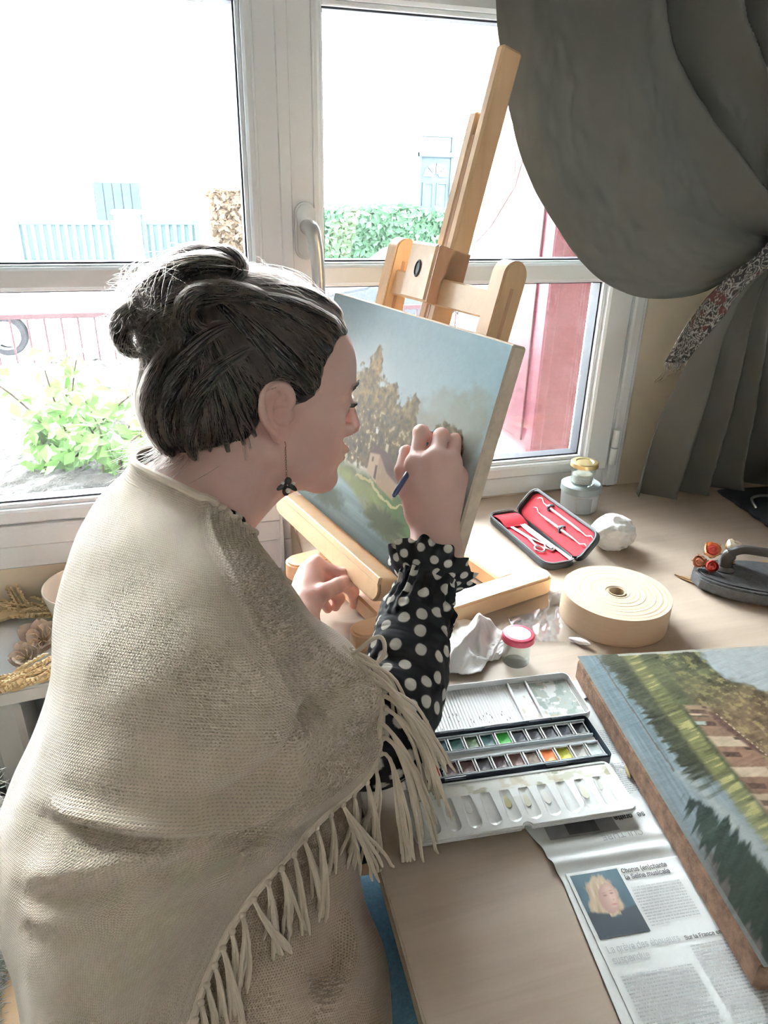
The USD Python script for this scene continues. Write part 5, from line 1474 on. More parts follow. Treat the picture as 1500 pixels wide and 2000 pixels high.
def band(name, mid, wid, seed, lift=0.0, n=120, m=40):
    c = spline(mid, n); w = np.interp(np.linspace(0, 1, n), np.linspace(0, 1, len(wid)), wid)
    tt = np.gradient(c, axis=0); tt /= np.linalg.norm(tt, axis=1, keepdims=True)
    e = np.cross(tt, [0.2, -1, 0.1]); e /= np.linalg.norm(e, axis=1, keepdims=True)
    q = np.linspace(-1, 1, m)
    P = c[:, None] + e[:, None] * (q[None, :, None] * w[:, None, None])
    arc = np.r_[0, np.cumsum(np.linalg.norm(np.diff(c, axis=0), axis=1))]
    U, V = np.broadcast_to(arc[:, None], P.shape[:2]), q[None] * w[:, None]
    P = P + np.array([0, -1.0, 0]) * (.004 * np.sin(q * 3.2 + arc[:, None] * 30) + .003 * (fbm(np.stack([U * 50, V * 50, U * 0], -1), 3, seed) - .5))[..., None]
    col = paisley(U, V, seed)
    v, f = sheet(P, .0008)
    part(sf, name, (v, f), scarf_mat, col=np.vstack([col.reshape(-1, 3)] * 2))
    return c, e, w
c_, e_, w_ = band("hanging_end", [(0.867, 0.925, 1.199), (0.824, 0.925, 1.170), (0.787, 0.930, 1.126), (0.766, 0.940, 1.086), (0.754, 0.950, 1.042)], [.010, .017, .026, .026, .022], 141)
band("wrapped_turn", [(0.937, 0.950, 1.244), (0.880, 0.930, 1.216), (0.839, 0.925, 1.184), (0.817, 0.940, 1.157)], [.013, .017, .016, .010], 142)
band("trailing_end", [(1.10, 0.995, 0.96), (1.095, 0.99, 0.90), (1.085, 0.985, 0.84), (1.075, 0.98, 0.79), (1.07, 0.975, 0.762)], [.012, .020, .028, .032, .034], 143)
fr = []
g = np.random.default_rng(6)
for k in range(34):
    q = c_[-1] + e_[-1] * w_[-1] * g.uniform(-1, 1)
    L = g.uniform(.004, .014) if k % 11 else .030
    fr.append(tube([q + [0, .001, .002], q + [g.normal(-.002, .002), -.002, -L * .5], q + [g.normal(-.3, .3) * L, -.003, -L]], .00035, 4))
part(sf, "frayed_threads", cat(*fr), thread_mat, kind="stuff")
# ------------------------------------------------------------------ the artist
PERSON = thing("person", "person in cream knitted shawl and polka-dot blouse, hair pinned up, painting at the easel", "person", (-0.02, 0.60, 0.0))
HC = np.array([0.0912, 0.7864, 1.0634])          # midway between the ears
HF, HL, HU = np.array([0.9706, 0.1366, -0.1982]), np.array([-0.1565, 0.9837, -0.0885]), np.array([0.1829, 0.1169, 0.9761])
HR = np.stack([HF, HL, HU], 1)
def h2w(q): return HC + np.asarray(q, float) @ HR.T
def w2h(p): return (np.asarray(p) - HC) @ HR


def head_sdf(p):
    q = w2h(p)
    y = np.abs(q[..., 1])
    s = np.stack([q[..., 0], y, q[..., 2]], -1)           # the face is symmetric
    E = lambda c, r: ellipsoid(s, c, r)
    C = lambda a, b, ra, rb: capsule(s, a, b, ra, rb)
    d = E((0.003, 0, 0.034), (0.093, 0.073, 0.090))
    d = smin(d, E((0.040, 0, 0.050), (0.053, 0.057, 0.050)), .02)
    d = smin(d, E((0.036, 0, -0.030), (0.053, 0.051, 0.062)), .022)
    d = smin(d, C((0.000, 0.050, -0.042), (0.072, 0.014, -0.080), .017, .015), .022)
    d = smin(d, E((0.078, 0, -0.081), (0.0205, 0.021, 0.0175)), .018)
    d = smin(d, E((0.054, 0.042, -0.010), (0.026, 0.021, 0.021)), .016)
    d = smin(d, E((0.050, 0.029, -0.042), (0.033, 0.026, 0.033)), .018)
    d = smin(d, C((0.086, 0.010, 0.034), (0.068, 0.046, 0.034), .0105, .009), .012)
    d = smin(d, E((0.083, 0, -0.047), (0.0185, 0.026, 0.020)), .014)
    # eye sockets, then the lidded eyeball
    d = -smin(-d, E((0.095, 0.031, 0.012), (0.0135, 0.017, 0.0105)), .009)
    d = smin(d, E((0.0765, 0.031, 0.0105), (0.0135, 0.0145, 0.0128)), .005)
    d = -smin(-d, E((0.092, 0.031, 0.0085), (0.012, 0.0125, 0.0030)), .0015)
    # nose
    n = C((0.092, 0, 0.026), (0.1095, 0, -0.012), .0065, .0080)
    n = smin(n, E((0.1090, 0, -0.0180), (0.0098, 0.0100, 0.0088)), .006)
    n = smin(n, E((0.0985, 0.0125, -0.0205), (0.0095, 0.0068, 0.0075)), .006)
    n = smin(n, E((0.098, 0, -0.022), (0.009, 0.006, 0.007)), .006)
    d = smin(d, n, .008)
    d = -smin(-d, E((0.1035, 0.0062, -0.0275), (0.0045, 0.0030, 0.0035)), .0015)
    # lips
    d = smin(d, E((0.0965, 0.006, -0.0435), (0.0095, 0.0165, 0.0052)), .004)
    d = smin(d, E((0.0955, 0, -0.0545), (0.0090, 0.0175, 0.0058)), .004)
    d = -smin(-d, E((0.105, 0, -0.0488), (0.0075, 0.024, 0.0010)), .0018)
    d = -smin(-d, E((0.104, 0, -0.066), (0.008, 0.022, 0.005)), .008)
    return d


NECK_A, NECK_B = h2w((-0.022, 0, -0.035)), np.array([-0.005, 0.735, 0.955])
def neck_sdf(p):
    d = capsule(p, NECK_A, NECK_B, .049, .056)
    d = smin(d, capsule(p, h2w((0.040, 0, -0.070)), NECK_B + [.035, 0, 0], .020, .034), .03)
    d = smin(d, capsule(p, h2w((-0.012, -.050, -0.045)), NECK_B + [.045, -.02, 0.005], .012, .013), .02)
    d = smin(d, capsule(p, NECK_B + [-.01, 0, 0], (-0.005, .60, .955), .05, .04), .04)
    return d


def head_neck(p):
    return smin(head_sdf(p), neck_sdf(p), .022)


# the ear, in its own frame: a towards the back of the head, b up, c outwards
EO_ = h2w((0.0, -0.0695, 0.0))
flare = math.radians(17)
EA = -HF * math.cos(flare) - HL * math.sin(flare); EB = HU * .985 - HF * .17; EB /= np.linalg.norm(EB)
EA -= EB * (EA @ EB); EA /= np.linalg.norm(EA); EC = np.cross(EA, EB)
if EC @ HL > 0: EC = -EC
def ear_sdf(p):
    q = p - EO_
    a, b, c = (q @ EA) / 1.28, q @ EB, q @ EC
    s = np.stack([a, b, c], -1)
    C = lambda u, v, r0, r1: capsule(s, u, v, r0, r1)
    hel = [(.004, .003, .003), (-.004, .010, .005), (-.0065, .019, .006), (-.002, .029, .0065), (.007, .0345, .0075), (.017, .0335, .0085), (.0235, .027, .0095), (.0255, .017, .010), (.0245, .006, .010), (.021, -.005, .0095), (.0155, -.014, .008), (.0105, -.020, .006)]
    d = np.full(a.shape, 1.0)
    hel = spline(hel, 34)
    for u, v in zip(hel[:-1], hel[1:]):
        d = np.minimum(d, C(u, v, .0030, .0030))
    base = ellipsoid(s, (.0095, .010, .003), (.0165, .0245, .0042))
    d = smin(d, base, .004)
    d = smin(d, ellipsoid(s, (.0055, -.0185, .0035), (.0085, .0105, .0034)), .006)
    ant = [(.010, .024, .006), (.0165, .017, .0078), (.018, .007, .0085), (.0155, -.004, .0080), (.009, -.011, .0065)]
    for u, v in zip(ant[:-1], ant[1:]):
        d = smin(d, C(u, v, .0026, .0028), .003)
    d = smin(d, C((.0165, .017, .0078), (.003, .021, .0055), .0022, .0018), .0025)
    d = smin(d, ellipsoid(s, (-.0035, -.0015, .0035), (.0042, .0062, .0045)), .003)
    d = smin(d, ellipsoid(s, (.0065, -.0120, .0055), (.0045, .0035, .0035)), .003)
    d = -smin(-d, ellipsoid(s, (.0075, .0010, .0075), (.0070, .0085, .0068)), .0025)
    d = -smin(-d, ellipsoid(s, (.0065, .0115, .0085), (.0070, .0035, .0050)), .002)
    d = -smin(-d, ellipsoid(s, (.0195, .022, .0110), (.0028, .0085, .0030)), .0018)
    d = smin(d, C((.002, .004, -.006), (.006, .012, -.004), .008, .008), .006)       # root on the skull
    d = smin(d, C((.002, -.012, -.006), (.003, -.004, -.004), .006, .007), .006)
    return d


RH = {k: np.array(v) for k, v in {'W': [0.2583, 0.6615, 0.9195], 'I0': [0.2425, 0.6982, 1.0092], 'M0': [0.2603, 0.6888, 1.0172], 'R0': [0.2779, 0.684, 1.0134], 'P0': [0.2923, 0.6821, 0.9946], 'I1': [0.2565, 0.7257, 1.0365], 'M1': [0.2766, 0.7133, 1.0349], 'R1': [0.2925, 0.7092, 1.0291], 'P1': [0.3024, 0.7055, 1.0087], 'I2': [0.2696, 0.737, 1.025], 'M2': [0.2866, 0.7286, 1.0228], 'R2': [0.2992, 0.7204, 1.0136], 'P2': [0.3037, 0.7165, 0.9989], 'I3': [0.2700, 0.7385, 1.0138], 'M3': [0.2810, 0.7335, 1.0097], 'R3': [0.2919, 0.7192, 1.002], 'P3': [0.296, 0.7148, 0.9907], 'T0': [0.2475, 0.6881, 0.9559], 'T1': [0.237, 0.6993, 0.9773], 'T2': [0.2335, 0.7153, 0.9961], 'T3': [0.2425, 0.7321, 1.0126]}.items()}
R_ELBOW, R_SHOULDER = np.array([0.1560, 0.5090, 0.8080]), np.array([-0.002, 0.625, 0.945])
BRUSH_END, BRUSH_TIP = np.array([0.2084, 0.6688, 0.987]), np.array([0.2824, 0.7474, 1.0330])
LH = {k: np.array(v) for k, v in {'W': [0.1098, 0.7326, 0.795], 'I0': [0.1495, 0.8155, 0.832], 'I1': [0.1816, 0.7991, 0.822], 'I2': [0.1956, 0.8112, 0.803], 'M0': [0.1379, 0.8047, 0.828], 'M1': [0.1823, 0.8024, 0.806], 'M2': [0.1998, 0.8135, 0.785], 'M3': [0.2038, 0.8207, 0.759], 'R0': [0.1313, 0.7996, 0.818], 'R1': [0.1691, 0.8161, 0.788], 'R2': [0.1807, 0.8146, 0.776], 'R3': [0.1749, 0.811, 0.766], 'P0': [0.1264, 0.7962, 0.806], 'P1': [0.1564, 0.813, 0.778], 'P3': [0.1647, 0.8131, 0.763], 'T0': [0.1227, 0.7608, 0.805], 'T1': [0.1483, 0.7633, 0.82], 'T2': [0.1704, 0.7737, 0.822], 'T3': [0.1982, 0.8017, 0.812]}.items()}
L_ELBOW, L_SHOULDER = np.array([0.055, 0.80, 0.79]), np.array([0.005, 0.855, 0.930])


def hand_sdf(J, arm_from, kr):
    fingers = {'I': (.0092, .0082, .0075, .0066), 'M': (.0095, .0085, .0076, .0068), 'R': (.0090, .0080, .0072, .0064), 'P': (.0080, .0070, .0064, .0058)}
    def f(p):
        palm = np.full(p.shape[:-1], 1.0)
        for k, r0 in (('I', .0150), ('M', .0155), ('R', .0150), ('P', .0135)):
            palm = smin(palm, capsule(p, J['W'], J[k + '0'], r0 * 1.15, r0 * .82), .010)
        palm = smin(palm, capsule(p, J['W'], J['T0'], .018, .0155), .012)
        palm = smin(palm, capsule(p, J['T0'], J['T1'], .0165, .0118), .010)
        web = (J['T1'] + J['I0'] * 2 + J['T0']) / 4
        palm = smin(palm, capsule(p, J['T0'], web, .011, .008), .014)
        d = palm
        for k, rs in fingers.items():
            ch = [J[k + str(i)] for i in range(4) if k + str(i) in J]
            fd = np.full(p.shape[:-1], 1.0)
            for i in range(len(ch) - 1):
                fd = smin(fd, capsule(p, ch[i], ch[i + 1], rs[i], rs[i + 1]), .003)
                fd = smin(fd, np.linalg.norm(p - ch[i], axis=-1) - rs[i] * (1.10 if i == 0 else 1.06), .004)   # knuckle
            d = np.minimum(d, np.where(True, smin(palm, fd, .007), 0))
        th = smin(capsule(p, J['T1'], J['T2'], .0115, .0096), capsule(p, J['T2'], J['T3'], .0098, .0080), .003)
        d = smin(d, th, .003)
        wr = capsule(p, arm_from, J['W'], .0272, .0262 if kr else .0255)
        return smin(d, wr, .018)
    return f


def torso_sdf(p):
    d = ellipsoid(p, (-0.035, 0.735, 0.845), (0.105, 0.155, 0.165))
    d = smin(d, ellipsoid(p, (-0.070, 0.665, 0.66), (0.100, 0.140, 0.16)), .06)
    d = smin(d, ellipsoid(p, (-0.085, 0.595, 0.545), (0.105, 0.155, 0.09)), .06)
    d = smin(d, capsule(p, R_SHOULDER, L_SHOULDER, .040, .034), .04)
    d = smin(d, capsule(p, R_SHOULDER, R_ELBOW, .040, .032), .02)
    d = smin(d, capsule(p, R_ELBOW, RH['W'], .031, .024), .012)
    d = smin(d, capsule(p, L_SHOULDER, L_ELBOW, .036, .032), .02)
    d = smin(d, capsule(p, L_ELBOW, LH['W'], .036, .025), .012)
    d = smin(d, capsule(p, NECK_B, (-0.01, .735, .93), .055, .06), .04)
    return d


meshes = [sdf_mesh(head_neck, HC + [-.16, -.12, -.14], HC + [.135, .12, .15], .0026),
          sdf_mesh(ear_sdf, EO_ + [-.055, -.035, -.045], EO_ + [.03, .03, .05], .0011)]
def bounds(J, pad, extra=()):
    P = np.array([*J.values(), *extra])
    return P.min(0) - pad, P.max(0) + pad
rf = J_ = RH['W'] + (R_ELBOW - RH['W']) * .28
lo, hi = bounds(RH, .028, [rf]); meshes.append(sdf_mesh(hand_sdf(RH, rf, True), lo, hi, .0016))
lf_ = LH['W'] + (L_ELBOW - LH['W']) * .25
lo, hi = bounds(LH, .028, [lf_]); meshes.append(sdf_mesh(hand_sdf(LH, lf_, False), lo, hi, .0016))
meshes.append(sdf_mesh(torso_sdf, (-.30, .36, .40), (.33, 1.0, 1.06), .0075))
try:
    whole = manifold3d.Manifold.batch_boolean([solid(m) for m in meshes], manifold3d.OpType.Add)
    bv, bf = mesh_arrays(whole)
    if len(bf) < 1000: raise ValueError("empty")
except Exception:
    bv, bf = cat(*meshes)
q = w2h(bv)
tone = np.broadcast_to(np.array([0.66, 0.425, 0.365]), bv.shape).copy()
nz_ = fbm(bv * 60, 3, 201) - .5
tone = tone * (1 + .10 * nz_)[:, None]
lips = (1 - smooth(.85, 1.05, np.sqrt(((q[:, 0] - .102) / .011) ** 2 + (q[:, 1] / .024) ** 2 + ((q[:, 2] + .0485) / .0105) ** 2)))
tone = over(tone, (0.46, 0.19, 0.18), lips * .8)
cheek = 1 - smooth(.3, 1.0, np.linalg.norm((np.stack([q[:, 0] - .06, np.abs(q[:, 1]) - .045, q[:, 2] + .03], 1)) / [.04, .04, .035], axis=1))
tone = over(tone, (0.60, 0.31, 0.27), cheek * .35)
ears = 1 - smooth(.6, 1.0, np.linalg.norm((bv - EO_ - EA * .01) / .034, axis=1))
tone = over(tone, (0.60, 0.31, 0.26), ears * .5)
for (my, mx, mz) in ((-.052, .050, -.052),):          # the small mole on the cheek
    tone = over(tone, (0.26, 0.14, 0.11), .8 * (np.linalg.norm(q - [.040, -.054, -.043], axis=1) < .0022))
for J in (RH, LH):
    for k in "IMRPT":
        for i in "0123":
            if k + i in J and i != "0":
                tone = over(tone, (0.64, 0.33, 0.28), .35 * (1 - smooth(.004, .013, np.linalg.norm(bv - J[k + i], axis=1))))
skin = material("skin", {"a": ("attribute", {"attribute": "paint"}), "p": ("principled_bsdf", {"roughness": 0.46, "subsurface_weight": 0.10, "subsurface_scale": 0.003, "subsurface_radius": (0.8, 0.4, 0.3), "specular_ior_level": 0.4}),
                          "tc": ("texture_coordinate", {}), "n": ("noise_texture", {"scale": 900, "detail": 2}), "b": ("bump", {"strength": 0.10, "distance": 0.0006})},
                [("a.color", "p.base_color"), ("tc.object", "n.vector"), ("n.fac", "b.height"), ("b.normal", "p.normal")], "p.BSDF")
part(PERSON, "body", (bv, bf), skin, col=tone)
# eyes, brows, lashes
eye_white = plain("eye_white", (0.80, 0.78, 0.76), rough=0.15)
iris_mat = plain("iris_brown", (0.10, 0.06, 0.035), rough=0.1)
lash_mat = plain("lash_black", (0.02, 0.016, 0.014), rough=0.6)
for s in (-1, 1):
    e = part(PERSON, "eyeball", moved(trimesh.creation.icosphere(3, .0122), frame(h2w((.0765, .031 * s, .0100)), HF, HL, HU)), eye_white, smooth=True)
    part(e, "iris", moved(lathe([(0, .0124), (.003, .0122), (.0058, .0110), (.0056, .0100)], sides=24), frame(h2w((.0765, .031 * s, .0100)), HL, HU, HF * .97 - HU * .22)), iris_mat)
    st, br = [], []
    g = np.random.default_rng(50 + s)
    for k in range(26):
        t = -1 + 2 * k / 25
        root = np.array([.0885 - .0045 * t * t, s * (.031 + .0115 * t), .0112 + .0012 * (1 - t * t)])
        st.append(h2w(np.stack([root, root + [.0045, s * .0018 * t, .0008], root + [.0075, s * .004 * t, .0042]])))
    for k in range(130):
        t = g.uniform(0, 1)
        root = np.array([.1000 - .020 * t ** 1.6 + .001, s * (.011 + .039 * t), .0345 + .0050 * math.sin(min(t * 1.25, 1) * math.pi * .75) - .004 * t + g.normal(0, .0013)])
        st2 = root + [-.0006 - .002 * t, s * .0055, .0018 * (1 - 1.6 * t)]
        br.append(h2w(np.stack([root + [.0005, 0, 0], (root + st2) / 2 + [.0012, 0, .0004], st2])))
    curves(PERSON, "eyelashes", st, [np.array([.0006, .0005, .0001])] * len(st), lash_mat, kind="stuff")
    curves(PERSON, "eyebrow", br, [np.array([.0007, .0006, .0002])] * len(br), lash_mat, kind="stuff")
nail_mat = plain("fingernail", (0.72, 0.45, 0.40), rough=0.25, coat=0.3)
def nail(J, a, b, out, r=.0080, L=.0055, W=.0048):
    ax = J[b] - J[a]; ax /= np.linalg.norm(ax)
    o = np.asarray(out, float); o = o - ax * (o @ ax); o /= np.linalg.norm(o)
    M = frame(J[b] + o * (r - .0014) - ax * .0012, np.cross(o, ax) * W, ax * L, o * .0022)
    part(PERSON, "fingernail", moved(trimesh.creation.icosphere(2, 1.0), M), nail_mat, smooth=True)
nail(LH, 'T2', 'T3', (-.2, -.35, .9)); nail(LH, 'M2', 'M3', (.6, -.6, .2), .0068, .005, .0042); nail(RH, 'T2', 'T3', (-.9, -.1, .2))

# the brush she holds
brush_blue = plain("brush_lacquer", (0.035, 0.055, 0.13), rough=0.2, coat=0.8)
bt = thing("paint_brush", "thin dark blue paint brush in the painting hand", "brush", BRUSH_END)
bd = BRUSH_TIP - BRUSH_END
bp = lambda t: BRUSH_END + bd * t
part(bt, "handle", tube([bp(t) for t in (0, .01, .05, .3, .6, .74)], [.0008, .0022, .0030, .0033, .0030, .0022], 12), brush_blue)
part(bt, "ferrule", tube([bp(t) for t in (.73, .80, .87)], [.0023, .0024, .0020], 12), plain("blue_ferrule", (0.05, 0.40, 0.52), rough=0.3, metal=0.4))
part(bt, "bristles", tube([bp(t) for t in (.865, .92, .97, 1.0)], [.0019, .0020, .0011, .0002], 10), plain("wet_bristle", (0.05, 0.20, 0.26), rough=0.4))

# dangling earring
lobe = EO_ + EA * .004 - EB * .0275 + EC * .003
black_bead = plain("black_enamel_bead", (0.02, 0.022, 0.028), rough=0.2, coat=0.5)
pearl = plain("pearl_bead", (0.80, 0.80, 0.78), rough=0.2, coat=0.5)
dark_brass = plain("dark_brass_wire", (0.20, 0.14, 0.09), rough=0.35, metal=0.8)
er = thing("earring", "long chain earring with black bead flower and pearl at the right ear", "earring", lobe - [0, 0, .045])
part(er, "hook", tube(spline([lobe + EB * .004 - EC * .004, lobe + EB * .001 + EC * .002, lobe - EB * .004 + EC * .004, lobe - [0, 0, .006] + EC * .003], 14), .0004, 6), dark_brass)
ch = []
for k in range(12):
    z = -.007 - k * .0028
    c = lobe + EC * .003 + np.array([0, 0, z])
    aa = HF if k % 2 else EC
    ch.append(tube([c + .0008 * math.cos(t) * aa + np.array([0, 0, .0017 * math.sin(t)]) for t in np.linspace(0, 2 * math.pi, 11)], .00028, 5, caps=False))
part(er, "chain", cat(*ch), dark_brass, kind="stuff")
pc = lobe + EC * .004 + np.array([0, 0, -.049])
ico1 = trimesh.creation.icosphere(2, 1.0)
def bead(o, r): return moved(ico1, frame(pc + HF * o[0] + HU * o[2] + EC * o[1], HF * r[0], EC * r[1], HU * r[2]))
part(er, "bead", bead((0, 0, .0055), (.0036, .003, .0042)), black_bead)
for sx in (-1, 1):
    part(er, "petal_bead", moved(ico1, frame(pc + HF * sx * .0062 - HU * .0015, (HF * sx * .8 - HU * .6) * .0062, EC * .002, (HU * .8 + HF * sx * .6) * .0028)), black_bead)
    part(er, "pearl", bead((sx * .0062, .001, .0030), (.0018, .0018, .0018)), pearl)
part(er, "drop_bead", bead((0, -.001, -.0058), (.0040, .003, .0058)), black_bead)
part(er, "pearl", bead((-.0004, .0028, -.0048), (.0026, .0022, .0030)), pearl)
# ------------------------------------------------------------------ her clothes
# Each row is one ring round the body, from the open front edge over the near side and the back to the far side.
SHAWL=np.array([
    [[0.0476,0.6899,0.9558],[0.0515,0.6495,0.9698],[0.0252,0.6433,1.0002],[-0.0117,0.6647,1.0217],[-0.0501,0.7292,1.0245],[-0.0185,0.7872,1.0091],[0.0436,0.7518,0.9743]],
    [[0.0614,0.681,0.9342],[0.067,0.626,0.9546],[0.0316,0.5982,0.9942],[-0.0228,0.6277,1.0099],[-0.0793,0.7244,0.9967],[-0.0412,0.8361,0.9538],[0.0532,0.7688,0.9204]],
    [[0.0815,0.6598,0.9027],[0.084,0.598,0.9311],[0.0378,0.5397,0.9843],[-0.0275,0.5722,0.9994],[-0.11,0.7179,0.9647],[-0.0632,0.871,0.8701],[0.0563,0.7804,0.8513]],
    [[0.0995,0.6415,0.8761],[0.0997,0.5773,0.91],[0.0502,0.5029,0.9635],[-0.0298,0.5288,0.9797],[-0.1272,0.684,0.9316],[-0.0864,0.8577,0.8049],[0.0641,0.7648,0.8004]],
    [[0.125,0.6191,0.8574],[0.1242,0.5608,0.8909],[0.0663,0.4759,0.9413],[-0.0282,0.4903,0.9606],[-0.1382,0.6489,0.9001],[-0.1018,0.8358,0.7504],[0.0628,0.7398,0.7718]],
    [[0.1444,0.5847,0.8458],[0.1383,0.5227,0.8876],[0.0887,0.4641,0.9071],[-0.0234,0.4606,0.9379],[-0.1425,0.6167,0.8667],[-0.1134,0.8157,0.702],[0.056,0.7251,0.7375]],
    [[0.1566,0.5643,0.8232],[0.1463,0.4974,0.8734],[0.1038,0.4513,0.8757],[-0.0203,0.4402,0.9098],[-0.1502,0.5919,0.8395],[-0.1262,0.7907,0.6665],[0.0523,0.7096,0.7033]],
    [[0.1542,0.5349,0.8086],[0.1439,0.4728,0.8593],[0.1013,0.4408,0.8479],[-0.0234,0.422,0.8822],[-0.1628,0.5694,0.8163],[-0.1449,0.7678,0.6317],[0.0421,0.6879,0.676]],
    [[0.1406,0.5062,0.7886],[0.1343,0.4565,0.8341],[0.0847,0.4297,0.8291],[-0.0318,0.4087,0.8568],[-0.1773,0.5471,0.7922],[-0.1663,0.7462,0.5977],[0.0321,0.6665,0.6496]],
    [[0.1166,0.499,0.7591],[0.111,0.4477,0.8112],[0.057,0.419,0.8185],[-0.0416,0.3937,0.8343],[-0.1867,0.5241,0.7724],[-0.179,0.7149,0.573],[0.0165,0.6471,0.6238]],
    [[0.0697,0.4416,0.7899],[0.071,0.4225,0.8106],[0.0298,0.4,0.8197],[-0.0544,0.3816,0.8157],[-0.191,0.497,0.7519],[-0.1916,0.6818,0.5446],[0.0,0.6156,0.5963]],
    [[0.0306,0.4119,0.7879],[0.0334,0.3966,0.8055],[-0.0001,0.3839,0.8039],[-0.0707,0.3721,0.7957],[-0.1898,0.471,0.7275],[-0.1982,0.6454,0.5129],[-0.0156,0.5848,0.5709]],
    [[-0.0013,0.3889,0.7685],[0.0025,0.3761,0.7846],[-0.0252,0.3669,0.7844],[-0.0832,0.3617,0.7761],[-0.1831,0.447,0.7058],[-0.1986,0.6083,0.4837],[-0.0311,0.5526,0.5424]],
    [[-0.0242,0.3669,0.7423],[-0.0199,0.3551,0.7586],[-0.0458,0.3493,0.7638],[-0.0955,0.3514,0.7568],[-0.1744,0.4254,0.6904],[-0.1982,0.5746,0.462],[-0.0463,0.528,0.5062]],
    [[-0.0409,0.3441,0.7183],[-0.0362,0.334,0.7335],[-0.0589,0.3315,0.7407],[-0.1007,0.3378,0.7376],[-0.1668,0.4038,0.6744],[-0.1971,0.5442,0.4474],[-0.0609,0.4951,0.4769]],
    [[-0.0535,0.3209,0.6913],[-0.0487,0.3119,0.7065],[-0.0686,0.3115,0.7149],[-0.1034,0.3218,0.7102],[-0.1589,0.3781,0.6499],[-0.1869,0.5049,0.4201],[-0.0752,0.461,0.4455]],
])
CARDI=np.array([
    [[0.1219,0.5308,0.7567],[0.1175,0.4901,0.7936],[0.0542,0.4561,0.8103],[-0.0413,0.4402,0.8306],[-0.1594,0.544,0.7779],[-0.1358,0.7037,0.6236],[0.0308,0.6485,0.6591]],
    [[0.1206,0.5032,0.7229],[0.1153,0.4627,0.7665],[0.0543,0.4298,0.7847],[-0.044,0.4162,0.808],[-0.1751,0.5248,0.7524],[-0.1507,0.6789,0.5871],[0.0206,0.6253,0.6289]],
    [[0.1165,0.4792,0.6947],[0.1109,0.4387,0.7428],[0.0537,0.4041,0.767],[-0.0466,0.3988,0.7847],[-0.1822,0.5021,0.7298],[-0.1652,0.6544,0.5516],[0.0102,0.6001,0.5943]],
    [[0.1129,0.4457,0.671],[0.108,0.4081,0.7207],[0.0529,0.3782,0.751],[-0.0492,0.3823,0.7611],[-0.1828,0.4796,0.7068],[-0.172,0.6187,0.5214],[-0.0012,0.5635,0.5594]],
    [[0.1179,0.4038,0.6588],[0.1135,0.3731,0.7041],[0.0533,0.3531,0.7375],[-0.0514,0.3655,0.7418],[-0.1791,0.4583,0.6819],[-0.1723,0.5848,0.4988],[-0.0114,0.5303,0.5322]],
    [[0.1134,0.366,0.6493],[0.1104,0.3408,0.6903],[0.05,0.3312,0.7214],[-0.0535,0.35,0.7228],[-0.1718,0.4338,0.662],[-0.1724,0.5518,0.4782],[-0.0211,0.4981,0.5073]],
    [[0.1066,0.3338,0.6262],[0.1041,0.3111,0.6679],[0.0459,0.3082,0.6975],[-0.0563,0.3318,0.6979],[-0.1658,0.4071,0.6344],[-0.1733,0.5153,0.4499],[-0.0308,0.4646,0.48]],
])
CREASE_A=np.array([[-0.1343,0.4675,0.8321],[-0.1077,0.4387,0.8428],[-0.0763,0.4167,0.8488],[-0.0404,0.4048,0.8498],[-0.004,0.4053,0.8456],[0.0318,0.4141,0.8432],[0.0632,0.4265,0.8489],[0.0915,0.4407,0.8632]])
CREASE_B=np.array([[-0.1594,0.4464,0.7785],[-0.1267,0.4177,0.7988],[-0.0903,0.3994,0.8166],[-0.0531,0.3936,0.832],[-0.0153,0.3981,0.837],[0.0236,0.4102,0.839],[0.0663,0.4248,0.8391]])
ROLL=np.array([[0.1404,0.4924,0.8793],[0.1201,0.4694,0.8836],[0.0939,0.4508,0.8844],[0.0701,0.4404,0.8853],[0.0515,0.4357,0.8881]])
BAND=np.array([[0.0092,0.6355,1.0082],[0.0143,0.5679,1.0013],[0.0243,0.5238,0.9887],[0.0354,0.4819,0.9651],[0.0484,0.456,0.9315],[0.0608,0.4438,0.8985]])
FOLD_C=np.array([[-0.1642,0.4358,0.759],[-0.1318,0.4016,0.7774],[-0.0956,0.3836,0.795],[-0.055,0.378,0.8103],[-0.0183,0.3817,0.8165]])
FOLD_D=np.array([[0.0939,0.4847,0.918],[0.074,0.4545,0.907],[0.0584,0.4397,0.8921],[0.0194,0.4227,0.8748],[-0.0194,0.4164,0.8719]])
POCKET=np.array([[0.0938,0.3983,0.7349],[0.0912,0.3818,0.73],[0.085,0.3607,0.7261],[0.0722,0.3464,0.7255],[0.0556,0.3381,0.726],[0.0406,0.3381,0.7296]])
from scipy.interpolate import CubicSpline


def loft(T, ns, nt, near=4):
    """Smooth surface through the rings; ns = (samples on the visible side, samples on the far side)."""
    tt = np.linspace(0, len(T) - 1, nt)
    C = CubicSpline(np.arange(len(T)), T, axis=0)(tt)                       # nt, k, 3
    d = np.linalg.norm(np.diff(T.mean(0), axis=0), axis=1) ** .7
    kn = np.r_[0, np.cumsum(d)]
    s = np.r_[np.linspace(0, kn[near], ns[0]), np.linspace(kn[near], kn[-1], ns[1] + 1)[1:]]
    P = CubicSpline(kn, C, axis=1)(s)                                       # nt, ns, 3
    return P


def polyline_dist(P, L, n=60):
    from scipy.spatial import cKDTree
    q = spline(L, n)
    d, i = cKDTree(q).query(P.reshape(-1, 3))
    return d.reshape(P.shape[:-1]), i.reshape(P.shape[:-1]), q


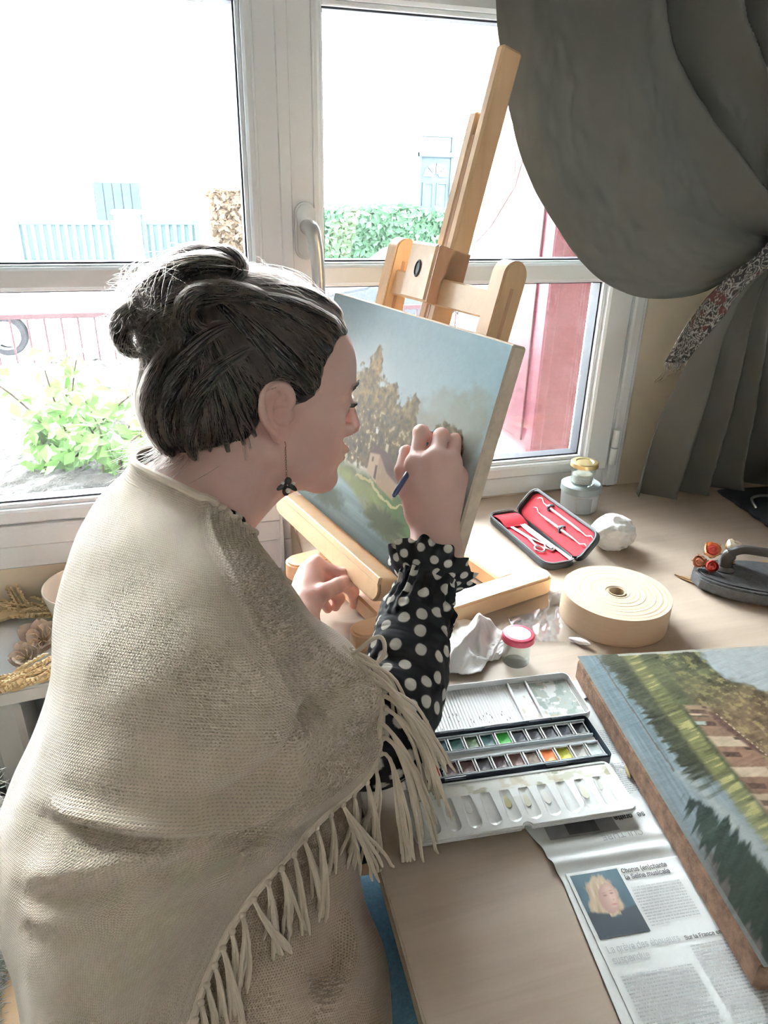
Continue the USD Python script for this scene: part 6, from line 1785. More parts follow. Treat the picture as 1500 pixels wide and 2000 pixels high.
def arc_uv(P):
    u = np.cumsum(np.r_['1', np.zeros((P.shape[0], 1)), np.linalg.norm(np.diff(P, axis=1), axis=-1)], axis=1)
    v = np.cumsum(np.r_['0', np.zeros((1, P.shape[1])), np.linalg.norm(np.diff(P, axis=0), axis=-1)], axis=0)
    m = np.median(u, axis=0)[None] * .65 + u * .35
    return np.stack([m, np.median(v, axis=1)[:, None] * .65 + v * .35], -1)


def knit(name, color, pu, pv, strength, gap=0.8, dist=0.0012, fuzz=0.35, rows=0.35):
    """Stitches in rows: small dark pits between the loops, every second row shifted by half a stitch."""
    c = np.asarray(color, float)
    m = lambda t, **k: ("math", {"math_type": t, **k})
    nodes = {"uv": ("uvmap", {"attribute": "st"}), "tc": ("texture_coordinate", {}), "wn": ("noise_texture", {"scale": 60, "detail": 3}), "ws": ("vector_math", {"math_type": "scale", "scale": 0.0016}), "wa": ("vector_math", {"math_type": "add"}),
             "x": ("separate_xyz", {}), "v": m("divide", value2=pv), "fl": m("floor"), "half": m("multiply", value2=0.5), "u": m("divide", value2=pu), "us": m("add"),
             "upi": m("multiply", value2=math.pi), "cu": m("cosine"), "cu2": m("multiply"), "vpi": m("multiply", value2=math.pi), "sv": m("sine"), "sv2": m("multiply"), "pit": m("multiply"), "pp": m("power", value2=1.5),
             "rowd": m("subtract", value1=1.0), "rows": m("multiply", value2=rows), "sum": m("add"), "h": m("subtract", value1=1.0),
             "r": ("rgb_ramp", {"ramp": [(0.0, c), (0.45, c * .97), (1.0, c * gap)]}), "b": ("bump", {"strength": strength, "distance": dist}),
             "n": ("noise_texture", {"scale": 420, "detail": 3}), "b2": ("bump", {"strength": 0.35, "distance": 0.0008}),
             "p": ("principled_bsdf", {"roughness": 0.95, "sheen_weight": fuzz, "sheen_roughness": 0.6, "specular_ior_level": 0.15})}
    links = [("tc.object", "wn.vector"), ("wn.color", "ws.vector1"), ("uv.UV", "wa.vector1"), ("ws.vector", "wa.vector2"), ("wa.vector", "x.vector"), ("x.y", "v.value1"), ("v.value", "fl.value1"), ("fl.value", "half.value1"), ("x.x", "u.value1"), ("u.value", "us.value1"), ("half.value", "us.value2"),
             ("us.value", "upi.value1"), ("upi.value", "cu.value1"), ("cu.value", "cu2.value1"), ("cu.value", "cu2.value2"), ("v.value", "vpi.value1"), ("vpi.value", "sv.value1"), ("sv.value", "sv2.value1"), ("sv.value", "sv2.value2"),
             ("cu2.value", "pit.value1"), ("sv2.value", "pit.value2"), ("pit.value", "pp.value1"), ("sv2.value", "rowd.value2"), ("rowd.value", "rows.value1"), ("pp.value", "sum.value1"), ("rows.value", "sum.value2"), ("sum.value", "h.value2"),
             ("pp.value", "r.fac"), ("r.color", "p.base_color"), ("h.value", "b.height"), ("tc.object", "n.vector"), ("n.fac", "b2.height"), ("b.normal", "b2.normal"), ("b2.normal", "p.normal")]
    return material(name, nodes, links, "p.BSDF")


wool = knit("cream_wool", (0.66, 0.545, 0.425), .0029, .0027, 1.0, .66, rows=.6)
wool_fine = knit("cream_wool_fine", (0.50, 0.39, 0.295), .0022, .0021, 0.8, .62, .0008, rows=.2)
yarn = plain("cream_yarn", (0.64, 0.535, 0.42), rough=0.9, sheen=0.4, bump=0.4, bscale=700, bdist=0.001)


def cloth_sheet(name, P, mat, thick, relief):
    P = P.copy()
    N = grid_normals(P)
    c = P.reshape(-1, 3).mean(0)
    if ((P - c) * N).sum() < 0:
        N = -N
    P = P + N * relief[..., None]
    uv = arc_uv(P)
    v, f = sheet(P, thick)
    n0 = grid_normals(P)
    if (n0 * N).sum() < 0:                       # the inside goes inwards
        v, f = sheet(P, thick, flip=True)
    return part(PERSON, name, (v, f), mat, uv=np.vstack([uv.reshape(-1, 2)] * 2)), P, N


P = loft(SHAWL, (330, 120), 430)
tv = np.linspace(0, 1, P.shape[0])[:, None]
da, ia, qa = polyline_dist(P, CREASE_A); db, ib_, qb = polyline_dist(P, CREASE_B); dr, ir, qr = polyline_dist(P, ROLL); dband, ibn, qbn = polyline_dist(P, BAND)
below = lambda i, q: smooth(-.006, .006, q[i][..., 2] - P[..., 2])          # 1 under the crease
dc, ic, qc = polyline_dist(P, FOLD_C); dd, id_, qd = polyline_dist(P, FOLD_D)
rel = .0080 * (fbm(P * [9, 9, 7], 3, 301) - .5) * 2
def crease(d, i, q, depth, w, lip, lw, soft=.006):
    """A sharp valley with a raised, overhanging lip above it and a softer swell below."""
    b = smooth(-soft, soft, q[i][..., 2] - P[..., 2])
    return -depth * np.exp(-(d / w) ** 2) + lip * np.exp(-((d - lw) / lw) ** 2) * (1 - b) + lip * .55 * np.exp(-((d - lw * 1.6) / (lw * 1.3)) ** 2) * b
taper = lambda i, n=60: np.clip(np.minimum(i, n - 1 - i) / 8.0, .15, 1)
rel += crease(da, ia, qa, .011, .0055, .0105, .010) * taper(ia)
rel += crease(db, ib_, qb, .008, .010, .0105, .015) * taper(ib_)
rel += crease(dc, ic, qc, .005, .012, .0065, .018) * taper(ic)
rel += crease(dd, id_, qd, .008, .010, .0100, .016) * taper(id_)
rel += (.0130 * np.exp(-(dr / .011) ** 2) - .0075 * np.exp(-((dr - .024) / .009) ** 2)) * taper(ir)
side = smooth(-.004, .004, (P[..., 0] - qbn[ibn][..., 0]))                    # 1 on the front-band side
bandm = side * (1 - smooth(.085, .11, dband)) * (tv < .52)
rel += .0040 * np.exp(-((dband - .004) / .006) ** 2) * side * (tv < .46) - .0028 * np.exp(-(dband / .0035) ** 2) * (tv < .46)
rel += bandm * .0022 * np.cos(2 * np.pi * dband / .0066)
rel += .004 * np.exp(-((tv - .0) / .022) ** 2)                                # rolled collar edge
kR = np.r_[0, np.cumsum(np.linalg.norm(np.diff(SHAWL.mean(0), axis=0), axis=1) ** .7)]
iR = int(kR[1] / kR[4] * 329) + 4
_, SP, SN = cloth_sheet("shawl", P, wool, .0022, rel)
SHAWL_PATH = f"{PERSON}/shawl"
# rolled border at the collar and along the hem
rng_h = CubicSpline(np.arange(len(SHAWL)), SHAWL, axis=0)
col_edge = SP[0]
part(SHAWL_PATH, "collar_roll", tube(col_edge[::4], .0042, 8), yarn)
hem_t = np.linspace(4.3, 14.9, 70)
hem = SP[np.clip((hem_t / (len(SHAWL) - 1) * (SP.shape[0] - 1)).astype(int), 0, SP.shape[0] - 1), iR]
part(SHAWL_PATH, "hem_roll", tube(spline(hem[::5], 80), .0036, 8), yarn)
# fringe: a knot and a few yarns each
frng = np.random.default_rng(77)
for k, tq in enumerate(np.r_[np.linspace(4.5, 8.6, 11), np.linspace(9.0, 14.8, 19)]):
    i = int(tq / (len(SHAWL) - 1) * (SP.shape[0] - 1))
    p0 = SP[i, iR] + SN[i, iR] * .003
    ys = [moved(trimesh.creation.icosphere(1, .0030), frame(p0, (1, 0, 0), (0, 1, 0), (0, 0, 1)))]
    Lk, ok_ = frng.uniform(.060, .100), frng.normal(0, .006, 3)
    for j in range(6):
        L = Lk * frng.uniform(.88, 1.1); o = frng.normal(0, .0035, 3) + ok_
        if tq < 8.0:                              # these fall outwards over the sleeve
            e = (8.0 - tq) / 3.5
            out = np.array([.016 + .016 * e, -.042 - .004 * e, 0])
            pts = [p0, p0 + [.005, -.012, .003], p0 + out * .65 + o * .5 + [0, 0, -.004 - .010 * (1 - e)], p0 + out + o + [0, 0, -L * .48], p0 + out * 1.15 + o * 1.5 + [.004, 0, -L * 1.0]]
        else:
            pts = [p0, p0 + [.003, -.009, -L * .22] + o * .3, p0 + [.004, -.014, -L * .6] + o, p0 + [.002, -.016, -L] + o * 1.7]
        pts = spline(pts, 14) + np.cumsum(frng.normal(0, .0006, (14, 3)), axis=0) * np.linspace(0, 1, 14)[:, None]
        pts[:, 2] = np.where((pts[:, 0] > .125) & (pts[:, 1] > .3), np.maximum(pts[:, 2], ZT + .006), pts[:, 2])
        ys.append(tube(pts, np.r_[np.full(13, .00165), .0010], 6))
    part(SHAWL_PATH, "fringe_tassel", cat(*ys), yarn, smooth=50)
lp0 = SP[int(4.5 / 15 * (SP.shape[0] - 1)), iR]
part(SHAWL_PATH, "yarn_loop", tube(spline([lp0, lp0 + [.012, -.012, .016], lp0 + [.026, -.010, .020], lp0 + [.030, -.012, .004], lp0 + [.018, -.016, -.006], lp0 + [.002, -.010, -.004]], 30), .0022, 8), yarn)

P = loft(CARDI, (200, 70), 240)
dp, ip, qp = polyline_dist(P, POCKET)
left_of = smooth(-.004, .004, qp[ip][..., 0] - P[..., 0])
rel = .006 * (fbm(P * [10, 10, 8], 3, 311) - .5) * 2
rel += (-.010 * np.exp(-((dp - .010) / .014) ** 2) * left_of + .005 * np.exp(-((dp - .006) / .012) ** 2) * (1 - left_of)) * np.clip(np.minimum(ip, 59 - ip) / 14.0, 0, 1)
_, CP, CN = cloth_sheet("cardigan", P, wool_fine, .0025, rel)

# polka-dot blouse: sleeve, gathered cuff with its frill, collar
dot_cloth = painted("polka_dot_cloth", rough=0.75, bump=0.1, bscale=900, spec=0.3)
def dots3(P, gap, rad, seed):
    """Pale dots on black, spread evenly over the surface P[i, j]."""
    from scipy.spatial import cKDTree
    g = np.random.default_rng(seed)
    q = P.reshape(-1, 3)
    order = g.permutation(len(q))[:16000]
    keep, grid_ = [], {}
    for i in order:
        k = tuple((q[i] // gap).astype(int))
        if all(((q[j] - q[i]) ** 2).sum() >= gap * gap for dx in (-1, 0, 1) for dy in (-1, 0, 1) for dz in (-1, 0, 1) for j in grid_.get((k[0] + dx, k[1] + dy, k[2] + dz), ())):
            keep.append(i); grid_.setdefault(k, []).append(i)
    d = cKDTree(q[keep]).query(q)[0].reshape(P.shape[:2])
    c = np.broadcast_to(np.array([0.0085, 0.0095, 0.014]), P.shape).copy()
    return over(c, (0.66, 0.63, 0.57), 1 - smooth(rad * .90, rad * 1.05, d))
SL = spline([(0.030, 0.595, 0.885), (0.090, 0.555, 0.828), R_ELBOW + [-.012, -.004, .004], R_ELBOW + [.012, .012, .016], [0.1868, 0.5470, 0.8350], [0.2010, 0.5755, 0.8540], [0.2160, 0.6000, 0.8735], [0.2300, 0.6195, 0.8886], [0.2395, 0.6337, 0.8990]], 420)
arc = np.r_[0, np.cumsum(np.linalg.norm(np.diff(SL, axis=0), axis=1))]
rad = np.interp(arc / arc[-1], [0, .28, .42, .55, .70, .82, .90, .955, 1.0], [.040, .048, .050, .0475, .0455, .0430, .0385, .0345, .0335])
T_ = np.gradient(SL, axis=0); T_ /= np.linalg.norm(T_, axis=1, keepdims=True)
side_v = np.cross(T_, [0, 0, 1.0]); side_v /= np.linalg.norm(side_v, axis=1, keepdims=True)
up_v = np.cross(side_v, T_)
nth = 340
TH = np.linspace(0, 2 * math.pi, nth)
def sleeve_surface(th, a_idx, extra):
    return SL[a_idx][:, None] + (np.cos(th)[None, :, None] * side_v[a_idx][:, None] + np.sin(th)[None, :, None] * up_v[a_idx][:, None]) * extra[..., None]
ii = np.arange(420)
A_, THg = np.meshgrid(arc, TH, indexing="ij")
loopn = np.stack([np.cos(THg) * 1.2, np.sin(THg) * 1.2, A_ * 22], -1)
wrk = (np.abs(fbm(loopn + [0, 0, 7], 3, 321) - .5) * 2 - .35) * .0085
loop2 = np.stack([np.cos(THg) * .8 + A_ * 14, np.sin(THg) * .8, A_ * 55], -1)
wrk += (np.abs(fbm(loop2, 3, 322) - .5) * 2 - .3) * .0050 * (.5 + smooth(.7, .95, A_ / arc[-1]))
wrk += smooth(.80, .97, A_ / arc[-1]) * .0022 * np.sin(THg * 17 + 2 * np.sin(THg * 3))
Rg = rad[:, None] + wrk
SPs = sleeve_surface(TH, ii, Rg)
cU = THg / (2 * math.pi) * .285
g_ = grid(SPs)
sl_path = part(PERSON, "blouse_sleeve", sheet(SPs, .0007, flip=True) if ((grid_normals(SPs) * (SPs - SL[:, None])).sum() < 0) else sheet(SPs, .0007), dot_cloth, col=np.vstack([dots3(SPs, .0172, .0062, 5).reshape(-1, 3)] * 2))
# frill beyond the elastic
nf = 40
f_t = np.linspace(0, 1, nf)
Fg, THf = np.meshgrid(f_t, TH, indexing="ij")
ax = T_[-1]; base_c = SL[-1]
open_ = .0325 + .0165 * np.sin(Fg * 1.5) ** .9
wave = (.0034 * np.sin(THf * 12 + .6 * np.sin(THf * 2)) + .0022 * np.sin(THf * 19 + 1)) * Fg
flare_r = open_ + wave
droop = .010 * Fg * (np.cos(THf) > 0) * np.cos(THf)
FR = base_c + ax * ((Fg * .024 + .0022 * np.sin(THf * 12 + 1.2) * Fg - droop))[..., None] + (np.cos(THf)[..., None] * side_v[-1] + np.sin(THf)[..., None] * up_v[-1]) * flare_r[..., None]
ok = (grid_normals(FR) * (FR - base_c)).sum() > 0
part(sl_path, "cuff_frill", sheet(FR, .0008, flip=not ok), dot_cloth, col=np.vstack([dots3(FR, .0140, .0048, 8).reshape(-1, 3)] * 2))
part(sl_path, "cuff_band", tube(SL[-14:], np.full(14, .0325), 40, caps=False), plain("black_elastic", (0.012, 0.013, 0.018), rough=0.8))
# blouse collar showing inside the shawl
ringp = np.vstack([SHAWL[0][1:], SHAWL[0][:2]])
cen = SHAWL[0][1:].mean(0)
ringp = cen + (ringp - cen) * [.93, .93, 1] + np.array([[0.004, 0, -.024 + .030 * smooth(.0, .045, x_)] for x_ in ringp[:, 0]])
cl_ = spline(ringp, 160)
wv = np.linspace(-1, 1, 14)
CLP = cl_[:, None] + np.array([0, 0, 1.0]) * (wv * .0095)[None, :, None] + ((cl_ - cen) * [1, 1, 0])[:, None] * (-.05 * wv)[None, :, None]
arc_c = np.r_[0, np.cumsum(np.linalg.norm(np.diff(cl_, axis=0), axis=1))]
okc = (grid_normals(CLP) * (CLP - cen)).sum() > 0
part(PERSON, "blouse_collar", sheet(CLP, .0009, flip=not okc), dot_cloth, col=np.vstack([dots3(CLP, .0150, .0052, 3).reshape(-1, 3)] * 2))

# jeans and shoes, mostly hidden by the table
denim = plain("denim", (0.055, 0.125, 0.175), rough=0.9, var=0.25, scale=300, bump=0.3, bscale=900)
def jeans_sdf(p):
    d = ellipsoid(p, (-0.080, 0.575, 0.550), (0.095, 0.160, 0.090))
    for y, dy in ((0.455, 0.0), (0.665, 0.005)):
        l = capsule(p, (-0.06, y, 0.560), (0.375, y + dy, 0.565), .088, .068)
        l = smin(l, capsule(p, (0.375, y + dy, 0.560), (0.345, y + dy, 0.10), .066, .050), .02)
        d = smin(d, l, .03)
    return d + .004 * (fbm(p * 16, 2, 331) - .5)
jm = sdf_mesh(jeans_sdf, (-.26, .33, .05), (.50, .80, .70), .007)
jp = part(PERSON, "jeans", jm, denim, smooth=True)
shoe_mat = plain("dark_shoe", (0.05, 0.045, 0.045), rough=0.5)
for y in (0.455, 0.670):
    sh = sdf_mesh(lambda p: np.maximum(smin(capsule(p, (0.34, y, .05), (0.50, y, .035), .047, .040), capsule(p, (.345, y, .06), (.345, y, .12), .05, .055), .03), .004 - p[..., 2]), (.26, y - .08, -.02), (.57, y + .08, .20), .006)
    part(PERSON, "shoe", sh, shoe_mat, smooth=True)

# ------------------------------------------------------------------ chair with a fleece throw
ch_ = thing("chair", "wooden chair under the seated artist, mostly hidden by her shawl", "chair", (-0.10, 0.56, 0))
part(ch_, "seat", moved(slab(rounded(sg.box(-.20, -.215, .20, .215), .03), 0, .03, .006), frame((-0.10, 0.56, 0.425), (1, 0, 0), (0, 1, 0), (0, 0, 1))), pine_y)
for (lx, ly) in ((-.27, .38), (-.27, .74), (.07, .38), (.07, .74)):
    part(ch_, "leg", box(lx - .018, lx + .018, ly - .018, ly + .018, 0, .426, .004), pine)
for ly in (.38, .74):
    part(ch_, "back_post", box(-.297, -.272, ly - .016, ly + .016, .45, .66, .004), pine)
part(ch_, "backrest", box(-.293, -.277, .37, .75, .52, .655, .006), pine_y)
fleece_mat = plain("grey_fleece", (0.50, 0.52, 0.48), rough=1.0, sheen=0.5, bump=0.7, bscale=160, bdist=0.004)
tq, uq = np.meshgrid(np.linspace(0, 1, 80), np.linspace(0, 1, 90), indexing="ij")
prof_ = np.array([(-.305, .42), (-.306, .55), (-.302, .655), (-.285, .672), (-.266, .655), (-.262, .55), (-.262, .46), (-.262, .452)])
k8 = np.linspace(0, 1, 8)
FX, FZ = np.interp(tq, k8, prof_[:, 0]), np.interp(tq, k8, prof_[:, 1])
FL = np.stack([FX, .36 + .40 * uq, FZ], -1)
FL = FL + grid_normals(FL) * (.010 * (fbm(FL * 60, 3, 341) - .5))[..., None]
ft = thing("fleece_throw", "grey-green fluffy fleece throw over the chair back at the lower left", "throw", (-0.28, 0.56, 0.42))
part(ft, "fleece", sheet(FL, .003), fleece_mat, smooth=True)
fg = np.random.default_rng(8)
Nf = grid_normals(FL)
pick_ = fg.integers(0, 80 * 90, 9000)
pp_, nn_ = FL.reshape(-1, 3)[pick_], Nf.reshape(-1, 3)[pick_]
cc_ = FL.reshape(-1, 3).mean(0)
sgn_ = np.sign(((pp_ - cc_) * nn_).sum(1) + 1e-9)[:, None]
tuft = [np.stack([a, a + b * .005 + o, a + b * .009 + o * 2.2]) for a, b, o in zip(pp_, nn_ * sgn_, fg.normal(0, .0022, (9000, 3)))]
curves(ft, "pile", tuft, [np.array([.0012, .0010, .0003])] * len(tuft), fleece_mat, kind="stuff")
# ------------------------------------------------------------------ her hair: pinned up, loose strands
XH_Z = np.array([-.10, -.075, -.064, -.050, -.036, -.022, -.005, .008, .011, .017, .024, .038, .055, .069, .089, .100, .115, .142, .2])
XH_X = np.array([-.075, -.055, -.046, -.050, -.030, -.024, -.020, -.014, .006, .024, .0325, .037, .042, .047, .060, .072, .088, .105, .12])
def hair_body(q):
    s = np.stack([q[..., 0], np.abs(q[..., 1]), q[..., 2]], -1)
    E = lambda c, r: ellipsoid(s, c, r)
    d = E((-0.016, 0, 0.040), (0.116, 0.0815, 0.100))
    d = smin(d, E((-0.078, 0, -0.004), (0.060, 0.064, 0.063)), .02)
    d = smin(d, E((-0.104, 0, 0.082), (0.046, 0.046, 0.044)), .012)
    d = smin(d, E((-0.070, 0, 0.112), (0.030, 0.034, 0.022)), .012)
    return d
def hair_sdf(p):
    q = w2h(p)
    d = hair_body(q)
    mid = .028 * (1 - np.clip(np.abs(q[..., 1]) / .065, 0, 1) ** 2) * smooth(.075, .098, q[..., 2]) * (1 - smooth(.118, .14, q[..., 2]))
    cut = (q[..., 0] - np.interp(q[..., 2], XH_Z, XH_X) - mid) * .75
    cut = cut + (fbm(q * 70, 3, 402) - .5) * .008
    d = -smin(-d, -cut, .010)                                     # keep what lies behind the hairline
    e = ellipsoid(q, (-0.010, -0.083, 0.004), (0.026, 0.0150, 0.036))
    d = -smin(-d, e, .004)
    ang = np.arctan2(q[..., 2] - .10, q[..., 0] + .085)
    tex = fbm(np.stack([ang * 5.5, q[..., 1] * 45, np.hypot(q[..., 0] + .085, q[..., 2] - .10) * 9], -1), 3, 401) - .5
    return d + tex * .004
hm = sdf_mesh(hair_sdf, HC + [-.20, -.13, -.13], HC + [.13, .13, .18], .0026)
hair_mat = material("brown_hair", {"p": ("principled_bsdf", {"base_color": (0.020, 0.017, 0.016), "roughness": 0.55, "specular_ior_level": 0.45}), "tc": ("texture_coordinate", {}), "n": ("noise_texture", {"scale": 160, "detail": 4}), "b": ("bump", {"strength": 0.5, "distance": 0.002})},
                    [("tc.object", "n.vector"), ("n.fac", "b.height"), ("b.normal", "p.normal")], "p.BSDF")
strand_mat = material("hair_strands", {"h": ("principled_hair_bsdf", {"parametrization": "Direct coloring", "color": (0.060, 0.043, 0.034), "roughness": 0.30, "radial_roughness": 0.45, "random_roughness": 0.2, "random_color": 0.25})}, [], "h.BSDF")
hair_path = part(PERSON, "hair", hm, hair_mat, smooth=True)
hrng = np.random.default_rng(404)
hvv, hff = hm
hw = w2h(hvv)
e1, e2 = hvv[hff[:, 1]] - hvv[hff[:, 0]], hvv[hff[:, 2]] - hvv[hff[:, 0]]
fa = np.linalg.norm(np.cross(e1, e2), axis=1)
def sample(n, ok):
    w = fa * ok(hw[hff].mean(1))
    f = hrng.choice(len(hff), n, p=w / w.sum())
    r = hrng.uniform(0, 1, (n, 2)); r = np.where(r.sum(1, keepdims=True) > 1, 1 - r, r)
    return hvv[hff[f, 0]] + e1[f] * r[:, :1] + e2[f] * r[:, 1:]
def gradn(p):
    h = .0015
    g = np.stack([hair_sdf(p + np.eye(3)[k] * h) - hair_sdf(p - np.eye(3)[k] * h) for k in range(3)], -1)
    return g / (np.linalg.norm(g, axis=-1, keepdims=True) + 1e-9)
BUN = h2w((-.088, 0.0, .108))
def comb(P0, steps, ds, lift, wild, goal=None):
    """Strands that run over the hair towards the bun."""
    P = P0.copy(); out = [P.copy()]
    n = len(P)
    off = np.abs(hrng.normal(0, lift, n)) + .0004
    bend = hrng.normal(0, wild, (n, 1))
    G = goal if goal is not None else BUN + hrng.normal(0, .014, (n, 3))
    for k in range(steps):
        N = gradn(P)
        T = G - P
        dist = np.linalg.norm(T, axis=1, keepdims=True)
        T = T - N * (T * N).sum(1, keepdims=True)
        T /= np.linalg.norm(T, axis=1, keepdims=True) + 1e-9
        B = np.cross(N, T)
        w = hrng.normal(0, wild * .5, (n, 1))
        D = T + B * (bend * math.sin(k * .5 + 1) + w)
        D /= np.linalg.norm(D, axis=1, keepdims=True)
        P = P + D * ds * np.clip(dist / .03, .15, 1)
        d = hair_sdf(P)[:, None]
        lift_k = off[:, None] * math.sin(math.pi * (k + 1) / steps) ** .5
        P = P - N * (d - lift_k)
        out.append(P.copy())
    return np.stack(out, 1)
def add_strands(name, S, w0, label=None):
    curves(hair_path, name, list(S), [np.r_[np.full(S.shape[1] - 2, w0), w0 * .7, w0 * .3]] * len(S), strand_mat, label, kind="stuff")
main = comb(sample(6500, lambda q: 1.0 * (q[:, 1] < .06) * ((q[:, 0] > -.06) | (q[:, 2] < .06))), 20, .0075, .0012, .06)
add_strands("combed_strands", main, .00042)
loose = comb(sample(420, lambda q: 1.0 * (q[:, 1] < .06)), 15, .0068, .0055, .35)
add_strands("loose_strands", loose, .00026)
# thick locks laid over the bun and down the back, each a rope of strands
lk = []
def lock(path, r, n, seed, twist=2.0):
    g = np.random.default_rng(seed)
    c = spline(np.asarray(path, float), 24)
    tt = np.gradient(c, axis=0); tt /= np.linalg.norm(tt, axis=1, keepdims=True)
    a = np.cross(tt, [0, 1.0, .15]); a /= np.linalg.norm(a, axis=1, keepdims=True); b = np.cross(tt, a)
    u = np.linspace(0, 1, 24)
    prof_ = .06 + .94 * np.sin(np.pi * np.clip(u * .96 + .02, 0, 1)) ** .6
    part(hair_path, "hair_lock", (lambda m: (h2w(m[0]), m[1]))(tube(c, r * .86 * prof_, 10)), hair_mat, smooth=True)
    for k in range(n):
        p0, q0 = g.uniform(0, 2 * math.pi), math.sqrt(g.uniform(.55, 1.1))
        ph = p0 + twist * u + .15 * np.sin(u * 9 + p0)
        lk.append(h2w(c + (a * np.cos(ph)[:, None] + b * np.sin(ph)[:, None]) * (r * q0 * prof_)[:, None] + np.cumsum(g.normal(0, .00025, (24, 3)), 0)))
lock([(-.020, -.050, .112), (-.060, -.056, .113), (-.095, -.050, .104), (-.125, -.034, .080), (-.138, -.018, .048)], .0125, 150, 1)
lock([(-.045, -.024, .134), (-.080, -.026, .137), (-.116, -.018, .120), (-.146, -.006, .086), (-.150, .0, .060)], .0135, 150, 2)
lock([(-.070, -.046, .100), (-.086, -.060, .112), (-.106, -.062, .100), (-.106, -.060, .080), (-.086, -.062, .072), (-.068, -.056, .084)], .0095, 120, 3, 4)
lock([(-.112, -.042, .060), (-.126, -.046, .028), (-.130, -.040, -.006), (-.118, -.034, -.038), (-.100, -.030, -.060)], .0120, 130, 4)
lock([(-.060, -.064, .084), (-.088, -.066, .066), (-.108, -.060, .032), (-.116, -.054, -.006), (-.106, -.050, -.044)], .0115, 130, 5)
lock([(-.030, -.072, .070), (-.064, -.074, .050), (-.088, -.070, .016), (-.094, -.064, -.022), (-.084, -.060, -.056)], .0100, 120, 6)
lock([(-.050, -.010, .138), (-.074, .004, .146), (-.104, .010, .134), (-.134, .018, .104)], .0130, 130, 7)
lock([(-.066, -.040, .118), (-.052, -.030, .140), (-.064, -.012, .150), (-.086, -.004, .144)], .0080, 90, 8, 3)
lock([(-.140, -.020, .090), (-.158, -.012, .072), (-.156, -.004, .048), (-.138, -.004, .036)], .0110, 110, 9, 3)
# flatter locks drawn from the hairline, over the side and up from the nape, following the surface
def swept(root, steps, r, n, seed, goal=(-.088, -.02, .108)):
    path = comb(h2w(np.array([root])), steps, .0085, .0008, .02, h2w(np.array([goal])))[0]
    path[0] -= gradn(path[:1])[0] * .0065; path[1] -= gradn(path[1:2])[0] * .0025
    lock(list(w2h(path)), r, n, seed, .8)
k_ = 20
for (x_, y_, z_) in ((.030, -.070, .030), (.040, -.066, .050), (.050, -.060, .075), (.066, -.040, .094), (.080, -.012, .100), (.020, -.073, .045), (.006, -.076, .052), (-.014, -.078, .044)):
    k_ += 1; swept((x_, y_, z_), 15, .0062, 70, k_, (-.080, -.040, .104))
for (x_, y_, z_) in ((-.026, -.070, -.030), (-.036, -.068, -.040), (-.050, -.062, -.050), (-.066, -.054, -.058), (-.084, -.044, -.060), (-.100, -.028, -.058), (-.030, -.076, .000), (-.045, -.072, -.020), (-.062, -.066, -.034)):
    k_ += 1; swept((x_, y_, z_), 17, .0066, 75, k_, (-.092, -.042, .088))
add_strands("lock_strands", np.array(lk), .00042)
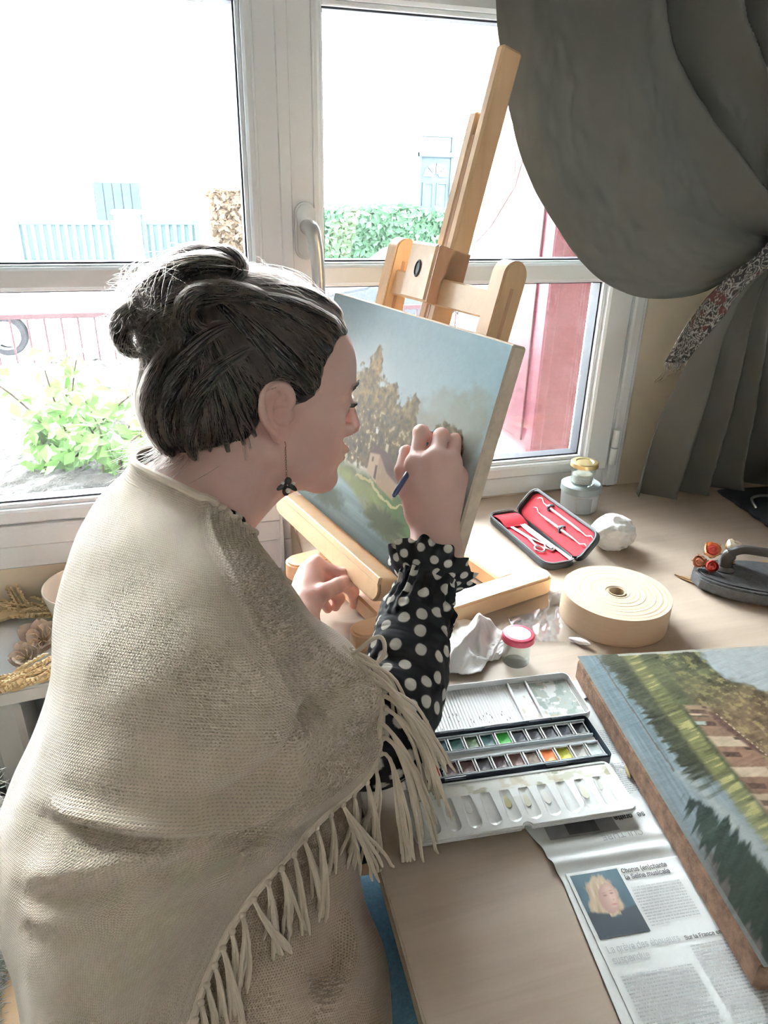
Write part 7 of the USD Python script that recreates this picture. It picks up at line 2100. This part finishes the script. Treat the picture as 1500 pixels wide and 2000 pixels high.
# the bun: coiled locks and a frizz of short ends
bs = []
for k in range(1500):
    c = np.array([-.104, 0, .082]) + hrng.normal(0, [.010, .014, .010])
    a0 = hrng.uniform(0, 2 * math.pi); tilt = hrng.normal(0, .8); r = hrng.uniform(.026, .046)
    ax1 = np.array([math.cos(tilt), math.sin(tilt), 0]); ax2 = np.array([0, 0, 1.0])
    t = a0 + np.linspace(0, hrng.uniform(.9, 2.4), 12)
    q = c + r * (np.cos(t)[:, None] * ax1 + np.sin(t)[:, None] * ax2) + np.cumsum(hrng.normal(0, .0008, (12, 3)), 0)
    bs.append(h2w(q))
add_strands("bun_strands", np.array(bs), .00042)
fz = []
for k in range(700):
    u = hrng.normal(0, 1, 3); u[0] = -abs(u[0]) * 1.3; u /= np.linalg.norm(u)
    base = np.array([-.110, 0, .072]) + u * [.040, .044, .040]
    curl = hrng.uniform(.004, .011); L = hrng.uniform(.012, .034); ph = hrng.uniform(0, 6.28)
    a, b, n = basis(u + hrng.normal(0, .45, 3))
    t = np.linspace(0, 1, 13)
    q = base + n * (t * L)[:, None] + a * (curl * np.sin(t * 7 + ph) * t)[:, None] + b * (curl * np.cos(t * 7 + ph) * t)[:, None]
    fz.append(h2w(q))
add_strands("frizz", np.array(fz), .00028)
fl_ = []
for k in range(170):
    th = hrng.uniform(-.3, 3.0)
    base = np.array([-.02 + .105 * math.cos(th), hrng.normal(0, .03), .040 + .098 * math.sin(th)])
    if base[0] > .075 or base[2] < .02: continue
    tdir = np.array([-1.0, hrng.normal(0, .4), hrng.uniform(-.1, .5)]); tdir /= np.linalg.norm(tdir)
    out = (base - [-.02, 0, .04]); out /= np.linalg.norm(out)
    t = np.linspace(0, 1, 12); L = hrng.uniform(.02, .045)
    fl_.append(h2w(base + tdir * (t * L)[:, None] + out * (np.sin(t * 2.6) * hrng.uniform(.001, .005))[:, None] + np.cumsum(hrng.normal(0, .0005, (12, 3)), 0)))
add_strands("flyaway_strands", np.array(fl_), .00022)
# nape wisps and the thin lock in front of the collar
np_s = []
for k in range(620):
    base = np.array([hrng.uniform(-.115, -.03), hrng.uniform(-.055, .045), 0]); base[2] = -.052 - .012 * hrng.uniform(0, 1) + .10 * max(0, -.09 - base[0])
    t = np.linspace(0, 1, 12); L = hrng.uniform(.015, .050)
    d = np.array([hrng.uniform(-.7, .1), hrng.normal(0, .3), -.75])
    np_s.append(h2w(base + d * (t * L)[:, None] + np.stack([-.012 * t * t * hrng.uniform(0, 2.5), hrng.normal(0, .006) * t * t, -.006 * np.sin(t * 3) * hrng.uniform(-1, 1)], 1)))
for k in range(12):
    base = np.array([-.030 + hrng.normal(0, .005), -.060, -.038 + hrng.normal(0, .004)])
    t = np.linspace(0, 1, 12); L = hrng.uniform(.045, .085)
    np_s.append(h2w(base + np.stack([.012 * np.sin(t * 2.5) - .012 * t, -.004 * t, -t * L], 1)))
add_strands("nape_wisps", np.array(np_s), .00038)
